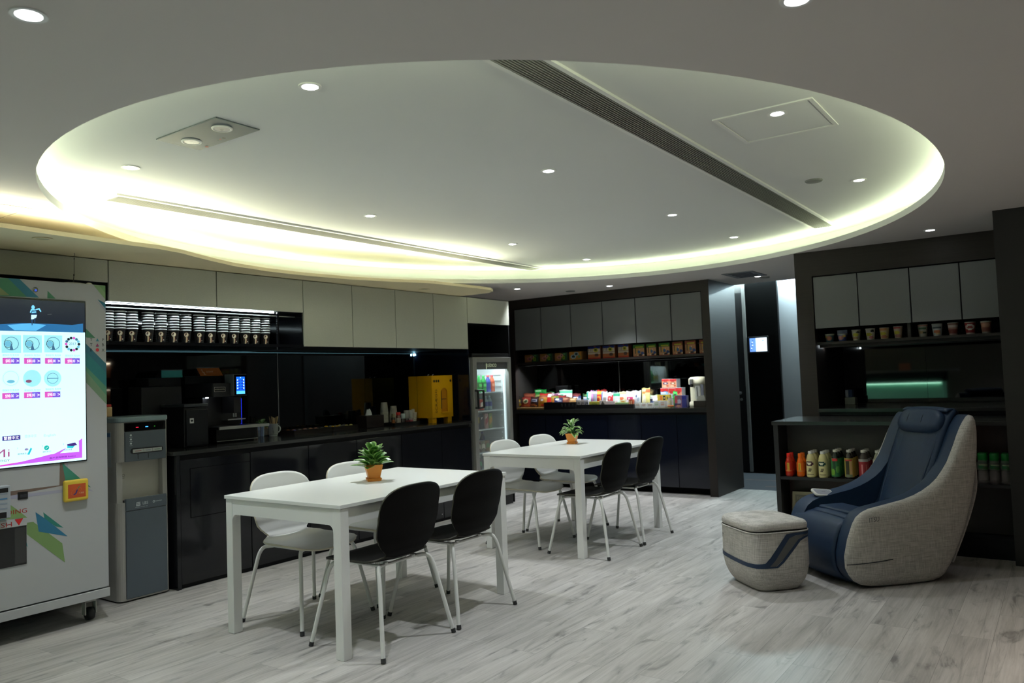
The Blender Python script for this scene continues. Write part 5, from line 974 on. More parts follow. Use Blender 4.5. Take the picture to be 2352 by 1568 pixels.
yb_ = [('r', .5, .93, .5, .10, (28, 44, 120)), ('r', .58, .97, .06, .03, (220, 90, 90)), ('r', .5, .06, .5, .07, (190, 52, 40)), ('r', .5, .24, .5, .13, (200, 112, 66)), ('e', .64, .70, .19, .16, (196, 188, 40)), ('e', .64, .70, .10, .08, (60, 60, 20)), ('e', .70, .30, .16, .12, (90, 66, 60)), ('r', .08, .72, .03, .12, (90, 84, 90)), ('r', .22, .72, .02, .12, (90, 84, 90)), ('r', .36, .72, .02, .12, (80, 74, 80)), ('r', .5, .52, .5, .02, (150, 120, 100))]
for i, (x0, x1, t0, b0) in enumerate(((1350, 1379, 795, 823), (1384, 1412, 793, 821), (1419, 1444, 790.5, 819))):
    facebox('snack_box', ['blue topped cream snack box, left of the three on the snack shelf', 'blue topped cream snack box, middle of the three on the snack shelf', 'blue topped cream snack box next to the green noodle bags'][i], 'box', G, x0, x1, t0, b0, XSH, .09, zsh, colmat(150, 96, 60), blobs((206, 190, 172), yb_), 22, 22)
def noodle(top, mid): return [('r', .5, .86, .5, .16, top), ('r', .56, .80, .34, .055, (190, 186, 50)), ('e', .2, .5, .05, .28, (100, 90, 50)), ('e', .36, .48, .04, .26, (210, 160, 60)), ('e', .52, .38, .13, .15, (60, 100, 150)), ('e', .84, .26, .15, .13, (40, 66, 130)), ('e', .64, .12, .16, .10, (50, 40, 50)), ('r', .5, .02, .5, .03, (150, 60, 40)), ('e', .42, .1, .06, .05, (230, 220, 190)), ('e', .93, .12, .05, .06, (225, 205, 180)), ('e', .6, .55, .05, .06, (235, 200, 160))]
for i, (x0, x1, t0, b0) in enumerate(((1454, 1480, 791, 816.5), (1485, 1507, 789, 814), (1513, 1538, 787, 812))):
    facebox('noodle_packet', ['green topped noodle packet, left of the three on the snack shelf', 'green topped noodle packet, middle of the three on the snack shelf', 'green topped noodle packet next to the orange ones'][i], 'packet', G, x0, x1, t0, b0, XSH, .06, zsh, colmat(110, 90, 50), blobs((206, 150, 108), noodle((56, 124, 44), 0)), 20, 20)
for i, (x0, x1, t0, b0) in enumerate(((1544, 1568, 784, 810), (1573, 1598, 781, 808), (1606, 1626, 779, 805))):
    facebox('noodle_packet', ['orange brown noodle packet right of the green ones on the snack shelf', 'orange brown noodle packet, second from the wood pillar', 'orange brown noodle packet half hidden by the wood pillar'][i], 'packet', G, x0, x1, t0, b0, XSH, .06, zsh, colmat(110, 70, 44), blobs((190, 132, 92), noodle((150, 76, 50), 0)), 20, 20)

# snack bags
def bag(label, px0, px1, pyt, X, base, items, zb=ZK, tilt=.18, th=.045, rz=0.0, name='snack_bag', group='snack bags on the snack counter', rough=.28):
    a_, b_ = P(px0, pyt + 10, 'x', X), P(px1, pyt + 10, 'x', X); zt = P((px0 + px1) / 2, pyt, 'x', X).z
    w = a_.y - b_.y; h = (zt - zb) / math.cos(tilt) * .985; yc = (a_.y + b_.y) / 2; pf = blobs(base, items)
    t = thing(name, label, 'snack bag', (X, yc, zb), rz, group); ph = rnd.uniform(0, 6)
    R = Matrix.Rotation(tilt, 3, 'Y')
    def sh(u_, v_):
        bu = math.sin(PI * min(1, max(0, u_))) ** .5; bv = math.sin(PI * min(1, max(0, (v_ - .07) / .86))) ** .6 if .07 < v_ < .93 else 0
        return th * .5 * bu * bv
    def front(s_): 
        def fn(u_, v_):
            wr = .004 * math.sin(9 * u_ + ph) * math.sin(7 * v_ + ph * 2)
            wid = w * (1 - .06 * math.sin(PI * v_))
            z = h * v_ + (.005 * math.sin(u_ * 8 + ph) if v_ > .95 else 0)
            return R @ Vector((-s_ * (sh(u_, v_) + wr * .4) - .0005 * s_, wid * (.5 - u_), z)) + Vector((th * .5 + .012, 0, .003))
        return fn
    m = MB(); m.grid(front(1), 14, 16, None, True, lambda u_, v_: colmat(*(tuple(int(c * .82) for c in base) if v_ > .94 or v_ < .05 else base), rough) if v_ > .94 or v_ < .05 else pf(u_, v_))
    m.grid(lambda u_, v_: front(-1)(u_, v_), 10, 10, colmat(*base, rough)); m.build('pouch', t, local=True); return t
W_1 = (235, 235, 235)
X1, X2, X3 = 8.215, 8.33, 8.50
# wooden board and black trays on the counter
yA, yB = 5.70, P(1249, 935, 'x', 8.16).y
a = MB(); a.box(8.155, 8.60, yB, yA, ZK, ZK + .024, mat('oak_board', srgb(150, 116, 70), .5, var=.15, scale=(30, 4, 30))); tag(a.build('serving_board', bevel=.002), 'light oak serving board under the crisp bags at the fridge end', 'board')
ZB = ZK + .0245
y0, y1 = P(1322, 930, 'x', 8.16).y, yB - .004
t = thing('snack_basket', 'black plastic basket of mixed snacks beside the oak board', 'basket', (8.30, (y0 + y1) / 2, ZK)); a = MB(); m = M_BLK
a.box(8.16, 8.44, y0, y1, ZK, ZK + .006, m); a.build('bottom', t); a = MB(); hB = .085
a.box(8.16, 8.167, y0, y1, ZK + .006, ZK + hB, m); a.box(8.433, 8.44, y0, y1, ZK + .006, ZK + hB, m); a.box(8.167, 8.433, y0, y0 + .007, ZK + .006, ZK + hB, m); a.box(8.167, 8.433, y1 - .007, y1, ZK + .006, ZK + hB, m); a.build('walls', t)
a = MB()
for k in range(4): yy = y0 + .03 + .052 * k; a.box(8.1585, 8.16, yy, yy + .018, ZK + .03, ZK + .07, colmat(44, 44, 48)); a.box(8.1575, 8.1585, yy + .004, yy + .008, ZK + .05, ZK + .066, colmat(90, 90, 92))
a.build('slots', t)
y2, y3 = P(1455, 935, 'x', 8.16).y, y0 - .01
t = thing('snack_tray', 'long black tray of upright snack bags in the middle of the snack counter', 'tray', (8.32, (y2 + y3) / 2, ZK)); a = MB(); a.box(8.165, 8.52, y2, y3, ZK, ZK + .006, m); a.build('bottom', t)
a = MB(); hT = .05; a.box(8.165, 8.172, y2, y3, ZK + .006, ZK + hT, m); a.box(8.513, 8.52, y2, y3, ZK + .006, ZK + hT, m); a.box(8.172, 8.513, y2, y2 + .007, ZK + .006, ZK + hT, m); a.box(8.172, 8.513, y3 - .007, y3, ZK + .006, ZK + hT, m); a.build('rim', t)
ZTr = ZK + .0065
bag('black and yellow crisp bag at the fridge end of the oak board', 1175, 1194, 911, X1, (40, 34, 26), [('e', .5, .25, .5, .2, (170, 150, 50)), ('e', .6, .6, .3, .12, (200, 170, 70)), ('e', .4, .75, .15, .08, W_1), ('r', .5, .45, .4, .04, (170, 160, 150))], ZB)
bag('red brown snack bag with a pale round badge on the oak board', 1193, 1215, 912, X1, (140, 44, 36), [('e', .5, .55, .3, .24, (206, 196, 160)), ('e', .55, .55, .16, .12, (60, 90, 60)), ('e', .6, .16, .3, .12, (180, 90, 60))], ZB)
bag('dark brown snack bag with pale lettering on the oak board', 1214, 1233, 912, X1, (52, 26, 26), [('r', .5, .62, .38, .10, (150, 160, 180)), ('e', .5, .62, .3, .06, (50, 50, 70)), ('e', .4, .22, .3, .12, (160, 90, 70)), ('e', .7, .14, .18, .08, (190, 130, 90))], ZB)
bag('orange yellow snack bag at the right end of the oak board', 1232, 1252, 908, X1, (196, 140, 46), [('e', .45, .62, .26, .16, (150, 110, 100)), ('e', .5, .55, .14, .08, W_1), ('e', .6, .14, .3, .10, (190, 60, 40)), ('r', .5, .86, .5, .06, (150, 70, 50))], ZB)
bag('brown snack bag standing behind the red brown one', 1198, 1225, 903, X2, (124, 62, 44), [('e', .5, .8, .4, .08, (150, 80, 60))], ZB, .1)
bag('bright green crisp bag at the back behind the brown bags', 1224, 1251, 894, X3, (40, 160, 70), [('r', .35, .90, .25, .05, (190, 230, 200)), ('e', .7, .75, .25, .1, (30, 110, 50)), ('e', .3, .6, .2, .1, (170, 200, 120))], ZB, .05)
bag('dark green crisp bag at the back near the fridge', 1207, 1222, 906, X3 - .055, (30, 90, 50), [('e', .5, .7, .4, .1, (60, 110, 70))], ZB, .05)
bag('green and red crisp bag with a white flash behind the basket', 1250, 1270, 900, X3, (40, 120, 60), [('r', .7, .86, .25, .07, (225, 240, 230)), ('r', .4, .7, .4, .06, (190, 40, 40))], ZB, .05)
bag('red crisp bag with a white end behind the basket', 1236, 1264, 903, X2 + .12, (190, 40, 40), [('r', .85, .85, .14, .14, W_1), ('r', .3, .6, .3, .05, (120, 30, 30))], ZK + .0245, .05)
bag('yellow green snack bag inside the black basket', 1261, 1279, 909, X2 - .02, (150, 130, 40), [('e', .4, .6, .3, .2, (190, 120, 50)), ('e', .8, .8, .15, .12, (80, 140, 60))], ZK + .0065, .12)
bag('white and pink snack bag behind the basket, left of the mint one', 1264, 1284, 903, X3 - .04, (225, 190, 215), [('e', .5, .85, .3, .08, (120, 50, 110)), ('r', .5, .6, .4, .06, W_1)], ZK, .05)
bag('white and mint snack bag standing tall over the basket', 1281, 1311, 895, X3 - .05, (225, 245, 238), [('r', .5, .92, .5, .10, (90, 200, 160)), ('e', .4, .4, .3, .10, (230, 190, 110)), ('e', .7, .2, .3, .1, (230, 140, 130)), ('e', .2, .7, .15, .08, (80, 190, 150))], ZK, .05)
bag('dark red snack bag inside the black basket', 1275, 1298, 908, X2 + .03, (140, 36, 36), [('e', .5, .8, .4, .1, (170, 60, 50))], ZK + .0065, .03, .035)
bag('brown snack bag in the black basket, right side', 1284, 1304, 912, X2 - .05, (126, 70, 50), [('e', .5, .8, .35, .1, (160, 100, 70))], ZK + .0065, .15)
bag('blue and white snack bag low in the black basket', 1268, 1288, 914, X2 - .115, (50, 60, 110), [('e', .4, .85, .25, .10, W_1), ('r', .7, .7, .2, .06, (170, 175, 190))], ZK + .0065, .15)
bag('tan snack bag at the right end of the black basket', 1302, 1321, 914, X2 - .04, (170, 130, 80), [('e', .5, .8, .3, .08, (200, 170, 120))], ZK + .0065, .15)
bag('dark red snack bag at the back right of the mint bag', 1310, 1330, 903, X3 + .07, (120, 28, 34), [('e', .5, .8, .3, .08, (170, 60, 60))], ZK, .05)
bag('dark green snack bag at the back behind the blue ones', 1335, 1350, 904, X3, (36, 84, 40), [('e', .5, .85, .3, .07, (90, 140, 60))], ZK, .05)
bag('blue snack bag with a white flash at the left end of the long tray', 1312, 1331, 910, 8.455, (50, 70, 130), [('r', .35, .9, .3, .06, W_1), ('r', .6, .75, .4, .05, (150, 160, 180))], ZK + .0065, .1)
bag('blue snack bag with a cream corner in the long tray', 1336, 1352, 911, X2 + .08, (40, 80, 140), [('e', .85, .88, .18, .08, (230, 225, 190)), ('r', .3, .85, .3, .06, W_1)], ZTr, .1)
ST = [(1343, 1354, 899, (210, 238, 232), [('r', .2, .5, .2, .45, (40, 170, 150)), ('e', .5, .45, .22, .14, (30, 130, 110))], 'white snack bag with a teal stripe at the left of the upright row'), (1351, 1360, 897, (206, 140, 200), [('r', .5, .88, .5, .08, W_1), ('e', .5, .4, .3, .1, (180, 100, 180))], 'lilac snack bag in the upright row'), (1358, 1367, 897, (150, 152, 172), [('r', .5, .88, .5, .08, W_1)], 'grey snack bag in the upright row'),
      (1365, 1379, 896, (214, 60, 50), [('r', .5, .86, .5, .12, (236, 190, 60)), ('e', .5, .45, .36, .20, (236, 180, 60)), ('e', .5, .45, .24, .12, (206, 60, 40))], 'red and yellow snack bag with a round emblem in the upright row'), (1377, 1391, 899, (214, 226, 244), [('r', .15, .5, .15, .45, (90, 130, 210)), ('r', .65, .5, .25, .14, (160, 150, 150))], 'white snack bag with a blue edge in the upright row'), (1390, 1405, 901, (238, 232, 232), [('e', .5, .55, .32, .22, (206, 60, 70)), ('e', .5, .55, .18, .10, (240, 190, 180)), ('r', .9, .4, .1, .4, (206, 40, 50))], 'white snack bag with a red emblem in the upright row'),
      (1404, 1420, 902, (200, 238, 220), [('r', .5, .86, .5, .12, (30, 150, 110)), ('e', .6, .45, .3, .14, W_1), ('e', .3, .3, .2, .1, (40, 160, 120))], 'mint green snack bag in the upright row'), (1418, 1436, 899, (240, 236, 200), [('e', .4, .55, .3, .10, (226, 110, 70)), ('e', .6, .25, .34, .12, (226, 170, 80)), ('r', .5, .9, .5, .06, (214, 210, 130))], 'cream snack bag with orange print in the upright row'), (1434, 1454, 898, (244, 232, 238), [('r', .5, .55, .36, .10, (206, 60, 120)), ('e', .4, .5, .1, .05, W_1), ('e', .3, .2, .25, .10, (226, 160, 170)), ('r', .5, .92, .5, .05, (224, 220, 150))], 'white snack bag with pink lettering in the upright row'),
      (1453, 1469, 897, (236, 242, 248), [('e', .35, .65, .12, .10, (60, 80, 130)), ('e', .65, .45, .14, .12, (170, 190, 214)), ('r', .5, .12, .4, .06, (214, 206, 190))], 'white snack bag with small blue marks in the upright row'), (1470, 1489, 891, (238, 230, 150), [('r', .75, .9, .28, .12, (236, 96, 50)), ('e', .35, .4, .25, .2, (244, 240, 214)), ('r', .3, .75, .2, .05, (226, 120, 60))], 'pale yellow snack bag with an orange corner at the right of the upright row')]
for i, (x0, x1, yt, b_, it, tx) in enumerate(ST): bag(tx, x0, x1, yt, X2 - .01 + .052 * (i % 2), b_, it, ZTr, .10, .040)
bag('olive gold snack bag standing behind the upright row, next to the mirror', 1487, 1498, 894, X3 + .05, (90, 76, 30), [('e', .5, .8, .3, .08, (130, 110, 50))], ZK, .03)
bag('red snack bag showing behind the red and yellow one', 1377, 1390, 894, X3, (140, 36, 40), [('e', .5, .9, .4, .06, (176, 60, 60))], ZK, .03)
bag('grey snack bag showing behind the white and mint ones', 1403, 1416, 899, X3, (76, 82, 100), [('e', .5, .9, .4, .06, (120, 126, 140))], ZK, .03)
for i, (x0, x1, t0, c_) in enumerate(((1323, 1332, 918, (190, 186, 182)), (1333, 1341, 918, (186, 176, 176)), (1341, 1351, 918, (184, 184, 196)))):
    facebox('snack_carton', ['small pale carton with black marks at the front of the long tray, leftmost', 'small pale carton, middle of three at the front of the long tray', 'small pale carton, right of three at the front of the long tray'][i], 'carton', 'small cartons on the snack counter', x0, x1, t0, 929, 8.185, .05, ZTr, colmat(*c_), blobs(c_, [('e', .3, .6, .15, .2, (60, 60, 70)), ('e', .75, .6, .15, .2, (40, 40, 50)), ('r', .5, .2, .4, .1, (130, 120, 130))]), 10, 8)
for i, (x0, x1, t0, c_, it, tx) in enumerate(((1353, 1377, 922, (176, 170, 70), [('e', .5, .5, .3, .3, (120, 130, 50))], 'flat yellow green candy bar at the front of the long tray'), (1377, 1392, 919, (200, 190, 185), [('e', .5, .5, .22, .35, (80, 74, 70))], 'small white carton with a dark disc at the front of the long tray'), (1392, 1412, 921, (206, 190, 190), [('r', .5, .4, .5, .12, (170, 60, 70))], 'small white and red carton at the front of the long tray'), (1413, 1444, 924, (150, 180, 120), [('r', .5, .5, .5, .2, (190, 206, 170))], 'flat green candy bar at the front of the long tray'), (1444, 1453, 917, (170, 70, 40), [('e', .3, .5, .15, .4, (226, 180, 140)), ('e', .7, .5, .15, .4, (226, 180, 140))], 'orange brown carton at the right end of the long tray'))):
    facebox('snack_carton', tx, 'carton', 'small cartons on the snack counter', x0, x1, t0, 929, 8.18, .05, ZTr, colmat(*c_), blobs(c_, it), 12, 8)
# clear boxes with sachets, jar, packs
for i, (x0, x1, t0, X, cs) in enumerate(((1456, 1470, 925, 8.19, (214, 170, 130)), (1471, 1484, 925, 8.19, (200, 110, 100)), (1485, 1499, 925, 8.19, (190, 130, 110)), (1500, 1514, 920, 8.21, (110, 150, 90)), (1514, 1528, 920, 8.21, (200, 120, 90)))):
    a_, b_ = P(x0, 930, 'x', X), P(x1, 930, 'x', X); zt = P(x0, t0, 'x', X).z; y1, y0 = a_.y - .003, b_.y + .003
    t = thing('sachet_box', ['clear box of cream sachets, leftmost of the five by the long tray', 'clear box of red and white sachets, second of the five', 'clear box of pale sachets, middle of the five', 'clear box of green sachets beside the orange one', 'clear box of orange sachets next to the honey jar'][i], 'container', (X, (y0 + y1) / 2, ZK), 0, 'clear sachet boxes on the snack counter'); h = zt - ZK
    a = MB(); a.box(X, X + .09, y0, y1, ZK + .0005, ZK + .006, M_CLEARP); a.box(X, X + .003, y0, y1, ZK + .006, zt, M_CLEARP); a.box(X + .087, X + .09, y0, y1, ZK + .006, zt, M_CLEARP); a.box(X + .003, X + .087, y0, y0 + .003, ZK + .006, zt, M_CLEARP); a.box(X + .003, X + .087, y1 - .003, y1, ZK + .006, zt, M_CLEARP); a.build('box', t)
    a = MB(); w = y1 - y0
    for k in range(5): a.box(X + .010 + .014 * k, X + .017 + .014 * k, y0 + .008, y1 - .008, ZK + .007, zt - .012 + .004 * (k % 2), colmat(206, 200, 186))
    a.poly([(X + .0095, y1 - .012, ZK + .03), (X + .0095, y0 + .012, ZK + .03), (X + .0095, y0 + .012, ZK + .045), (X + .0095, y1 - .012, ZK + .045)], colmat(*cs)); a.poly([(X + .0095, y1 - .012, zt - .03), (X + .0095, y0 + .012, zt - .03), (X + .0095, y0 + .012, zt - .02), (X + .0095, y1 - .012, zt - .02)], colmat(*cs)); a.build('sachets', t)
q = P(1541, 935, 'x', 8.24); zt = P(1541, 913, 'x', 8.24).z; t = thing('honey_jar', 'clear jar with amber syrup at the bottom on the snack counter', 'jar', (8.24, q.y, ZK)); h = zt - ZK
a = MB(); a.lathe((0, 0, 0), [(.030, .0006), (.036, .006), (.036, h * .75), (.026, h * .9), (.026, h)], M_CLEARP, 20); a.build('glass', t, local=True)
a = MB(); a.lathe((0, 0, 0), [(.030, .007), (.034, .012), (.034, h * .27), (.001, h * .28)], colmat(196, 108, 44, .2), 20); a.build('syrup', t, local=True)
a = MB(); a.ring((-.0365, 0, h * .82), .010, .014, colmat(160, 160, 190), 14, Vector((0, -1, 0)), ZU); a.build('emblem', t, local=True)
pk = [('r', .3, .5, .5, .5, (150, 110, 140)), ('r', .12, .7, .14, .3, (206, 90, 100)), ('e', .4, .5, .18, .2, (200, 200, 220)), ('r', .2, .25, .3, .06, (80, 60, 110)), ('e', .3, .12, .2, .1, (206, 150, 130)), ('r', .82, .5, .2, .5, (66, 70, 150)), ('r', .82, .8, .2, .08, (40, 50, 160))]
facebox('snack_pack', 'blue and pink pack of stick snacks beside the water boiler', 'packet', 'packs on the snack counter', 1549, 1577, 908, 936, 8.25, .06, ZK, colmat(70, 70, 140), blobs((90, 90, 160), pk), 16, 18)
facebox('snack_pack', 'yellow pack with a black letter panel in front of the red biscuit packs', 'packet', 'packs on the snack counter', 1510, 1539, 906, 930, 8.33, .05, ZK, colmat(160, 140, 50), blobs((200, 176, 60), [('r', .55, .74, .09, .16, (40, 34, 30)), ('r', .3, .74, .08, .16, (206, 110, 50)), ('r', .8, .74, .06, .1, (90, 90, 60)), ('e', .55, .74, .04, .07, (220, 190, 130)), ('r', .5, .3, .5, .05, (150, 150, 90))]), 20, 14)
bag('light blue snack bag in front of the red biscuit packs', 1514, 1531, 899, 8.40, (120, 170, 226), [('r', .4, .9, .3, .05, W_1), ('e', .6, .6, .3, .1, (70, 110, 190))], ZK, .04)
bag('pale blue snack bag beside the green one before the biscuit packs', 1532, 1542, 904, 8.39, (190, 214, 236), [('e', .6, .8, .3, .08, (90, 150, 200))], ZK, .04, .035)
bag('bright green snack bag in front of the red biscuit packs', 1543, 1553, 898, 8.41, (60, 190, 90), [('e', .5, .75, .3, .06, (30, 70, 40))], ZK, .04, .035)
bag('white and black snack bag left of the yellow pack', 1486, 1512, 912, 8.36, (200, 204, 206), [('e', .3, .7, .16, .14, (40, 44, 60)), ('e', .65, .75, .2, .1, W_1), ('r', .5, .5, .4, .06, (60, 80, 140))], ZK, .1)
bag('pale green snack bag behind the white and black one', 1490, 1510, 907, 8.42, (190, 220, 180), [('e', .7, .85, .25, .08, (230, 190, 170))], ZK, .05)
rp = lambda c2: [('r', .5, .90, .5, .12, (206, 50, 50)), ('e', .5, .78, .28, .10, (180, 40, 44)), ('e', .5, .5, .38, .14, c2), ('e', .5, .5, .2, .06, (230, 220, 210)), ('e', .4, .18, .3, .12, (226, 180, 150)), ('e', .75, .2, .15, .1, (190, 90, 60))]
zr = None
for (x0, x1, t0, b0, row, c2, tx) in ((1517, 1535, 891, 911, 0, (120, 110, 140), 'red topped biscuit pack, left in the lower row of the stack'), (1535, 1551, 891, 911, 0, (90, 170, 90), 'red topped biscuit pack, middle of the lower row of the stack'), (1551, 1566, 890, 910, 0, (206, 190, 60), 'red topped biscuit pack with yellow print, right in the lower row of the stack')):
    facebox('biscuit_pack', tx, 'packet', 'red topped biscuit packs', x0, x1, t0, b0, 8.47, .11, ZK, colmat(214, 220, 224), blobs((214, 150, 120), rp(c2)), 14, 24)
zr = P(1540, 890.5, 'x', 8.47).z
for (x0, x1, c2, tx) in ((1520, 1537, (70, 70, 120), 'red topped biscuit pack with a dark blue print, left on top of the stack'), (1537, 1554, (150, 110, 80), 'red topped biscuit pack with a tan print, right on top of the stack')):
    facebox('biscuit_pack', tx, 'packet', 'red topped biscuit packs', x0, x1, 870, 890, 8.475, .11, zr + .001, colmat(214, 220, 224), blobs((214, 150, 120), rp(c2)), 14, 16)
# water boiler and brown box
bx_, y0, y1 = 8.36, P(1620, 900, 'x', 8.36).y, P(1575, 900, 'x', 8.36).y; zt = P(1590, 865, 'x', 8.36).z; yc = (y0 + y1) / 2
t = thing('water_boiler', 'cream water boiler with a clear level window beside the wood pillar', 'appliance', (bx_ + .1, yc, ZK)); CRM = mat('cream_plastic', srgb(205, 204, 180), .3)
r_ = (y1 - y0) / 2; hB = zt - ZK
a = MB(); a.lathe((bx_ + r_, yc, ZK), [(r_ * .95, .0006), (r_ * 1.0, .01), (r_ * 1.0, .05), (r_ * .90, .06)], CRM, 32); a.build('base', t)
a = MB(); a.lathe((bx_ + r_, yc, ZK), [(r_ * .86, .0605), (r_ * .86, hB * .74)], CRM, 32); a.build('tank', t)
a = MB(); a.lathe((bx_ + r_, yc, ZK), [(r_ * .98, hB * .742), (r_ * 1.0, hB * .75), (r_ * 1.0, hB * .92), (r_ * .8, hB * .985), (r_ * .3, hB)], CRM, 32); a.build('lid', t)
a = MB(); xw = bx_ + r_ * .10; a.box(xw - .012, xw, yc - r_ * .42, yc + r_ * .02, ZK + .09, ZK + hB * .70, M_CLEARP); a.box(xw - .013, xw - .012, yc - r_ * .22, yc - r_ * .14, ZK + .11, ZK + hB * .66, colmat(70, 74, 70)); a.build('level_window', t)
a = MB(); a.box(bx_ - .03, bx_ + .03, yc + r_ * .2, yc + r_ * .48, ZK + hB * .76, ZK + hB * .93, M_STEEL); a.box(bx_ - .028, bx_ + .02, yc + r_ * .25, yc + r_ * .43, ZK + hB * .66, ZK + hB * .76, M_BLK); a.build('spout', t, bevel=.004)
a = MB(); a.box(bx_ - .005, bx_ + .0, yc - r_ * .85, yc - r_ * .55, ZK + .1, ZK + hB * .74, colmat(96, 100, 110)); a.build('side_grip', t)
y0b, y1b = P(1621, 930, 'x', 8.18).y, P(1593, 930, 'x', 8.18).y; ztb = P(1605, 920, 'x', 8.18).z
t = thing('napkin_box', 'dark brown box in front of the water boiler', 'box', (8.25, (y0b + y1b) / 2, ZK)); BRB = mat('brown_leather_box', (.028, .020, .016), .5); a = MB(); a.box(8.18, 8.33, y0b, y1b, ZK + .0005, ztb, BRB); a.build('box', t, bevel=.003)
a = MB(); a.prism([(8.22, y0b + .015, ztb), (8.22, y1b - .02, ztb), (8.22, y1b - .035, ztb + .05), (8.22, y0b + .03, ztb + .058)], (.02, 0, 0), colmat(215, 218, 214)); a.build('napkin', t)
q = P(1292, 900, 'x', 8.6); a = MB(); a.box(8.58, 8.68, q.y - .09, q.y + .09, ZK, P(1292, 886, 'x', 8.6).z, M_BLK); tag(a.build('black_box', bevel=.004), 'plain black box at the back of the counter behind the mint bag', 'box')
# ------------------------------------------------------------------ tables
def make_table(label, x0, x1, y0, y1):
    t = thing('dining_table', label, 'table', ((x0 + x1) / 2, (y0 + y1) / 2, 0), 0, 'white dining tables')
    a = MB(); a.box(x0, x1, y0, y1, .731, .75, M_TABLE); a.build('tabletop', t, bevel=.002)
    g, L_, za, f = .006, .055, .648, .034
    lx, ly = (x0 + g, x1 - g - L_), (y0 + g, y1 - g - L_)
    for X in lx:
        for Y in ly: a = MB(); a.box(X, X + L_, Y, Y + L_, .0, .7305, M_WHITE); a.build('leg', t, bevel=.003)
    def apron(p0, p1, off):
        """board with quarter round fillets down to the legs, p0 -> p1 along its length"""
        p0, p1 = Vector(p0), Vector(p1); d = (p1 - p0); n = d.length; d.normalize(); pts = []
        pts += [p0 + ZU * .7305, p0 + ZU * (za - f)]
        for k in range(1, 7): b_ = PI / 2 * k / 6; pts.append(p0 + d * (f - f * math.cos(b_)) + ZU * (za - f + f * math.sin(b_)))
        for k in range(0, 6): b_ = PI / 2 * (6 - k) / 6; pts.append(p1 - d * (f - f * math.cos(b_)) + ZU * (za - f + f * math.sin(b_)))
        pts += [p1 + ZU * (za - f), p1 + ZU * .7305]
        a = MB(); a.prism(pts, off, M_WHITE); a.build('apron', t)
    e = .0006
    apron((x0 + g + .002, y0 + g + L_ + e, 0), (x0 + g + .002, y1 - g - L_ - e, 0), (.022, 0, 0)); apron((x1 - g - .002, y0 + g + L_ + e, 0), (x1 - g - .002, y1 - g - L_ - e, 0), (-.022, 0, 0))
    apron((x0 + g + L_ + e, y0 + g + .012, 0), (x1 - g - L_ - e, y0 + g + .012, 0), (0, .022, 0)); apron((x0 + g + L_ + e, y1 - g - .012, 0), (x1 - g - L_ - e, y1 - g - .012, 0), (0, -.022, 0))
    return t
make_table('white dining table nearest the camera with a potted plant on it', 2.655, 4.045, 2.925, 3.855)
make_table('white dining table farther from the camera, in front of the snack wall', 5.02, 6.40, 2.955, 3.86)

# ------------------------------------------------------------------ chairs
def sm(a, b, x): x = min(1, max(0, (x - a) / (b - a))); return x * x * (3 - 2 * x)
def interp(tab, s):
    for (s0, v0), (s1, v1) in zip(tab[:-1], tab[1:]):
        if s <= s1: k = (s - s0) / (s1 - s0); return v0 + (v1 - v0) * (k * k * (3 - 2 * k) * .5 + k * .5)
    return tab[-1][1]
def shell_point(part, u_, v_):
    x_ = 2 * u_ - 1
    if part == 'seat':
        yf = .250 - .115 * (1 - (1 - abs(x_) ** 2.8) ** (1 / 2.8)); y = yf + (-.175 - yf) * v_; s = (.250 - y) / .425
        z = interp([(0, .424), (.08, .437), (.2, .445), (.5, .437), (.8, .437), (.92, .445), (1, .458)], s)
        w = interp([(0, .216), (.30, .218), (.6, .214), (.78, .214), (.86, .212), (.92, .200), (.96, .172), (1, .146)], s)
        return Vector((x_ * w, y, z + .012 * x_ * x_ * sm(.1, .6, s)))
    zt = .824 - .118 * (1 - (1 - abs(x_) ** 2.9) ** (1 / 2.9)); z = .458 + (zt - .458) * v_; r_ = (z - .458) / .366
    y = interp([(0, -.175), (.10, -.196), (.25, -.212), (.6, -.240), (1, -.276)], r_)
    w = interp([(0, .146), (.03, .140), (.06, .143), (.10, .160), (.16, .184), (.23, .203), (.32, .214), (.45, .221), (.72, .219), (1, .212)], r_)
    fwd = .030 * x_ * x_ * sm(0, .35, r_)
    return Vector((x_ * w, y + fwd + .012 * x_ * x_ * (1 - sm(0, .3, r_)), z))
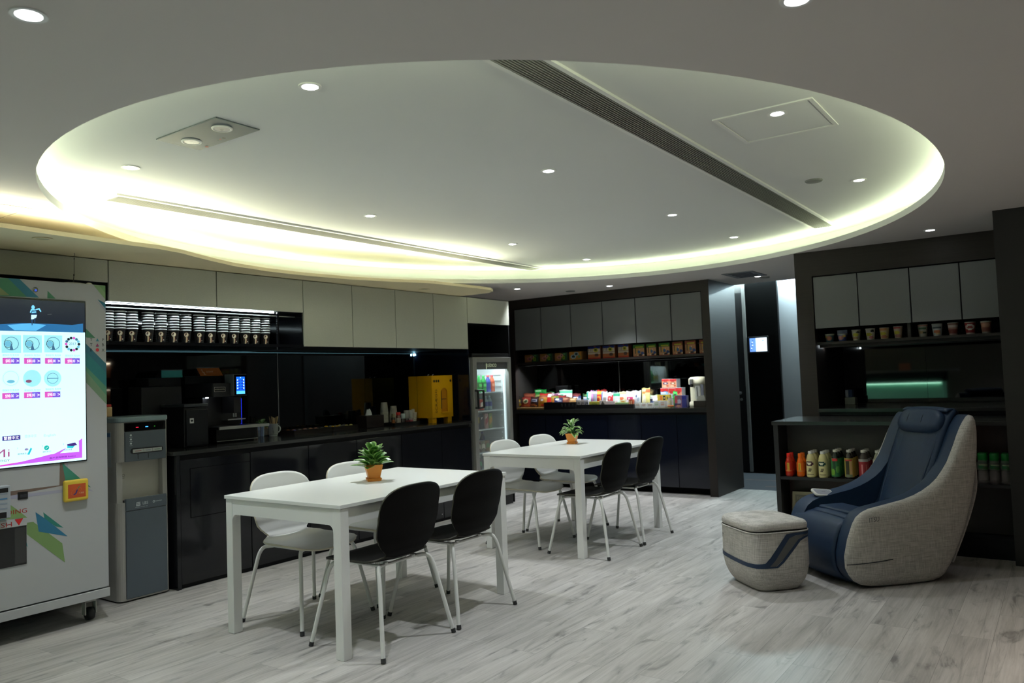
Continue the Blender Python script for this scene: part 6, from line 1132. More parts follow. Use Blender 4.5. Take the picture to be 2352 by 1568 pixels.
def make_chair(name, label, m, rim):
    t = thing(name, label, 'chair')
    for part, nv, warp in (('seat', 30, lambda v: 1 - (1 - v) ** 1.3), ('back', 34, lambda v: v ** 1.35)):
        a = MB(); a.grid(lambda u_, v_: shell_point(part, .5 + .5 * math.sin(PI * (u_ - .5)), warp(v_)), 22, nv, m); a.mi(rim)
        o = a.build('seat' if part == 'seat' else 'backrest', t, local=True)
        k = o.modifiers.new('solid', 'SOLIDIFY'); k.thickness = .0115; k.offset = 0; k.material_offset_rim = 1; k.use_even_offset = False
    a = MB(); z = .4215
    a.tube([(-.150, .13, z), (.150, .13, z)], .008, M_LEGW); a.tube([(-.150, -.13, z), (.150, -.13, z)], .008, M_LEGW); a.tube([(-.14, -.13, z), (-.14, .13, z)], .008, M_LEGW); a.tube([(.14, -.13, z), (.14, .13, z)], .008, M_LEGW)
    for sx in (-1, 1):
        for sy in (-1, 1): a.lathe((sx * .10, sy * .13, .418), [(.011, 0), (.013, .004), (.013, .016)], M_LEGW, 12)
    a.build('seat_frame', t, local=True)
    for sx in (-1, 1):
        for sy in (-1, 1):
            a = MB(); pts = [Vector((sx * .135, sy * .13, z))]
            c0, c1 = Vector((sx * .168, sy * .150, z)), Vector((sx * .262, sy * .256, .012))
            for k in range(7): # rounded shoulder
                q = k / 6; p = c0 * (1 - q) ** 2 + Vector((sx * .196, sy * .172, z + .001)) * 2 * q * (1 - q) + Vector((sx * .206, sy * .190, .345)) * q * q; pts.append(p)
            pts.append(c1); a.tube(pts, .0108, M_LEGW, 12); lg = a.build('leg', t, local=True)
            a = MB(); a.tube([c1 + (pts[-2] - c1).normalized() * .012, c1 - (pts[-2] - c1).normalized() * .010], .0125, M_RUB, 12); a.build('foot_cap', lg, local=True)
    return t
cb = make_chair('dining_chair', 'black chair with white legs at the left end of the near table', M_CHB, mat('black_edge', (.035, .032, .022), .5))
cb.location = (3.0, 3.0, 0); cb['group'] = 'dining chairs'
dup(cb, (3.578, 3.005, 0), 0, 'black chair with white legs at the right end of the near table')
dup(cb, (5.33, 3.035, 0), 0, 'black chair with white legs at the left end of the far table')
dup(cb, (5.905, 3.03, 0), 0, 'black chair with white legs at the right end of the far table')
cw = make_chair('dining_chair', 'white chair at the left end of the near table on the cabinet side', M_CHW, M_PLY)
cw.location = (3.085, 3.685, 0); cw.rotation_euler = (0, 0, PI); cw['group'] = 'dining chairs'
dup(cw, (3.66, 3.685, 0), PI, 'white chair half hidden behind the near plant on the cabinet side')
dup(cw, (5.405, 3.68, 0), PI, 'white chair at the left end of the far table, by the fridge')
dup(cw, (5.985, 3.68, 0), PI, 'white chair of the far table just left of and behind the far plant')

# ------------------------------------------------------------------ potted plants
TERRA = mat('orange_pot', srgb(214, 132, 42), .42, var=.06, scale=(12, 12, 12))
def leaf_mat(name, c0, c1, edge):
    m = bpy.data.materials.new(name); m.use_nodes = True; nt = m.node_tree; b = nt.nodes['Principled BSDF']; N = nt.nodes.new; L = nt.links.new
    g = N('ShaderNodeNewGeometry'); n = N('ShaderNodeTexNoise'); n.inputs['Scale'].default_value = 45; L(g.outputs['Position'], n.inputs['Vector'])
    mx = N('ShaderNodeMix'); mx.data_type = 'RGBA'; mx.inputs['A'].default_value = (*c0, 1); mx.inputs['B'].default_value = (*c1, 1); L(n.outputs['Fac'], mx.inputs['Factor']); L(mx.outputs['Result'], b.inputs['Base Color'])
    b.inputs['Roughness'].default_value = .36; b.inputs['Specular IOR Level'].default_value = .4; return m
LEAF = leaf_mat('leaf_green', srgb(30, 84, 24), srgb(74, 134, 44), 0); LEAFP = leaf_mat('leaf_pale_edge', srgb(120, 168, 84), srgb(160, 196, 112), 0)
LEAF2 = leaf_mat('leaf_variegated', srgb(60, 112, 46), srgb(104, 150, 70), 0); LEAF2P = leaf_mat('leaf_cream_edge', srgb(170, 200, 130), srgb(200, 220, 160), 0)
def leaf(mb, base, az, el, ln, wd, curl, m, me, roll=0.0):
    base = Vector(base); d = Vector((math.cos(az), math.sin(az), 0)); side = Vector((-math.sin(az), math.cos(az), 0)); side = (side * math.cos(roll) + ZU * math.sin(roll))
    def fn(u_, v_):
        e = el - curl * v_; c = Vector((0, 0, 0)); n = 8
        for k in range(n): ee = el - curl * v_ * (k + .5) / n; c += (d * math.cos(ee) + ZU * math.sin(ee)) * (ln * v_ / n)
        w = wd * (math.sin(PI * min(1, v_ ** .85)) ** .75 if 0 < v_ < 1 else 0) + .0012; x_ = 2 * u_ - 1
        return base + c + side * (x_ * w * .5) + ZU * (abs(x_) * w * .18)
    mb.grid(fn, 6, 9, m, True, lambda u_, v_: me if abs(u_ - .5) > .36 or v_ > .93 else m)
def potted(label, loc, rz, s, kind):
    t = thing('potted_plant', label, 'plant', loc, rz)
    def frustum(a, h0, h1, z0, z1, m, top=True):
        vs = [(-h0, -h0, z0), (h0, -h0, z0), (h0, h0, z0), (-h0, h0, z0), (-h1, -h1, z1), (h1, -h1, z1), (h1, h1, z1), (-h1, h1, z1)]
        a.add([Vector(v) * s for v in vs], [(0, 3, 2, 1), (0, 1, 5, 4), (1, 2, 6, 5), (2, 3, 7, 6), (3, 0, 4, 7)] + ([(4, 5, 6, 7)] if top else []), m)
    a = MB(); frustum(a, .040, .044, 0, .018, TERRA); a.build('saucer', t, local=True, bevel=.002)
    a = MB(); frustum(a, .034, .051, .0185, .098, TERRA, False)
    i0, z1 = .046, .098; a.add([Vector(v) * s for v in [(-.051, -.051, z1), (.051, -.051, z1), (.051, .051, z1), (-.051, .051, z1), (-i0, -i0, z1), (i0, -i0, z1), (i0, i0, z1), (-i0, i0, z1), (-.044, -.044, .085), (.044, -.044, .085), (.044, .044, .085), (-.044, .044, .085)]], [(0, 1, 5, 4), (1, 2, 6, 5), (2, 3, 7, 6), (3, 0, 4, 7), (4, 5, 9, 8), (5, 6, 10, 9), (6, 7, 11, 10), (7, 4, 8, 11)], TERRA); a.build('pot', t, local=True)
    a = MB(); a.poly([Vector(v) * s for v in [(-.0435, -.0435, .086), (.0435, -.0435, .086), (.0435, .0435, .086), (-.0435, .0435, .086)]], colmat(46, 32, 22, .9)); a.build('soil', t, local=True)
    R = random.Random(5 if kind == 1 else 11); a = MB(); st = MB()
    if kind == 1:
        for k in range(46):
            az = k * 2.39996 + R.uniform(-.2, .2); q = (k + .5) / 46; h = .10 + .085 * (1 - q) + R.uniform(-.01, .01); rr = .012 + .030 * q; el = 1.25 - 1.0 * q + R.uniform(-.15, .15)
            b0 = Vector((math.cos(az) * rr * .5, math.sin(az) * rr * .5, .086)) * s; b1 = Vector((math.cos(az) * rr, math.sin(az) * rr, h - .015)) * s
            leaf(a, b1, az, el, (.062 + .03 * R.random()) * s * (.8 + .35 * q), ((.048 + .012 * R.random())) * s, R.uniform(.3, .9) * (1 - .55 * q), LEAF, LEAFP, R.uniform(-.3, .3)); st.tube([b0, (b0 + b1) / 2 + Vector((0, 0, .005)), b1], .0018 * s, LEAFP, 6)
    else:
        for k in range(26):
            az = k * 2.39996 + R.uniform(-.3, .3); q = (k + .5) / 26; h = .115 + .085 * (1 - q) + R.uniform(-.012, .012); rr = .010 + .034 * q; el = 1.1 - 1.2 * q + R.uniform(-.3, .3)
            b0 = Vector((math.cos(az) * rr * .4, math.sin(az) * rr * .4, .086)) * s; b1 = Vector((math.cos(az) * rr, math.sin(az) * rr, h - .02)) * s
            leaf(a, b1, az, el, (.062 + .03 * R.random()) * s, (.036 + .012 * R.random()) * s, R.uniform(.5, 1.4), LEAF2, LEAF2P, R.uniform(-.5, .5)); st.tube([b0, (b0 + b1) / 2, b1], .002 * s, LEAF2, 6)
    a.build('foliage', t, local=True); st.build('stems', t, local=True)
q1_, q2_ = P(864, 1104, 'z', .75), P(1319, 1019, 'z', .75)
potted('bushy green plant in an orange square pot on the near table', (q1_.x, q1_.y + .02, .7505), math.atan2(q1_.y, q1_.x) + .14, 1.0, 1)
potted('small pale edged plant in an orange square pot on the far table', (q2_.x, q2_.y + .02, .7505), math.atan2(q2_.y, q2_.x) - .30, .93, 2)

# ------------------------------------------------------------------ massage chair
TH = math.radians(137.5); FV = Vector((math.cos(TH), math.sin(TH), 0)); LV = Vector((-math.sin(TH), math.cos(TH), 0)); O_ = Vector((5.04, 1.09, 0)) - LV * .33
t = thing('massage_chair', 'navy massage chair with grey tweed sides on the right', 'massage chair', tuple(O_), TH)
PAN = [(.06, .13), (.062, .20), (.035, .30), (-.005, .39), (-.03, .425), (-.07, .452), (-.12, .470), (-.20, .482), (-.28, .495), (-.36, .508), (-.44, .530), (-.50, .553), (-.56, .585), (-.61, .622), (-.65, .665), (-.69, .715), (-.72, .77), (-.747, .82), (-.77, .87), (-.80, .925), (-.83, .968), (-.852, .992), (-.872, 1.003), (-.888, .998), (-.90, .975), (-.906, .91), (-.905, .84), (-.90, .76), (-.888, .67), (-.87, .585), (-.84, .47), (-.81, .39), (-.78, .31), (-.74, .235), (-.70, .16), (-.67, .11), (-.64, .07), (-.615, .04), (-.58, .02), (-.53, .008), (-.47, .004), (-.38, .004), (-.28, .004), (-.18, .006), (-.10, .010), (-.04, .022), (0.01, .05), (.04, .088)]
cg = (sum(p[0] for p in PAN) / len(PAN), sum(p[1] for p in PAN) / len(PAN))
def lay(k, y):
    # shrink the outline towards its own inside (blend of scaling about the centroid with a spine point)
    out = []
    for (s_, z) in PAN:
        cx = -.35 if s_ > -.55 else -.35 - (min(1, max(0, (z - .45) / .5))) * .40; cz = .26 if z < .45 else .26 + (z - .45) * .8
        out.append(Vector((cx + (s_ - cx) * k, y, cz + (z - cz) * k)))
    return out
def side(sgn):
    a = MB(); ks = [(1.0, .298), (.992, .314), (.965, .326), (.90, .336), (.78, .343), (.58, .348), (.3, .350)] if sgn > 0 else [(1.0, .331), (.97, .334), (.94, .338), (.88, .343), (.78, .347), (.58, .349), (.3, .350)]; n = len(PAN); vs = []
    for k, y in ks: vs += lay(k, sgn * y)
    fs = []
    for i in range(len(ks) - 1):
        for k in range(n): q = (i * n + k, i * n + (k + 1) % n, (i + 1) * n + (k + 1) % n, (i + 1) * n + k); fs.append(q if sgn < 0 else q[::-1])
    a.add(vs, fs, M_TWEED, True); last = list(range((len(ks) - 1) * n, len(ks) * n)); a.add(vs[-n:], [tuple(range(n)) if sgn < 0 else tuple(range(n))[::-1]], M_TWEED, True)
    o = a.build('side_panel', t, local=True)
    a = MB(); vs = lay(.999, sgn * (.2975 if sgn > 0 else .3305)) + lay(1.0, sgn * .285) + lay(1.0, sgn * .22) + lay(.985, sgn * .205)
    fs = [((i * n + k), (i * n + (k + 1) % n), ((i + 1) * n + (k + 1) % n), ((i + 1) * n + k)) if sgn > 0 else ((i + 1) * n + k, (i + 1) * n + (k + 1) % n, i * n + (k + 1) % n, i * n + k) for i in range(3) for k in range(n)]
    a.add(vs, fs, M_NAVY, True); a.add(vs[-n:], [tuple(range(n))], M_NAVY, False); a.build('arm_padding', t, local=True)
    return o
sp = side(1); side(-1)
# raised logo letters, piping seam and pocket on the visible side
def SPt(px, py, y=.350):
    c = Vector((0, 0, CAM_H)); d = c2w(Vector((px - CX, py - CY, F_PX))); tt = (O_ + LV * y - c).dot(LV) / d.dot(LV); p = c + d * tt; return Vector(((p - O_).dot(FV), y, p.z))
ltr = mat('logo_grey', (.05, .05, .055), .5); a = MB(); q = SPt(1997, 1200, .3505); a.text('ITSU', q + Vector((0, .0008, 0)), Vector((-1, 0, .06)).normalized(), ZU, .040, ltr, 'l', .068); a.build('lettering', sp, local=True)
a = MB(); p0, p1 = SPt(1949, 1301, .352), SPt(2051, 1286, .352); nrm = []
for k in range(13): q = k / 12; nrm.append(p0 + (p1 - p0) * q + Vector((0, -.016 * (1 - q) ** 2.2, -.004 * math.sin(PI * q))))
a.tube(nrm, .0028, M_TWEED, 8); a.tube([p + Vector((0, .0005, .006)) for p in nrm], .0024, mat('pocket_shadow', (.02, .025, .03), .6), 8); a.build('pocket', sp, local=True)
a = MB(); sw = [SPt(*p, .3505) for p in ((1950, 1275), (1985, 1270), (2030, 1264), (2080, 1254), (2120, 1243), (2165, 1226), (2195, 1212))]
a.tube([p + Vector((0, -.012 * abs(i - 3) / 3, 0)) for i, p in enumerate(sw)], .0014, M_TWEED, 6); a.build('seam', sp, local=True)
def slab(name, prof, y0, y1, m, ny=12, puff=.0, parent=t, th=.04, closed_to=None):
    """upholstered strip: profile (s,z) extruded across the chair with soft crown"""
    a = MB(); n = len(prof)
    def fn(u_, v_):
        f = v_ * (n - 1); i = min(n - 2, int(f)); q = f - i; s_ = prof[i][0] + (prof[i + 1][0] - prof[i][0]) * q; z = prof[i][1] + (prof[i + 1][1] - prof[i][1]) * q
        i2 = min(n - 2, max(0, i)); dx, dz = prof[i2 + 1][0] - prof[i2][0], prof[i2 + 1][1] - prof[i2][1]; ll = math.hypot(dx, dz) or 1; nx, nz = dz / ll, -dx / ll
        cr = puff * (1 - abs(2 * u_ - 1) ** 2.6)
        return Vector((s_ + nx * cr, y0 + (y1 - y0) * u_, z + nz * cr))
    a.grid(fn, ny, (n - 1) * 3, m); o = a.build(name, parent, local=True, solid=th); return o
# front: calf pad, seat, back
slab('calf_pad', [(-.055, .020), (.01, .055), (.045, .10), (.058, .15), (.060, .20), (.045, .26), (.025, .31), (.000, .355), (-.04, .375), (-.09, .382)], -.30, .204, M_NAVY, 14, .012, th=.02)
a = MB(); a.box(-.60, -.03, -.203, .203, .03, .33, M_NAVY); a.build('base', t, local=True)
slab('seat_cushion', [(-.055, .378), (-.09, .392), (-.16, .388), (-.30, .372), (-.44, .362), (-.56, .370)], -.203, .203, M_NAVY, 14, .012, th=.03)
a = MB(); a.box(-.27, -.085, -.165, .195, .392, .432, M_NAVY); fl = a.build('seat_flap', t, local=True, bevel=.015, seg=3)
BK = [(-.54, .36), (-.585, .42), (-.62, .50), (-.66, .60), (-.70, .70), (-.745, .80), (-.79, .90), (-.835, .985), (-.87, 1.015)]
slab('backrest', BK, -.205, .205, M_NAVY, 16, .02, th=.05)
a = MB(); a.grid(lambda u_, v_: Vector((-.905 + .06 * max(0, v_ - .9) / .1 + (-.02 + .29 * (1 - v_)) * (1 if v_ < .55 else 0) * 0, -.297 + .594 * u_, .10 + .85 * v_)) + Vector(((.21 * (1 - v_ / .55) ** 1.3 if v_ < .55 else 0), 0, 0)), 8, 16, M_TWEED); a.build('back_cover', t, local=True, solid=.01)
# cover flap of the back with a dark gap on each side, gathered seams
slab('back_overlay', [(s_ + .028, z + .006) for s_, z in BK[1:8]], -.135, .135, M_NAVY, 14, .014, th=.016)
a = MB()
for yy in (-.165, .165): a.tube([Vector((s_ + .030 + .004 * math.sin(7 * i), yy + .008 * math.sin(5 * i), z)) for i, (s_, z) in enumerate(BK[1:7])], .009, M_NAVY, 8)
a.build('back_piping', t, local=True)
a = MB(); R = Matrix.Rotation(math.radians(-26), 3, 'Y')
a.ball((-.775, 0, .955), (.055, .195, .088), M_NAVY, 28, 16, .72, R); pw = a.build('headrest_pillow', t, local=True)
a = MB()
for yy in (-.065, .065): a.tube([Vector((-.775, yy, .955)) + R @ Vector((.0555 * math.cos(b_), 0, .0885 * math.sin(b_))) * .995 for b_ in [(-1.3 + 2.9 * k / 14) for k in range(15)]], .0018, mat('navy_seam', (.006, .014, .035), .5), 6)
a.build('seam', pw, local=True)
a = MB(); a.grid(lambda u_, v_: Vector((-.80 - .09 * v_, -.20 + .40 * u_, 1.022 + .022 * math.sin(PI * v_) - .015 * v_)), 8, 5, M_NAVY); a.build('head_flap', t, local=True, solid=.012)
# control pad on the far arm
c_ = Vector((-.185, -.255, .482)); rl = Matrix.Rotation(math.radians(-6), 3, 'Y') @ Matrix.Rotation(math.radians(-22), 3, 'X')
a = MB(); pts = rrect(-.075, .075, -.046, .046, .022, 0); a.prism([c_ + rl @ p for p in pts], rl @ Vector((0, 0, .014)), colmat(206, 204, 196, .4)); cp = a.build('control_pad', t, local=True, bevel=.004)
a = MB(); pts = rrect(-.062, .062, -.036, .036, .014, .0145); a.poly([c_ + rl @ p for p in pts], colmat(148, 150, 160, .35))
for dx in (-.042, .042):
    for dy in (-.020, .020): a.disc(c_ + rl @ Vector((dx, dy, .0150)), .007, colmat(190, 194, 206), 12)
a.poly([c_ + rl @ Vector(v) for v in ((-.014, -.003, .0152), (.014, -.003, .0152), (.014, .003, .0152), (-.014, .003, .0152))], colmat(90, 92, 100)); a.build('buttons', cp, local=True)
a = MB()
for (x, y) in ((-.10, .2), (-.10, -.2), (-.48, .2), (-.48, -.2)): a.lathe((x, y, 0), [(.02, 0), (.02, .03)], M_BLK, 12)
a.build('glide', t, local=True)

# ------------------------------------------------------------------ ottoman
OT = Vector((4.72, 1.578, 0)); OC = OT + FV * (-.155) + LV * (-.19)
t = thing('ottoman', 'grey tweed ottoman with a navy band in front of the massage chair', 'ottoman', tuple(OC), TH)
def OS(th_, z, k=1.0):
    g = sm(0, .15, z); hs = (.166 + .040 * g) * k; hl = (.206 + .026 * g) * k
    if z < .06: hs -= .030 * (1 - z / .06) ** 2; hl -= .030 * (1 - z / .06) ** 2
    sg = lambda x, q: math.copysign(abs(x) ** q, x); c, s_ = math.cos(th_), math.sin(th_)
    return Vector((hs * sg(c, .42), hl * sg(s_, .42), z))
NT = 72; lv = [0.004, .012, .03, .06, .10, .15, .20, .25, .30, .335, .352, .356]
a = MB(); vs = [OS(2 * PI * k / NT, z) for z in lv for k in range(NT)]; fs = [(i * NT + k, i * NT + (k + 1) % NT, (i + 1) * NT + (k + 1) % NT, (i + 1) * NT + k) for i in range(len(lv) - 1) for k in range(NT)]
a.add(vs, fs, M_TWEED, True); a.poly(vs[:NT][::-1], M_TWEED); a.poly([OS(2 * PI * k / NT, .356, .97) for k in range(NT)], M_TWEED); bo = a.build('body', t, local=True)
a = MB(); lv2 = [(.362, .955), (.366, .985), (.378, 1.0), (.395, .995), (.408, .95), (.414, .82), (.416, .5)]; vs = []
for z, k in lv2:
    for j in range(NT): p = OS(2 * PI * j / NT, .30, k); vs.append(Vector((p.x, p.y, z + .006 * (1 - (p.x / .2) ** 2))))
a.add(vs, [(i * NT + k, i * NT + (k + 1) % NT, (i + 1) * NT + (k + 1) % NT, (i + 1) * NT + k) for i in range(len(lv2) - 1) for k in range(NT)], M_TWEED, True); a.poly(vs[-NT:], M_TWEED); a.poly(vs[:NT][::-1], M_TWEED); a.build('lid_cushion', t, local=True)
a = MB(); a.tube([OS(2 * PI * k / 48, .356, 1.004) for k in range(49)], .0045, M_TWEED, 8, False); a.build('piping', t, local=True)
def ostrip(mb, path, w0, w1, m, off):
    """band following the surface: path of (theta deg, z), extends w0 below and w1 above"""
    pts = []
    for (p, q) in zip(path[:-1], path[1:]):
        n = max(2, int(abs(q[0] - p[0]) / 4) + 2)
        for k in range(n): f = k / n; pts.append((p[0] + (q[0] - p[0]) * f, p[1] + (q[1] - p[1]) * f))
    pts.append(path[-1]); vs = []
    for i, (th_, z) in enumerate(pts):
        d0 = pts[min(i + 1, len(pts) - 1)]; d1 = pts[max(0, i - 1)]; sl = (d0[1] - d1[1]); run = math.radians(d0[0] - d1[0]) * .22; ll = math.hypot(sl, run) or 1; k = 1 / max(.35, abs(run) / ll)
        for w in (-w0 * min(2.2, k), w1 * min(2.2, k)): p = OS(math.radians(th_), z + w); p2 = Vector((p.x, p.y, 0)); p2 *= 1 + off / p2.length; vs.append(Vector((p2.x, p2.y, p.z)))
    mb.add(vs, [(2 * i, 2 * i + 1, 2 * i + 3, 2 * i + 2) for i in range(len(pts) - 1)], m, True)
def TP(p):
    # 0..1 runs across the front face, 1..2 across the side face
    if p <= 1: q = 2 * (.068 + .864 * p) - 1; return math.degrees(math.asin(math.copysign(abs(q) ** (1 / .42), q)))
    q = 1 - 2 * (.068 + .864 * (p - 1)); return math.degrees(math.acos(math.copysign(abs(q) ** (1 / .42), q)))
def fpath(pts):
    out = []
    for (p, q) in zip(pts[:-1], pts[1:]):
        n = max(2, int((q[0] - p[0]) / .03) + 1); out += [(TP(p[0] + (q[0] - p[0]) * k / n), p[1] + (q[1] - p[1]) * k / n) for k in range(n)]
    return out + [(TP(pts[-1][0]), pts[-1][1])]
def pstrip(mb, lo, hi, m, off):
    lo, hi = fpath(lo), fpath(hi); n = min(len(lo), len(hi)); vs = []
    def pt(th_, z): p = OS(math.radians(th_), z); k = 1 + off / math.hypot(p.x, p.y); return Vector((p.x * k, p.y * k, z))
    for i in range(n): vs += [pt(*lo[round(i * (len(lo) - 1) / (n - 1))]), pt(*hi[round(i * (len(hi) - 1) / (n - 1))])]
    mb.add(vs, [(2 * i, 2 * i + 1, 2 * i + 3, 2 * i + 2) for i in range(n - 1)], m, True)
a = MB(); pstrip(a, [(-.02, .166), (.5, .156), (1, .152), (1.20, .155), (1.32, .195), (1.60, .322), (1.72, .333), (2.02, .336)], [(-.02, .192), (.5, .180), (1, .176), (1.14, .180), (1.24, .215), (1.54, .344), (1.68, .349), (2.02, .350)], M_NAVY, .003)
pstrip(a, [(1.0, .150), (1.36, .150), (1.48, .180), (1.80, .298), (1.90, .312), (2.02, .318)], [(1.0, .160), (1.34, .160), (1.45, .192), (1.76, .308), (1.88, .324), (2.02, .330)], M_NAVY, .003); a.build('navy_band', bo, local=True)
a = MB(); pstrip(a, [(1.20, .157), (1.33, .160), (1.46, .195), (1.77, .309), (1.90, .326), (2.02, .331)], [(1.20, .160), (1.31, .192), (1.45, .255), (1.60, .322), (1.74, .332), (2.02, .336)], mat('grey_mesh', (.10, .10, .10), .8), .0018); a.build('mesh_insert', bo, local=True)
a = MB(); dsp = OS(math.radians(-2), .29); p0, p1 = OS(math.radians(-24), .290), OS(math.radians(5), .290); dr_ = (OS(math.radians(8), .29) - OS(math.radians(-20), .29)).normalized()
a.text('ITSU', OS(math.radians(-24), .278) + Vector((.003, 0, 0)), dr_, ZU, .036, ltr, 'l', .058); a.build('lettering', bo, local=True)
# ------------------------------------------------------------------ bar alcove on the right
XB0 = 6.215; BY0, BY1 = .350, 1.905
XBK = P(1804, 985, 'y', 1.875).x; XBK = min(max(XBK, 6.45), 6.84)
ZSF = .500; zpl = .13
t = thing('bar_shelf_unit', 'low dark shelf unit under the bar counter holding drink bottles', 'shelf', ((XB0 + XBK) / 2, (BY0 + BY1) / 2, 0))
SH = mat('dark_shelf_laminate', (.016, .015, .016), .4, var=.1, scale=(3, 40, 40))
a = MB(); a.box(XB0 + .004, 6.88, BY1 - .036, BY1, 0, .898, SH); a.build('side_panel', t, bevel=.001)
a = MB(); a.box(XB0 + .01, XBK, BY0, BY1 - .037, ZSF - .022, ZSF, SH); a.build('shelf', t)
a = MB(); a.box(XBK + .001, XBK + .02, .62, BY1 - .037, ZSF + .001, .898, mat('grey_back_panel', (.075, .072, .068), .6)); a.box(XBK + .001, XBK + .02, BY0, .619, ZSF + .001, .898, M_BROWN); a.box(XBK + .001, XBK + .02, 1.30, BY1 - .037, zpl, ZSF - .023, M_BROWN); a.box(XBK + .001, XBK + .02, BY0, 1.299, zpl, ZSF - .023, mat('grey_back_panel', (.075, .072, .068), .6)); a.build('back_panel', t)  # lower red-brown area is a reflection put into the colour
a = MB(); a.box(XB0 + .02, XBK, BY0, BY1 - .037, 0, zpl, M_MATTE); a.build('plinth', t)
a = MB(); a.box(6.205, 6.885, BY0, BY1 + .008, .899, .927, M_TOP); tag(a.build('bar_counter', bevel=.002), 'low quartz bar counter behind the massage chair', 'worktop')
# back counter
t = thing('back_counter', 'higher dark counter at the back of the bar alcove with drawers below', 'counter', (7.5, 1.05, 0)); a = MB(); a.box(6.98, 7.99, .352, 1.738, 0, .955, M_GLOSS); a.build('body', t)
a = MB(); a.box(6.945, 7.99, .352, 1.738, .957, .985, M_TOP); a.build('top', t, bevel=.002)
for k in range(3): yy0 = .36 + .459 * k; a = MB(); a.box(6.965, 6.979, yy0 + .003, yy0 + .456, .60, .945, M_GLOSS); a.build('drawer', t)
ymj = P(2128, 850, 'x', 7.985).y
for (y0, y1, tx) in ((ymj + .001, 1.738, 'dark mirror at the back of the bar alcove, left half'), (.352, ymj - .001, 'dark mirror at the back of the bar alcove, right half')):
    a = MB(); a.box(7.985, 7.998, y0, y1, .99, 1.53, M_MIRROR); tag(a.build('mirror_panel'), tx, 'mirror', 'dark mirrors of the bar alcove')
BYS = [1.742, P(1974, 740, 'x', 7.0).y, P(2094, 735, 'x', 7.0).y, P(2210, 729, 'x', 7.0).y, .378]
for k in range(4):
    y1, y0 = BYS[k], BYS[k + 1]
    t = thing('wall_cabinet', ['dim grey wall cabinet at the left of the bar alcove', 'dim grey wall cabinet, second from the left in the bar alcove', 'dim grey wall cabinet, third from the left in the bar alcove', 'dim grey wall cabinet at the right of the bar alcove'][k], 'cabinet', (7.3, (y0 + y1) / 2, 1.668), 0, 'grey wall cabinets of the bar alcove')
    a = MB(); a.box(7.022, 7.98, y0 + .002, y1 - .002, 1.672, 2.112, M_MATTE); a.build('body', t)
    a = MB(); a.box(7.0, 7.02, y0 + .0045, y1 - .0045, 1.668, 2.108, M_LAM2); a.build('door', t, bevel=.0015)
zns = P(1905, 785.5, 'x', 7.12).z
t = thing('display_shelf', 'dark shelf of instant noodle cups under the bar cabinets', 'shelf', (7.5, 1.05, zns - .02)); a = MB(); a.box(7.03, 7.98, .352, 1.738, zns - .022, zns, M_WOOD); a.build('board', t)
yd = P(2091, 760, 'x', 7.1).y; a = MB(); a.box(7.04, 7.97, yd - .012, yd + .012, zns + .0005, 1.67, M_WOOD); a.build('divider', t)
a = MB(); a.box(7.105, 7.11, .352, 1.738, zns - .045, zns - .0215, M_WOOD); a.box(7.15, 7.155, .352, 1.738, zns - .045, zns - .0215, M_WOOD); a.build('baffle', t)
a = MB(); a.box(7.12, 7.14, .9, 1.70, zns - .032, zns - .0225, mat('bar_led', (1, 1, 1), .5, emit=.6, ecol=(.9, .97, 1))); a.build('led_tube', t)
a = MB(); a.box(7.25, 7.27, 1.726, 1.736, zns - .036, zns - .024, mat('bar_spot', (1, 1, 1), .5, emit=22, ecol=(.85, .95, 1))); a.build('spot_lamp', t)
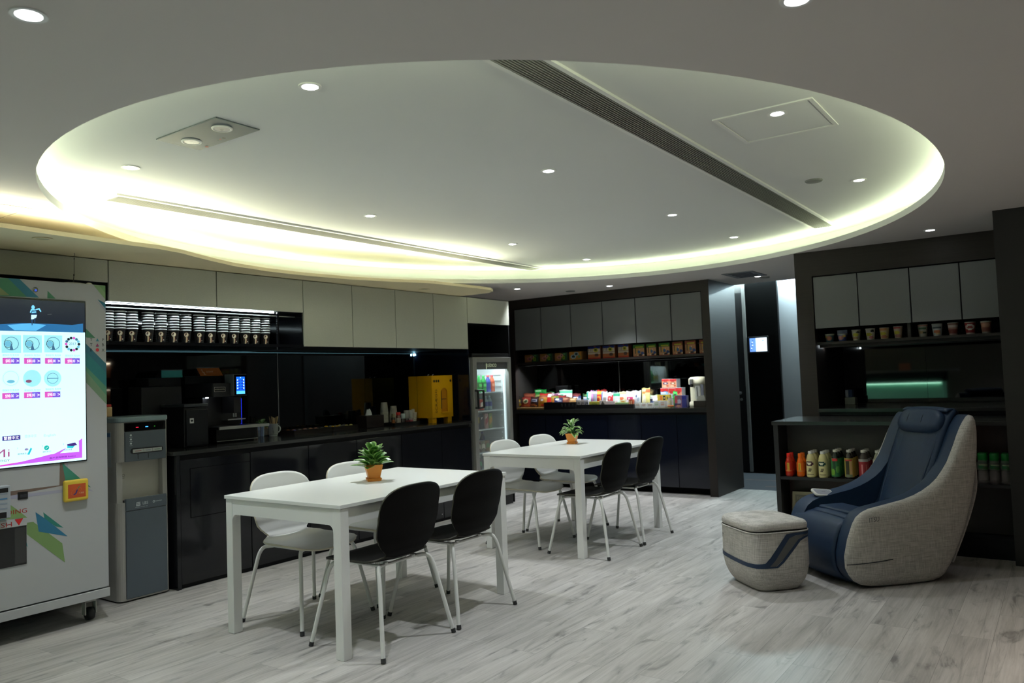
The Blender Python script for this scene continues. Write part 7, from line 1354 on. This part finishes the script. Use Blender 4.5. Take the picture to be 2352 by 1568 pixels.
# noodle cups
def cup_pat(base, its): 
    pf = blobs(base, its); return pf
NC = [(1894, 1916, 767, (60, 96, 110), [('e', .5, .5, .24, .3, (170, 110, 90)), ('r', .5, .95, .5, .06, (150, 150, 130)), ('e', .25, .7, .12, .14, (190, 160, 70))], 'short blue and orange noodle cup at the left end of the bar shelf'),
      (1923, 1946, 766, (60, 80, 140), [('e', .4, .5, .24, .3, (200, 140, 130)), ('e', .7, .7, .15, .16, (200, 160, 70)), ('r', .5, .95, .5, .06, (150, 160, 160))], 'short blue noodle cup with a grey lid card, second from the left'),
      (1956, 1977, 757, (170, 166, 146), [('e', .5, .55, .26, .16, (176, 170, 50)), ('e', .4, .25, .3, .14, (150, 120, 90)), ('e', .7, .8, .15, .1, (60, 60, 60))], 'white noodle cup with yellow print, third from the left'), (1988, 2010.6, 754, (186, 182, 170), [('e', .4, .5, .26, .16, (176, 170, 50)), ('e', .7, .8, .14, .12, (40, 40, 40)), ('e', .6, .22, .2, .14, (190, 120, 120))], 'white noodle cup with black spots, fourth from the left'),
      (2020, 2043, 752, (186, 170, 130), [('e', .4, .5, .26, .16, (186, 176, 50)), ('r', .3, .9, .4, .1, (190, 130, 80)), ('e', .5, .2, .3, .14, (170, 110, 80))], 'orange rimmed noodle cup, fifth from the left'), (2052.6, 2074, 749, (180, 160, 140), [('e', .4, .5, .26, .16, (186, 176, 50)), ('r', .3, .92, .4, .08, (190, 80, 80)), ('e', .5, .2, .3, .14, (170, 120, 110))], 'red rimmed noodle cup left of the shelf divider'),
      (2108, 2132, 745, (180, 176, 160), [('r', .5, .7, .3, .08, (80, 110, 80)), ('e', .4, .4, .2, .12, (180, 150, 110)), ('e', .7, .35, .16, .1, (60, 70, 50)), ('r', .5, .95, .5, .05, (200, 110, 100))], 'white noodle cup with green print right of the shelf divider'), (2140.6, 2166, 743, (186, 190, 190), [('r', .5, .72, .34, .08, (70, 80, 90)), ('e', .5, .38, .26, .14, (206, 120, 80)), ('e', .6, .2, .2, .08, (220, 190, 140))], 'white noodle cup with an orange picture, second right of the divider'),
      (2177, 2203, 740.5, (150, 110, 100), [('r', .5, .74, .36, .10, (200, 180, 176)), ('r', .5, .3, .5, .2, (120, 50, 46)), ('r', .5, .06, .5, .06, (180, 150, 140))], 'brown and pink noodle cup, third right of the divider'), (2216, 2243, 739, (140, 36, 40), [('e', .5, .62, .34, .24, (206, 196, 190)), ('e', .5, .60, .22, .10, (150, 60, 60)), ('r', .5, .05, .5, .06, (180, 170, 160))], 'red noodle cup with a white disc, second from the right'), (2253, 2279.5, 736.6, (150, 100, 80), [('e', .5, .7, .3, .16, (176, 130, 110)), ('r', .5, .96, .5, .05, (176, 180, 160)), ('r', .5, .05, .5, .06, (170, 160, 150)), ('r', .5, .35, .3, .14, (130, 76, 64))], 'tan noodle cup at the right end of the bar shelf')]
for i, (x0, x1, yt, base, its, tx) in enumerate(NC):
    pc = P((x0 + x1) / 2, 770, 'x', 7.13); r_ = (P(x0, 770, 'x', 7.12).y - P(x1, 770, 'x', 7.12).y) / 2; h = P((x0 + x1) / 2, yt, 'x', 7.13).z - zns
    t = thing('noodle_cup', tx, 'noodle cup', (7.10 + r_, pc.y, zns), 0, 'noodle cups on the bar shelf'); a = MB(); pf = blobs(base, its); n = 24
    a.grid(lambda u_, v_: Vector((-(r_ * (.74 + .24 * v_)) * math.cos(2 * PI * (u_ - .5)), (r_ * (.74 + .24 * v_)) * math.sin(-2 * PI * (u_ - .5)), .0006 + (h - .006) * v_)), n * 2, 14, None, True, lambda u_, v_: pf(((u_ - .5) * 2 * 1.0 + .5), v_) if abs(u_ - .5) < .25 else colmat(*base, .5)); a.poly([Vector((-(r_ * .74) * math.cos(2 * PI * k / n), (r_ * .74) * math.sin(2 * PI * k / n), .0008)) for k in range(n)], colmat(*base, .5)); a.build('cup_body', t, local=True)
    a = MB(); a.lathe((0, 0, h - .006), [(r_ * .97, 0), (r_ * 1.03, .001), (r_ * 1.03, .004), (r_ * .97, .006)], colmat(190, 190, 182), 24); a.build('lid', t, local=True)
    if i == 1: a = MB(); a.box(-.004, .004, -r_, r_, h + .0005, h + .03, colmat(96, 104, 130)); a.build('lid_card', t, local=True)
# ------------------------------------------------------------------ bottles on the lower shelf
def bottle(kind, x, y, label, grp, spec):
    t = thing('drink_bottle', label, 'bottle', (x, y, ZSF + .0006), 0, grp); h, r_, prof, c, cap, band, pat = spec
    a = MB(); a.lathe((0, 0, 0), [(r_ * p, h * z) for p, z in prof], c, 20); a.build('bottle_body', t, local=True)
    if band:
        z0, z1, base, its = band; pf = blobs(base, its)
        a = MB(); a.grid(lambda u_, v_: Vector((-(r_ * 1.012) * math.cos(2 * PI * (u_ - .5)), -(r_ * 1.012) * math.sin(2 * PI * (u_ - .5)), h * (z0 + (z1 - z0) * v_))), 40, 14, None, True, lambda u_, v_: pf((u_ - .5) * 2.2 + .5, v_) if abs(u_ - .5) < .24 else colmat(*base, .5)); a.build('label', t, local=True)
    ch, cr, cc = cap; a = MB(); a.lathe((0, 0, 0), [(r_ * cr, h - ch), (r_ * cr * 1.03, h - ch + .002), (r_ * cr * 1.0, h - .003), (r_ * cr * .9, h)], colmat(*cc, .35), 18); a.build('cap', t, local=True)
    return t
P_SPORT = [(.8, 0), (1.0, .05), (1.0, .18), (.92, .30), (1.0, .42), (1.0, .52), (.86, .66), (.56, .82), (.50, .86)]
P_TEA = [(.86, 0), (1.0, .03), (1.0, .62), (.94, .70), (.62, .84), (.42, .90), (.42, .93)]
P_MILK = [(.92, 0), (1.0, .03), (1.0, .50), (.97, .52), (1.0, .54), (1.0, .66), (.72, .84), (.50, .90), (.48, .92)]
PL = lambda c: mat('bottle_%d_%d_%d' % c, lin(c), .12, coat=.2)
def lucoz(c, cap, tc): return (.178, .0295, P_SPORT, PL(c), (.030, .56, cap), (.22, .62, c, [('r', .5, .5, .13, .42, tc), ('r', .47, .5, .05, .36, (90, 60, 20)), ('e', .5, .1, .3, .08, (200, 120, 60))]), None)
def milk(tc): return (.197, .034, P_MILK, PL((206, 196, 140)), (.020, .52, (226, 224, 214)), (.05, .66, (208, 198, 144), [('e', .42, .78, .34, .16, tc), ('e', .42, .80, .2, .06, (226, 220, 190)), ('r', .5, .45, .10, .06, (120, 110, 80)), ('r', .45, .32, .10, .06, (90, 80, 60)), ('r', .5, .1, .3, .01, (150, 140, 100))]), None)
def tea(c, cap, base, its, z1=.66): return (.212, .0335, P_TEA, PL(c), (.018, .50, cap), (.06, z1, base, its), None)
SPECS = [(1815, lucoz((176, 40, 20), (206, 34, 24), (206, 160, 40)), 'red sports drink bottle', 2), (1841, lucoz((216, 96, 16), (232, 106, 20), (226, 176, 40)), 'orange sports drink bottle', 2), (1865, milk((70, 30, 46)), 'cream soy milk bottle with a maroon emblem', 3), (1893, milk((20, 60, 50)), 'cream soy milk bottle with a green emblem', 3),
         (1922, tea((20, 34, 24), (205, 200, 186), (40, 110, 60), [('r', .5, .92, .22, .05, (190, 50, 50)), ('r', .45, .5, .1, .36, (24, 66, 40)), ('e', .3, .25, .2, .2, (110, 160, 50)), ('e', .7, .4, .15, .2, (90, 150, 70))], .70), 'green tea bottle with a green label', 3), (1953, tea((34, 26, 20), (205, 200, 186), (170, 150, 70), [('r', .42, .5, .14, .36, (60, 56, 40)), ('r', .7, .5, .1, .4, (200, 160, 110)), ('r', .5, .92, .3, .04, (190, 70, 60)), ('e', .5, .06, .3, .1, (120, 130, 100))], .72), 'yellow labelled tea bottle', 3),
         (1986, tea((60, 52, 50), (210, 205, 195), (150, 44, 50), [('r', .5, .92, .5, .08, (170, 170, 165)), ('r', .45, .45, .05, .3, (200, 130, 130)), ('r', .75, .4, .05, .3, (190, 110, 100)), ('e', .5, .06, .3, .06, (60, 110, 60))], .70), 'tea bottle with a red label', 3), (2019, tea((150, 150, 130), (205, 205, 190), (190, 186, 170), [('r', .5, .5, .26, .3, (196, 180, 40)), ('e', .5, .55, .1, .1, (60, 60, 50)), ('e', .5, .92, .2, .06, (110, 150, 60))], .70), 'pale bottle with a yellow square label', 3), (2052, tea((44, 30, 24), (196, 190, 176), (110, 80, 60), [('r', .5, .5, .3, .3, (70, 50, 40))], .6), 'dark brown tea bottle beside the chair back', 2)]
ROWN = ['in the front row', 'in the middle row', 'in the back row']
for px, spec, tx, rows in SPECS:
    for k in range(rows):
        X = XB0 + .045 + .070 * k; y = P(px, 1092, 'x', XB0 + .055).y
        if y > BY1 - .075: y = BY1 - .075
        bottle('b', X, y, f'{tx} {ROWN[k]} of the bar shelf', 'drink bottles on the bar shelf', spec)
for i, px in enumerate((2260, 2287, 2314)):
    for k in range(2):
        spec = (.205, .0345, [(.8, 0), (1, .04), (.94, .18), (1, .30), (.92, .42), (1, .52), (.98, .66), (.7, .86), (.6, .9)], mat('clear_bottle', (.30, .28, .26), .1, alpha=.45), (.062, .80, (24, 122, 48)), (.46, .70, (86, 96, 82), [('e', .4, .5, .2, .3, (40, 100, 60)), ('r', .6, .7, .3, .06, (150, 170, 130)), ('e', .7, .3, .2, .2, (50, 90, 50))]), None)
        bottle('g', XB0 + .06 + .085 * k, P(px, 1112, 'x', XB0 + .06).y, f'clear bottle with a tall green cap, {("left", "middle", "right")[i]} one {("in front", "behind")[k]}, right of the massage chair', 'green capped bottles on the bar shelf', spec)
# framed picture leaning in the lower compartment
X = XB0 + .10; q0, q1 = P(1816, 1130, 'x', X), P(1905, 1130, 'x', X); y1, y0, zt = q0.y, q1.y - .02, q0.z; zb = zpl + .001
t = thing('picture_frame', 'cream framed black and white picture leaning under the bar shelf', 'picture', (X, (y0 + y1) / 2, zb)); dx = .05
def fr(y, z, o=0.0): return Vector((X + dx * (z - zb) / (zt - zb) - o, y, z))
a = MB(); CF = colmat(168, 160, 132)
for (ya, yb, za, zc_) in ((y0, y1, zt - .022, zt), (y0, y1, zb, zb + .022), (y0, y0 + .022, zb + .022, zt - .022), (y1 - .022, y1, zb + .022, zt - .022)): a.prism([fr(ya, za), fr(yb, za), fr(yb, zc_), fr(ya, zc_)], (.012, 0, 0), CF)
a.build('frame', t)
a = MB(); a.prism([fr(y0 + .022, zb + .022, -.004), fr(y1 - .022, zb + .022, -.004), fr(y1 - .022, zt - .022, -.004), fr(y0 + .022, zt - .022, -.004)], (.004, 0, 0), colmat(120, 116, 104)); pc = a.build('picture', t)
a = MB(); upv = (fr(0, zt) - fr(0, zb)).normalized(); a.text('FOREVER', fr(y1 - .034, zt - .062, -.0032), XQ, upv, .036, colmat(176, 170, 150), 'l', min(.16, y1 - y0 - .06)); a.box(X + .012, X + .013, y1 - .12, y1 - .04, zb + .03, zb + .03, CF) if False else None
a.poly([fr(y1 - .030, zb + .03, -.0034), fr(y1 - .075, zb + .03, -.0034), fr(y1 - .07, zt - .13, -.0034), fr(y1 - .035, zt - .125, -.0034)], colmat(34, 33, 31)); a.poly([fr(y1 - .045, zb + .04, -.003), fr(y1 - .11, zb + .04, -.003), fr(y1 - .105, zt - .15, -.003), fr(y1 - .05, zt - .15, -.003)], colmat(90, 88, 80)); a.build('print', pc)
# sweets bowl and small carton standing on the back counter (left side)
q = P(1945, 922, 'z', .985)
t = thing('tissue_pack', 'small white and blue pack at the left back of the bar alcove', 'packet', (7.75, 1.66, .985)); a = MB(); a.box(7.70, 7.80, 1.60, 1.69, .9855, 1.05, colmat(160, 166, 150)); a.build('box', t, bevel=.003); a = MB(); a.box(7.72, 7.79, 1.625, 1.685, 1.051, 1.12, colmat(50, 64, 110)); a.box(7.718, 7.72, 1.66, 1.686, 1.055, 1.118, colmat(200, 204, 210)); a.build('pack', t, bevel=.003)

# ------------------------------------------------------------------ parts of the room behind the camera that show in the mirrors
# lit reception desk
t = thing('reception_desk', 'reception desk with a green lit front seen in the bar mirror', 'desk', (-1.1, 2.7, 0))
a = MB(); a.box(-1.6, -1.0, 1.95, 3.75, 0, .10, M_MATTE); a.box(-1.6, -1.05, 1.95, 3.75, .10, .98, mat('green_glow_front', srgb(120, 190, 160), .6, emit=.10, ecol=(.25, .75, .5))); a.build('front', t)
a = MB(); a.box(-1.6, -.98, 1.9, 3.8, .99, 1.01, M_TOP); a.box(-1.6, -1.2, 1.7, 3.9, 1.18, 1.22, colmat(120, 120, 118)); a.box(-1.58, -1.3, 1.9, 3.8, 1.01, 1.18, M_MATTE); a.build('counter_top', t)
a = MB(); a.box(-1.03, -1.01, 1.97, 3.73, .962, .972, mat('desk_led', (1, 1, 1), .5, emit=7, ecol=(.55, 1, .75))); a.build('led_tube', t)
a = MB(); a.box(-1.45, -1.40, 2.55, 2.75, 1.221, 1.36, colmat(190, 120, 90)); tag(a.build('desk_calendar'), 'orange desk calendar on the reception desk seen in the bar mirror', 'calendar')
# warm lit display shelf beyond the dark pillar, seen in the left mirror
t = thing('trophy_shelf', 'warm lit wooden display shelf seen in the left mirror', 'shelf', (6.9, -1.1, 0)); WB = mat('walnut', srgb(120, 78, 52), .5, var=.3, scale=(3, 3, 60))
a = MB(); a.box(7.0, 7.05, -2.4, -.145, 0, 2.3, WB); a.build('back', t)
a = MB(); a.box(6.55, 7.0, -2.4, -.145, 1.415, 1.45, M_MATTE); a.box(6.55, 7.0, -2.4, -.145, 1.86, 2.3, M_MATTE); a.box(6.55, 7.0, -2.4, -.145, .0, .95, M_MATTE); a.build('board', t)
a = MB(); a.box(6.93, 6.95, -2.3, -.6, 1.845, 1.858, mat('warm_led', (1, 1, 1), .5, emit=10, ecol=(1, .80, .58))); a.build('led_tube', t)
a = MB(); a.box(6.93, 6.95, -2.3, -.9, 1.402, 1.413, mat('warm_led2', (1, 1, 1), .5, emit=3, ecol=(1, .80, .58))); a.build('led_tube', t)
t = thing('award_plate', 'round golden award plate on the warm lit shelf seen in the left mirror', 'plate', (6.75, -1.06, 1.45)); GOLD = mat('gold', srgb(226, 196, 110), .35, metal=.6)
a = MB(); a.lathe((0, 0, 0), [(.001, .004), (.055, 0), (.062, .008), (.105, .014), (.105, .018), (.06, .013), (.001, .01)], GOLD, 32); a.v = [Vector((6.75 - v.z, -1.06 + v.x, 1.565 + v.y)) for v in a.v]; a.build('plate', t)
a = MB(); a.tube([(6.78, -1.1, 1.452), (6.745, -1.1, 1.475), (6.76, -1.1, 1.56)], .005, M_BLK); a.tube([(6.78, -1.02, 1.452), (6.745, -1.02, 1.475), (6.76, -1.02, 1.56)], .005, M_BLK); a.build('stand', t)
t = thing('trophy_box', 'red ornament box with a gold figure on the warm lit mirrored shelf', 'ornament', (6.8, -1.38, 1.45)); a = MB()
for (y0, y1, z0, z1) in ((-1.50, -1.27, 1.451, 1.462), (-1.50, -1.27, 1.60, 1.612), (-1.50, -1.488, 1.462, 1.60), (-1.282, -1.27, 1.462, 1.60)): a.box(6.72, 6.88, y0, y1, z0, z1, colmat(130, 30, 24))
a.build('case', t); a = MB(); a.ball((6.8, -1.39, 1.515), (.03, .06, .03), GOLD, 14, 8); a.ball((6.8, -1.325, 1.53), (.02, .022, .02), GOLD, 10, 6)
for yy in (-1.43, -1.36): a.tube([(6.8, yy, 1.50), (6.8, yy, 1.4625)], .008, GOLD, 8)
a.build('figure', t)
t = thing('desk_display', 'small picture stand with a teal panel on the warm lit mirrored shelf', 'ornament', (6.8, -.72, 1.45)); a = MB(); a.box(6.78, 6.80, -.85, -.60, 1.451, 1.60, colmat(190, 150, 110)); a.build('back', t); a = MB(); a.box(6.775, 6.779, -.72, -.63, 1.455, 1.595, colmat(50, 130, 150)); a.box(6.775, 6.779, -.82, -.78, 1.455, 1.55, colmat(225, 215, 195)); a.box(6.774, 6.779, -.778, -.722, 1.455, 1.595, colmat(60, 62, 60)); a.build('panel', t)
t = thing('wood_plaque', 'small gold plaque at the edge of the warm lit shelf seen in the left mirror', 'ornament', (6.8, -1.72, 1.45)); a = MB(); a.box(6.79, 6.81, -1.80, -1.64, 1.451, 1.57, colmat(90, 60, 36)); a.build('board', t); a = MB(); a.box(6.786, 6.789, -1.785, -1.655, 1.462, 1.56, colmat(180, 140, 70)); a.build('plate', t)
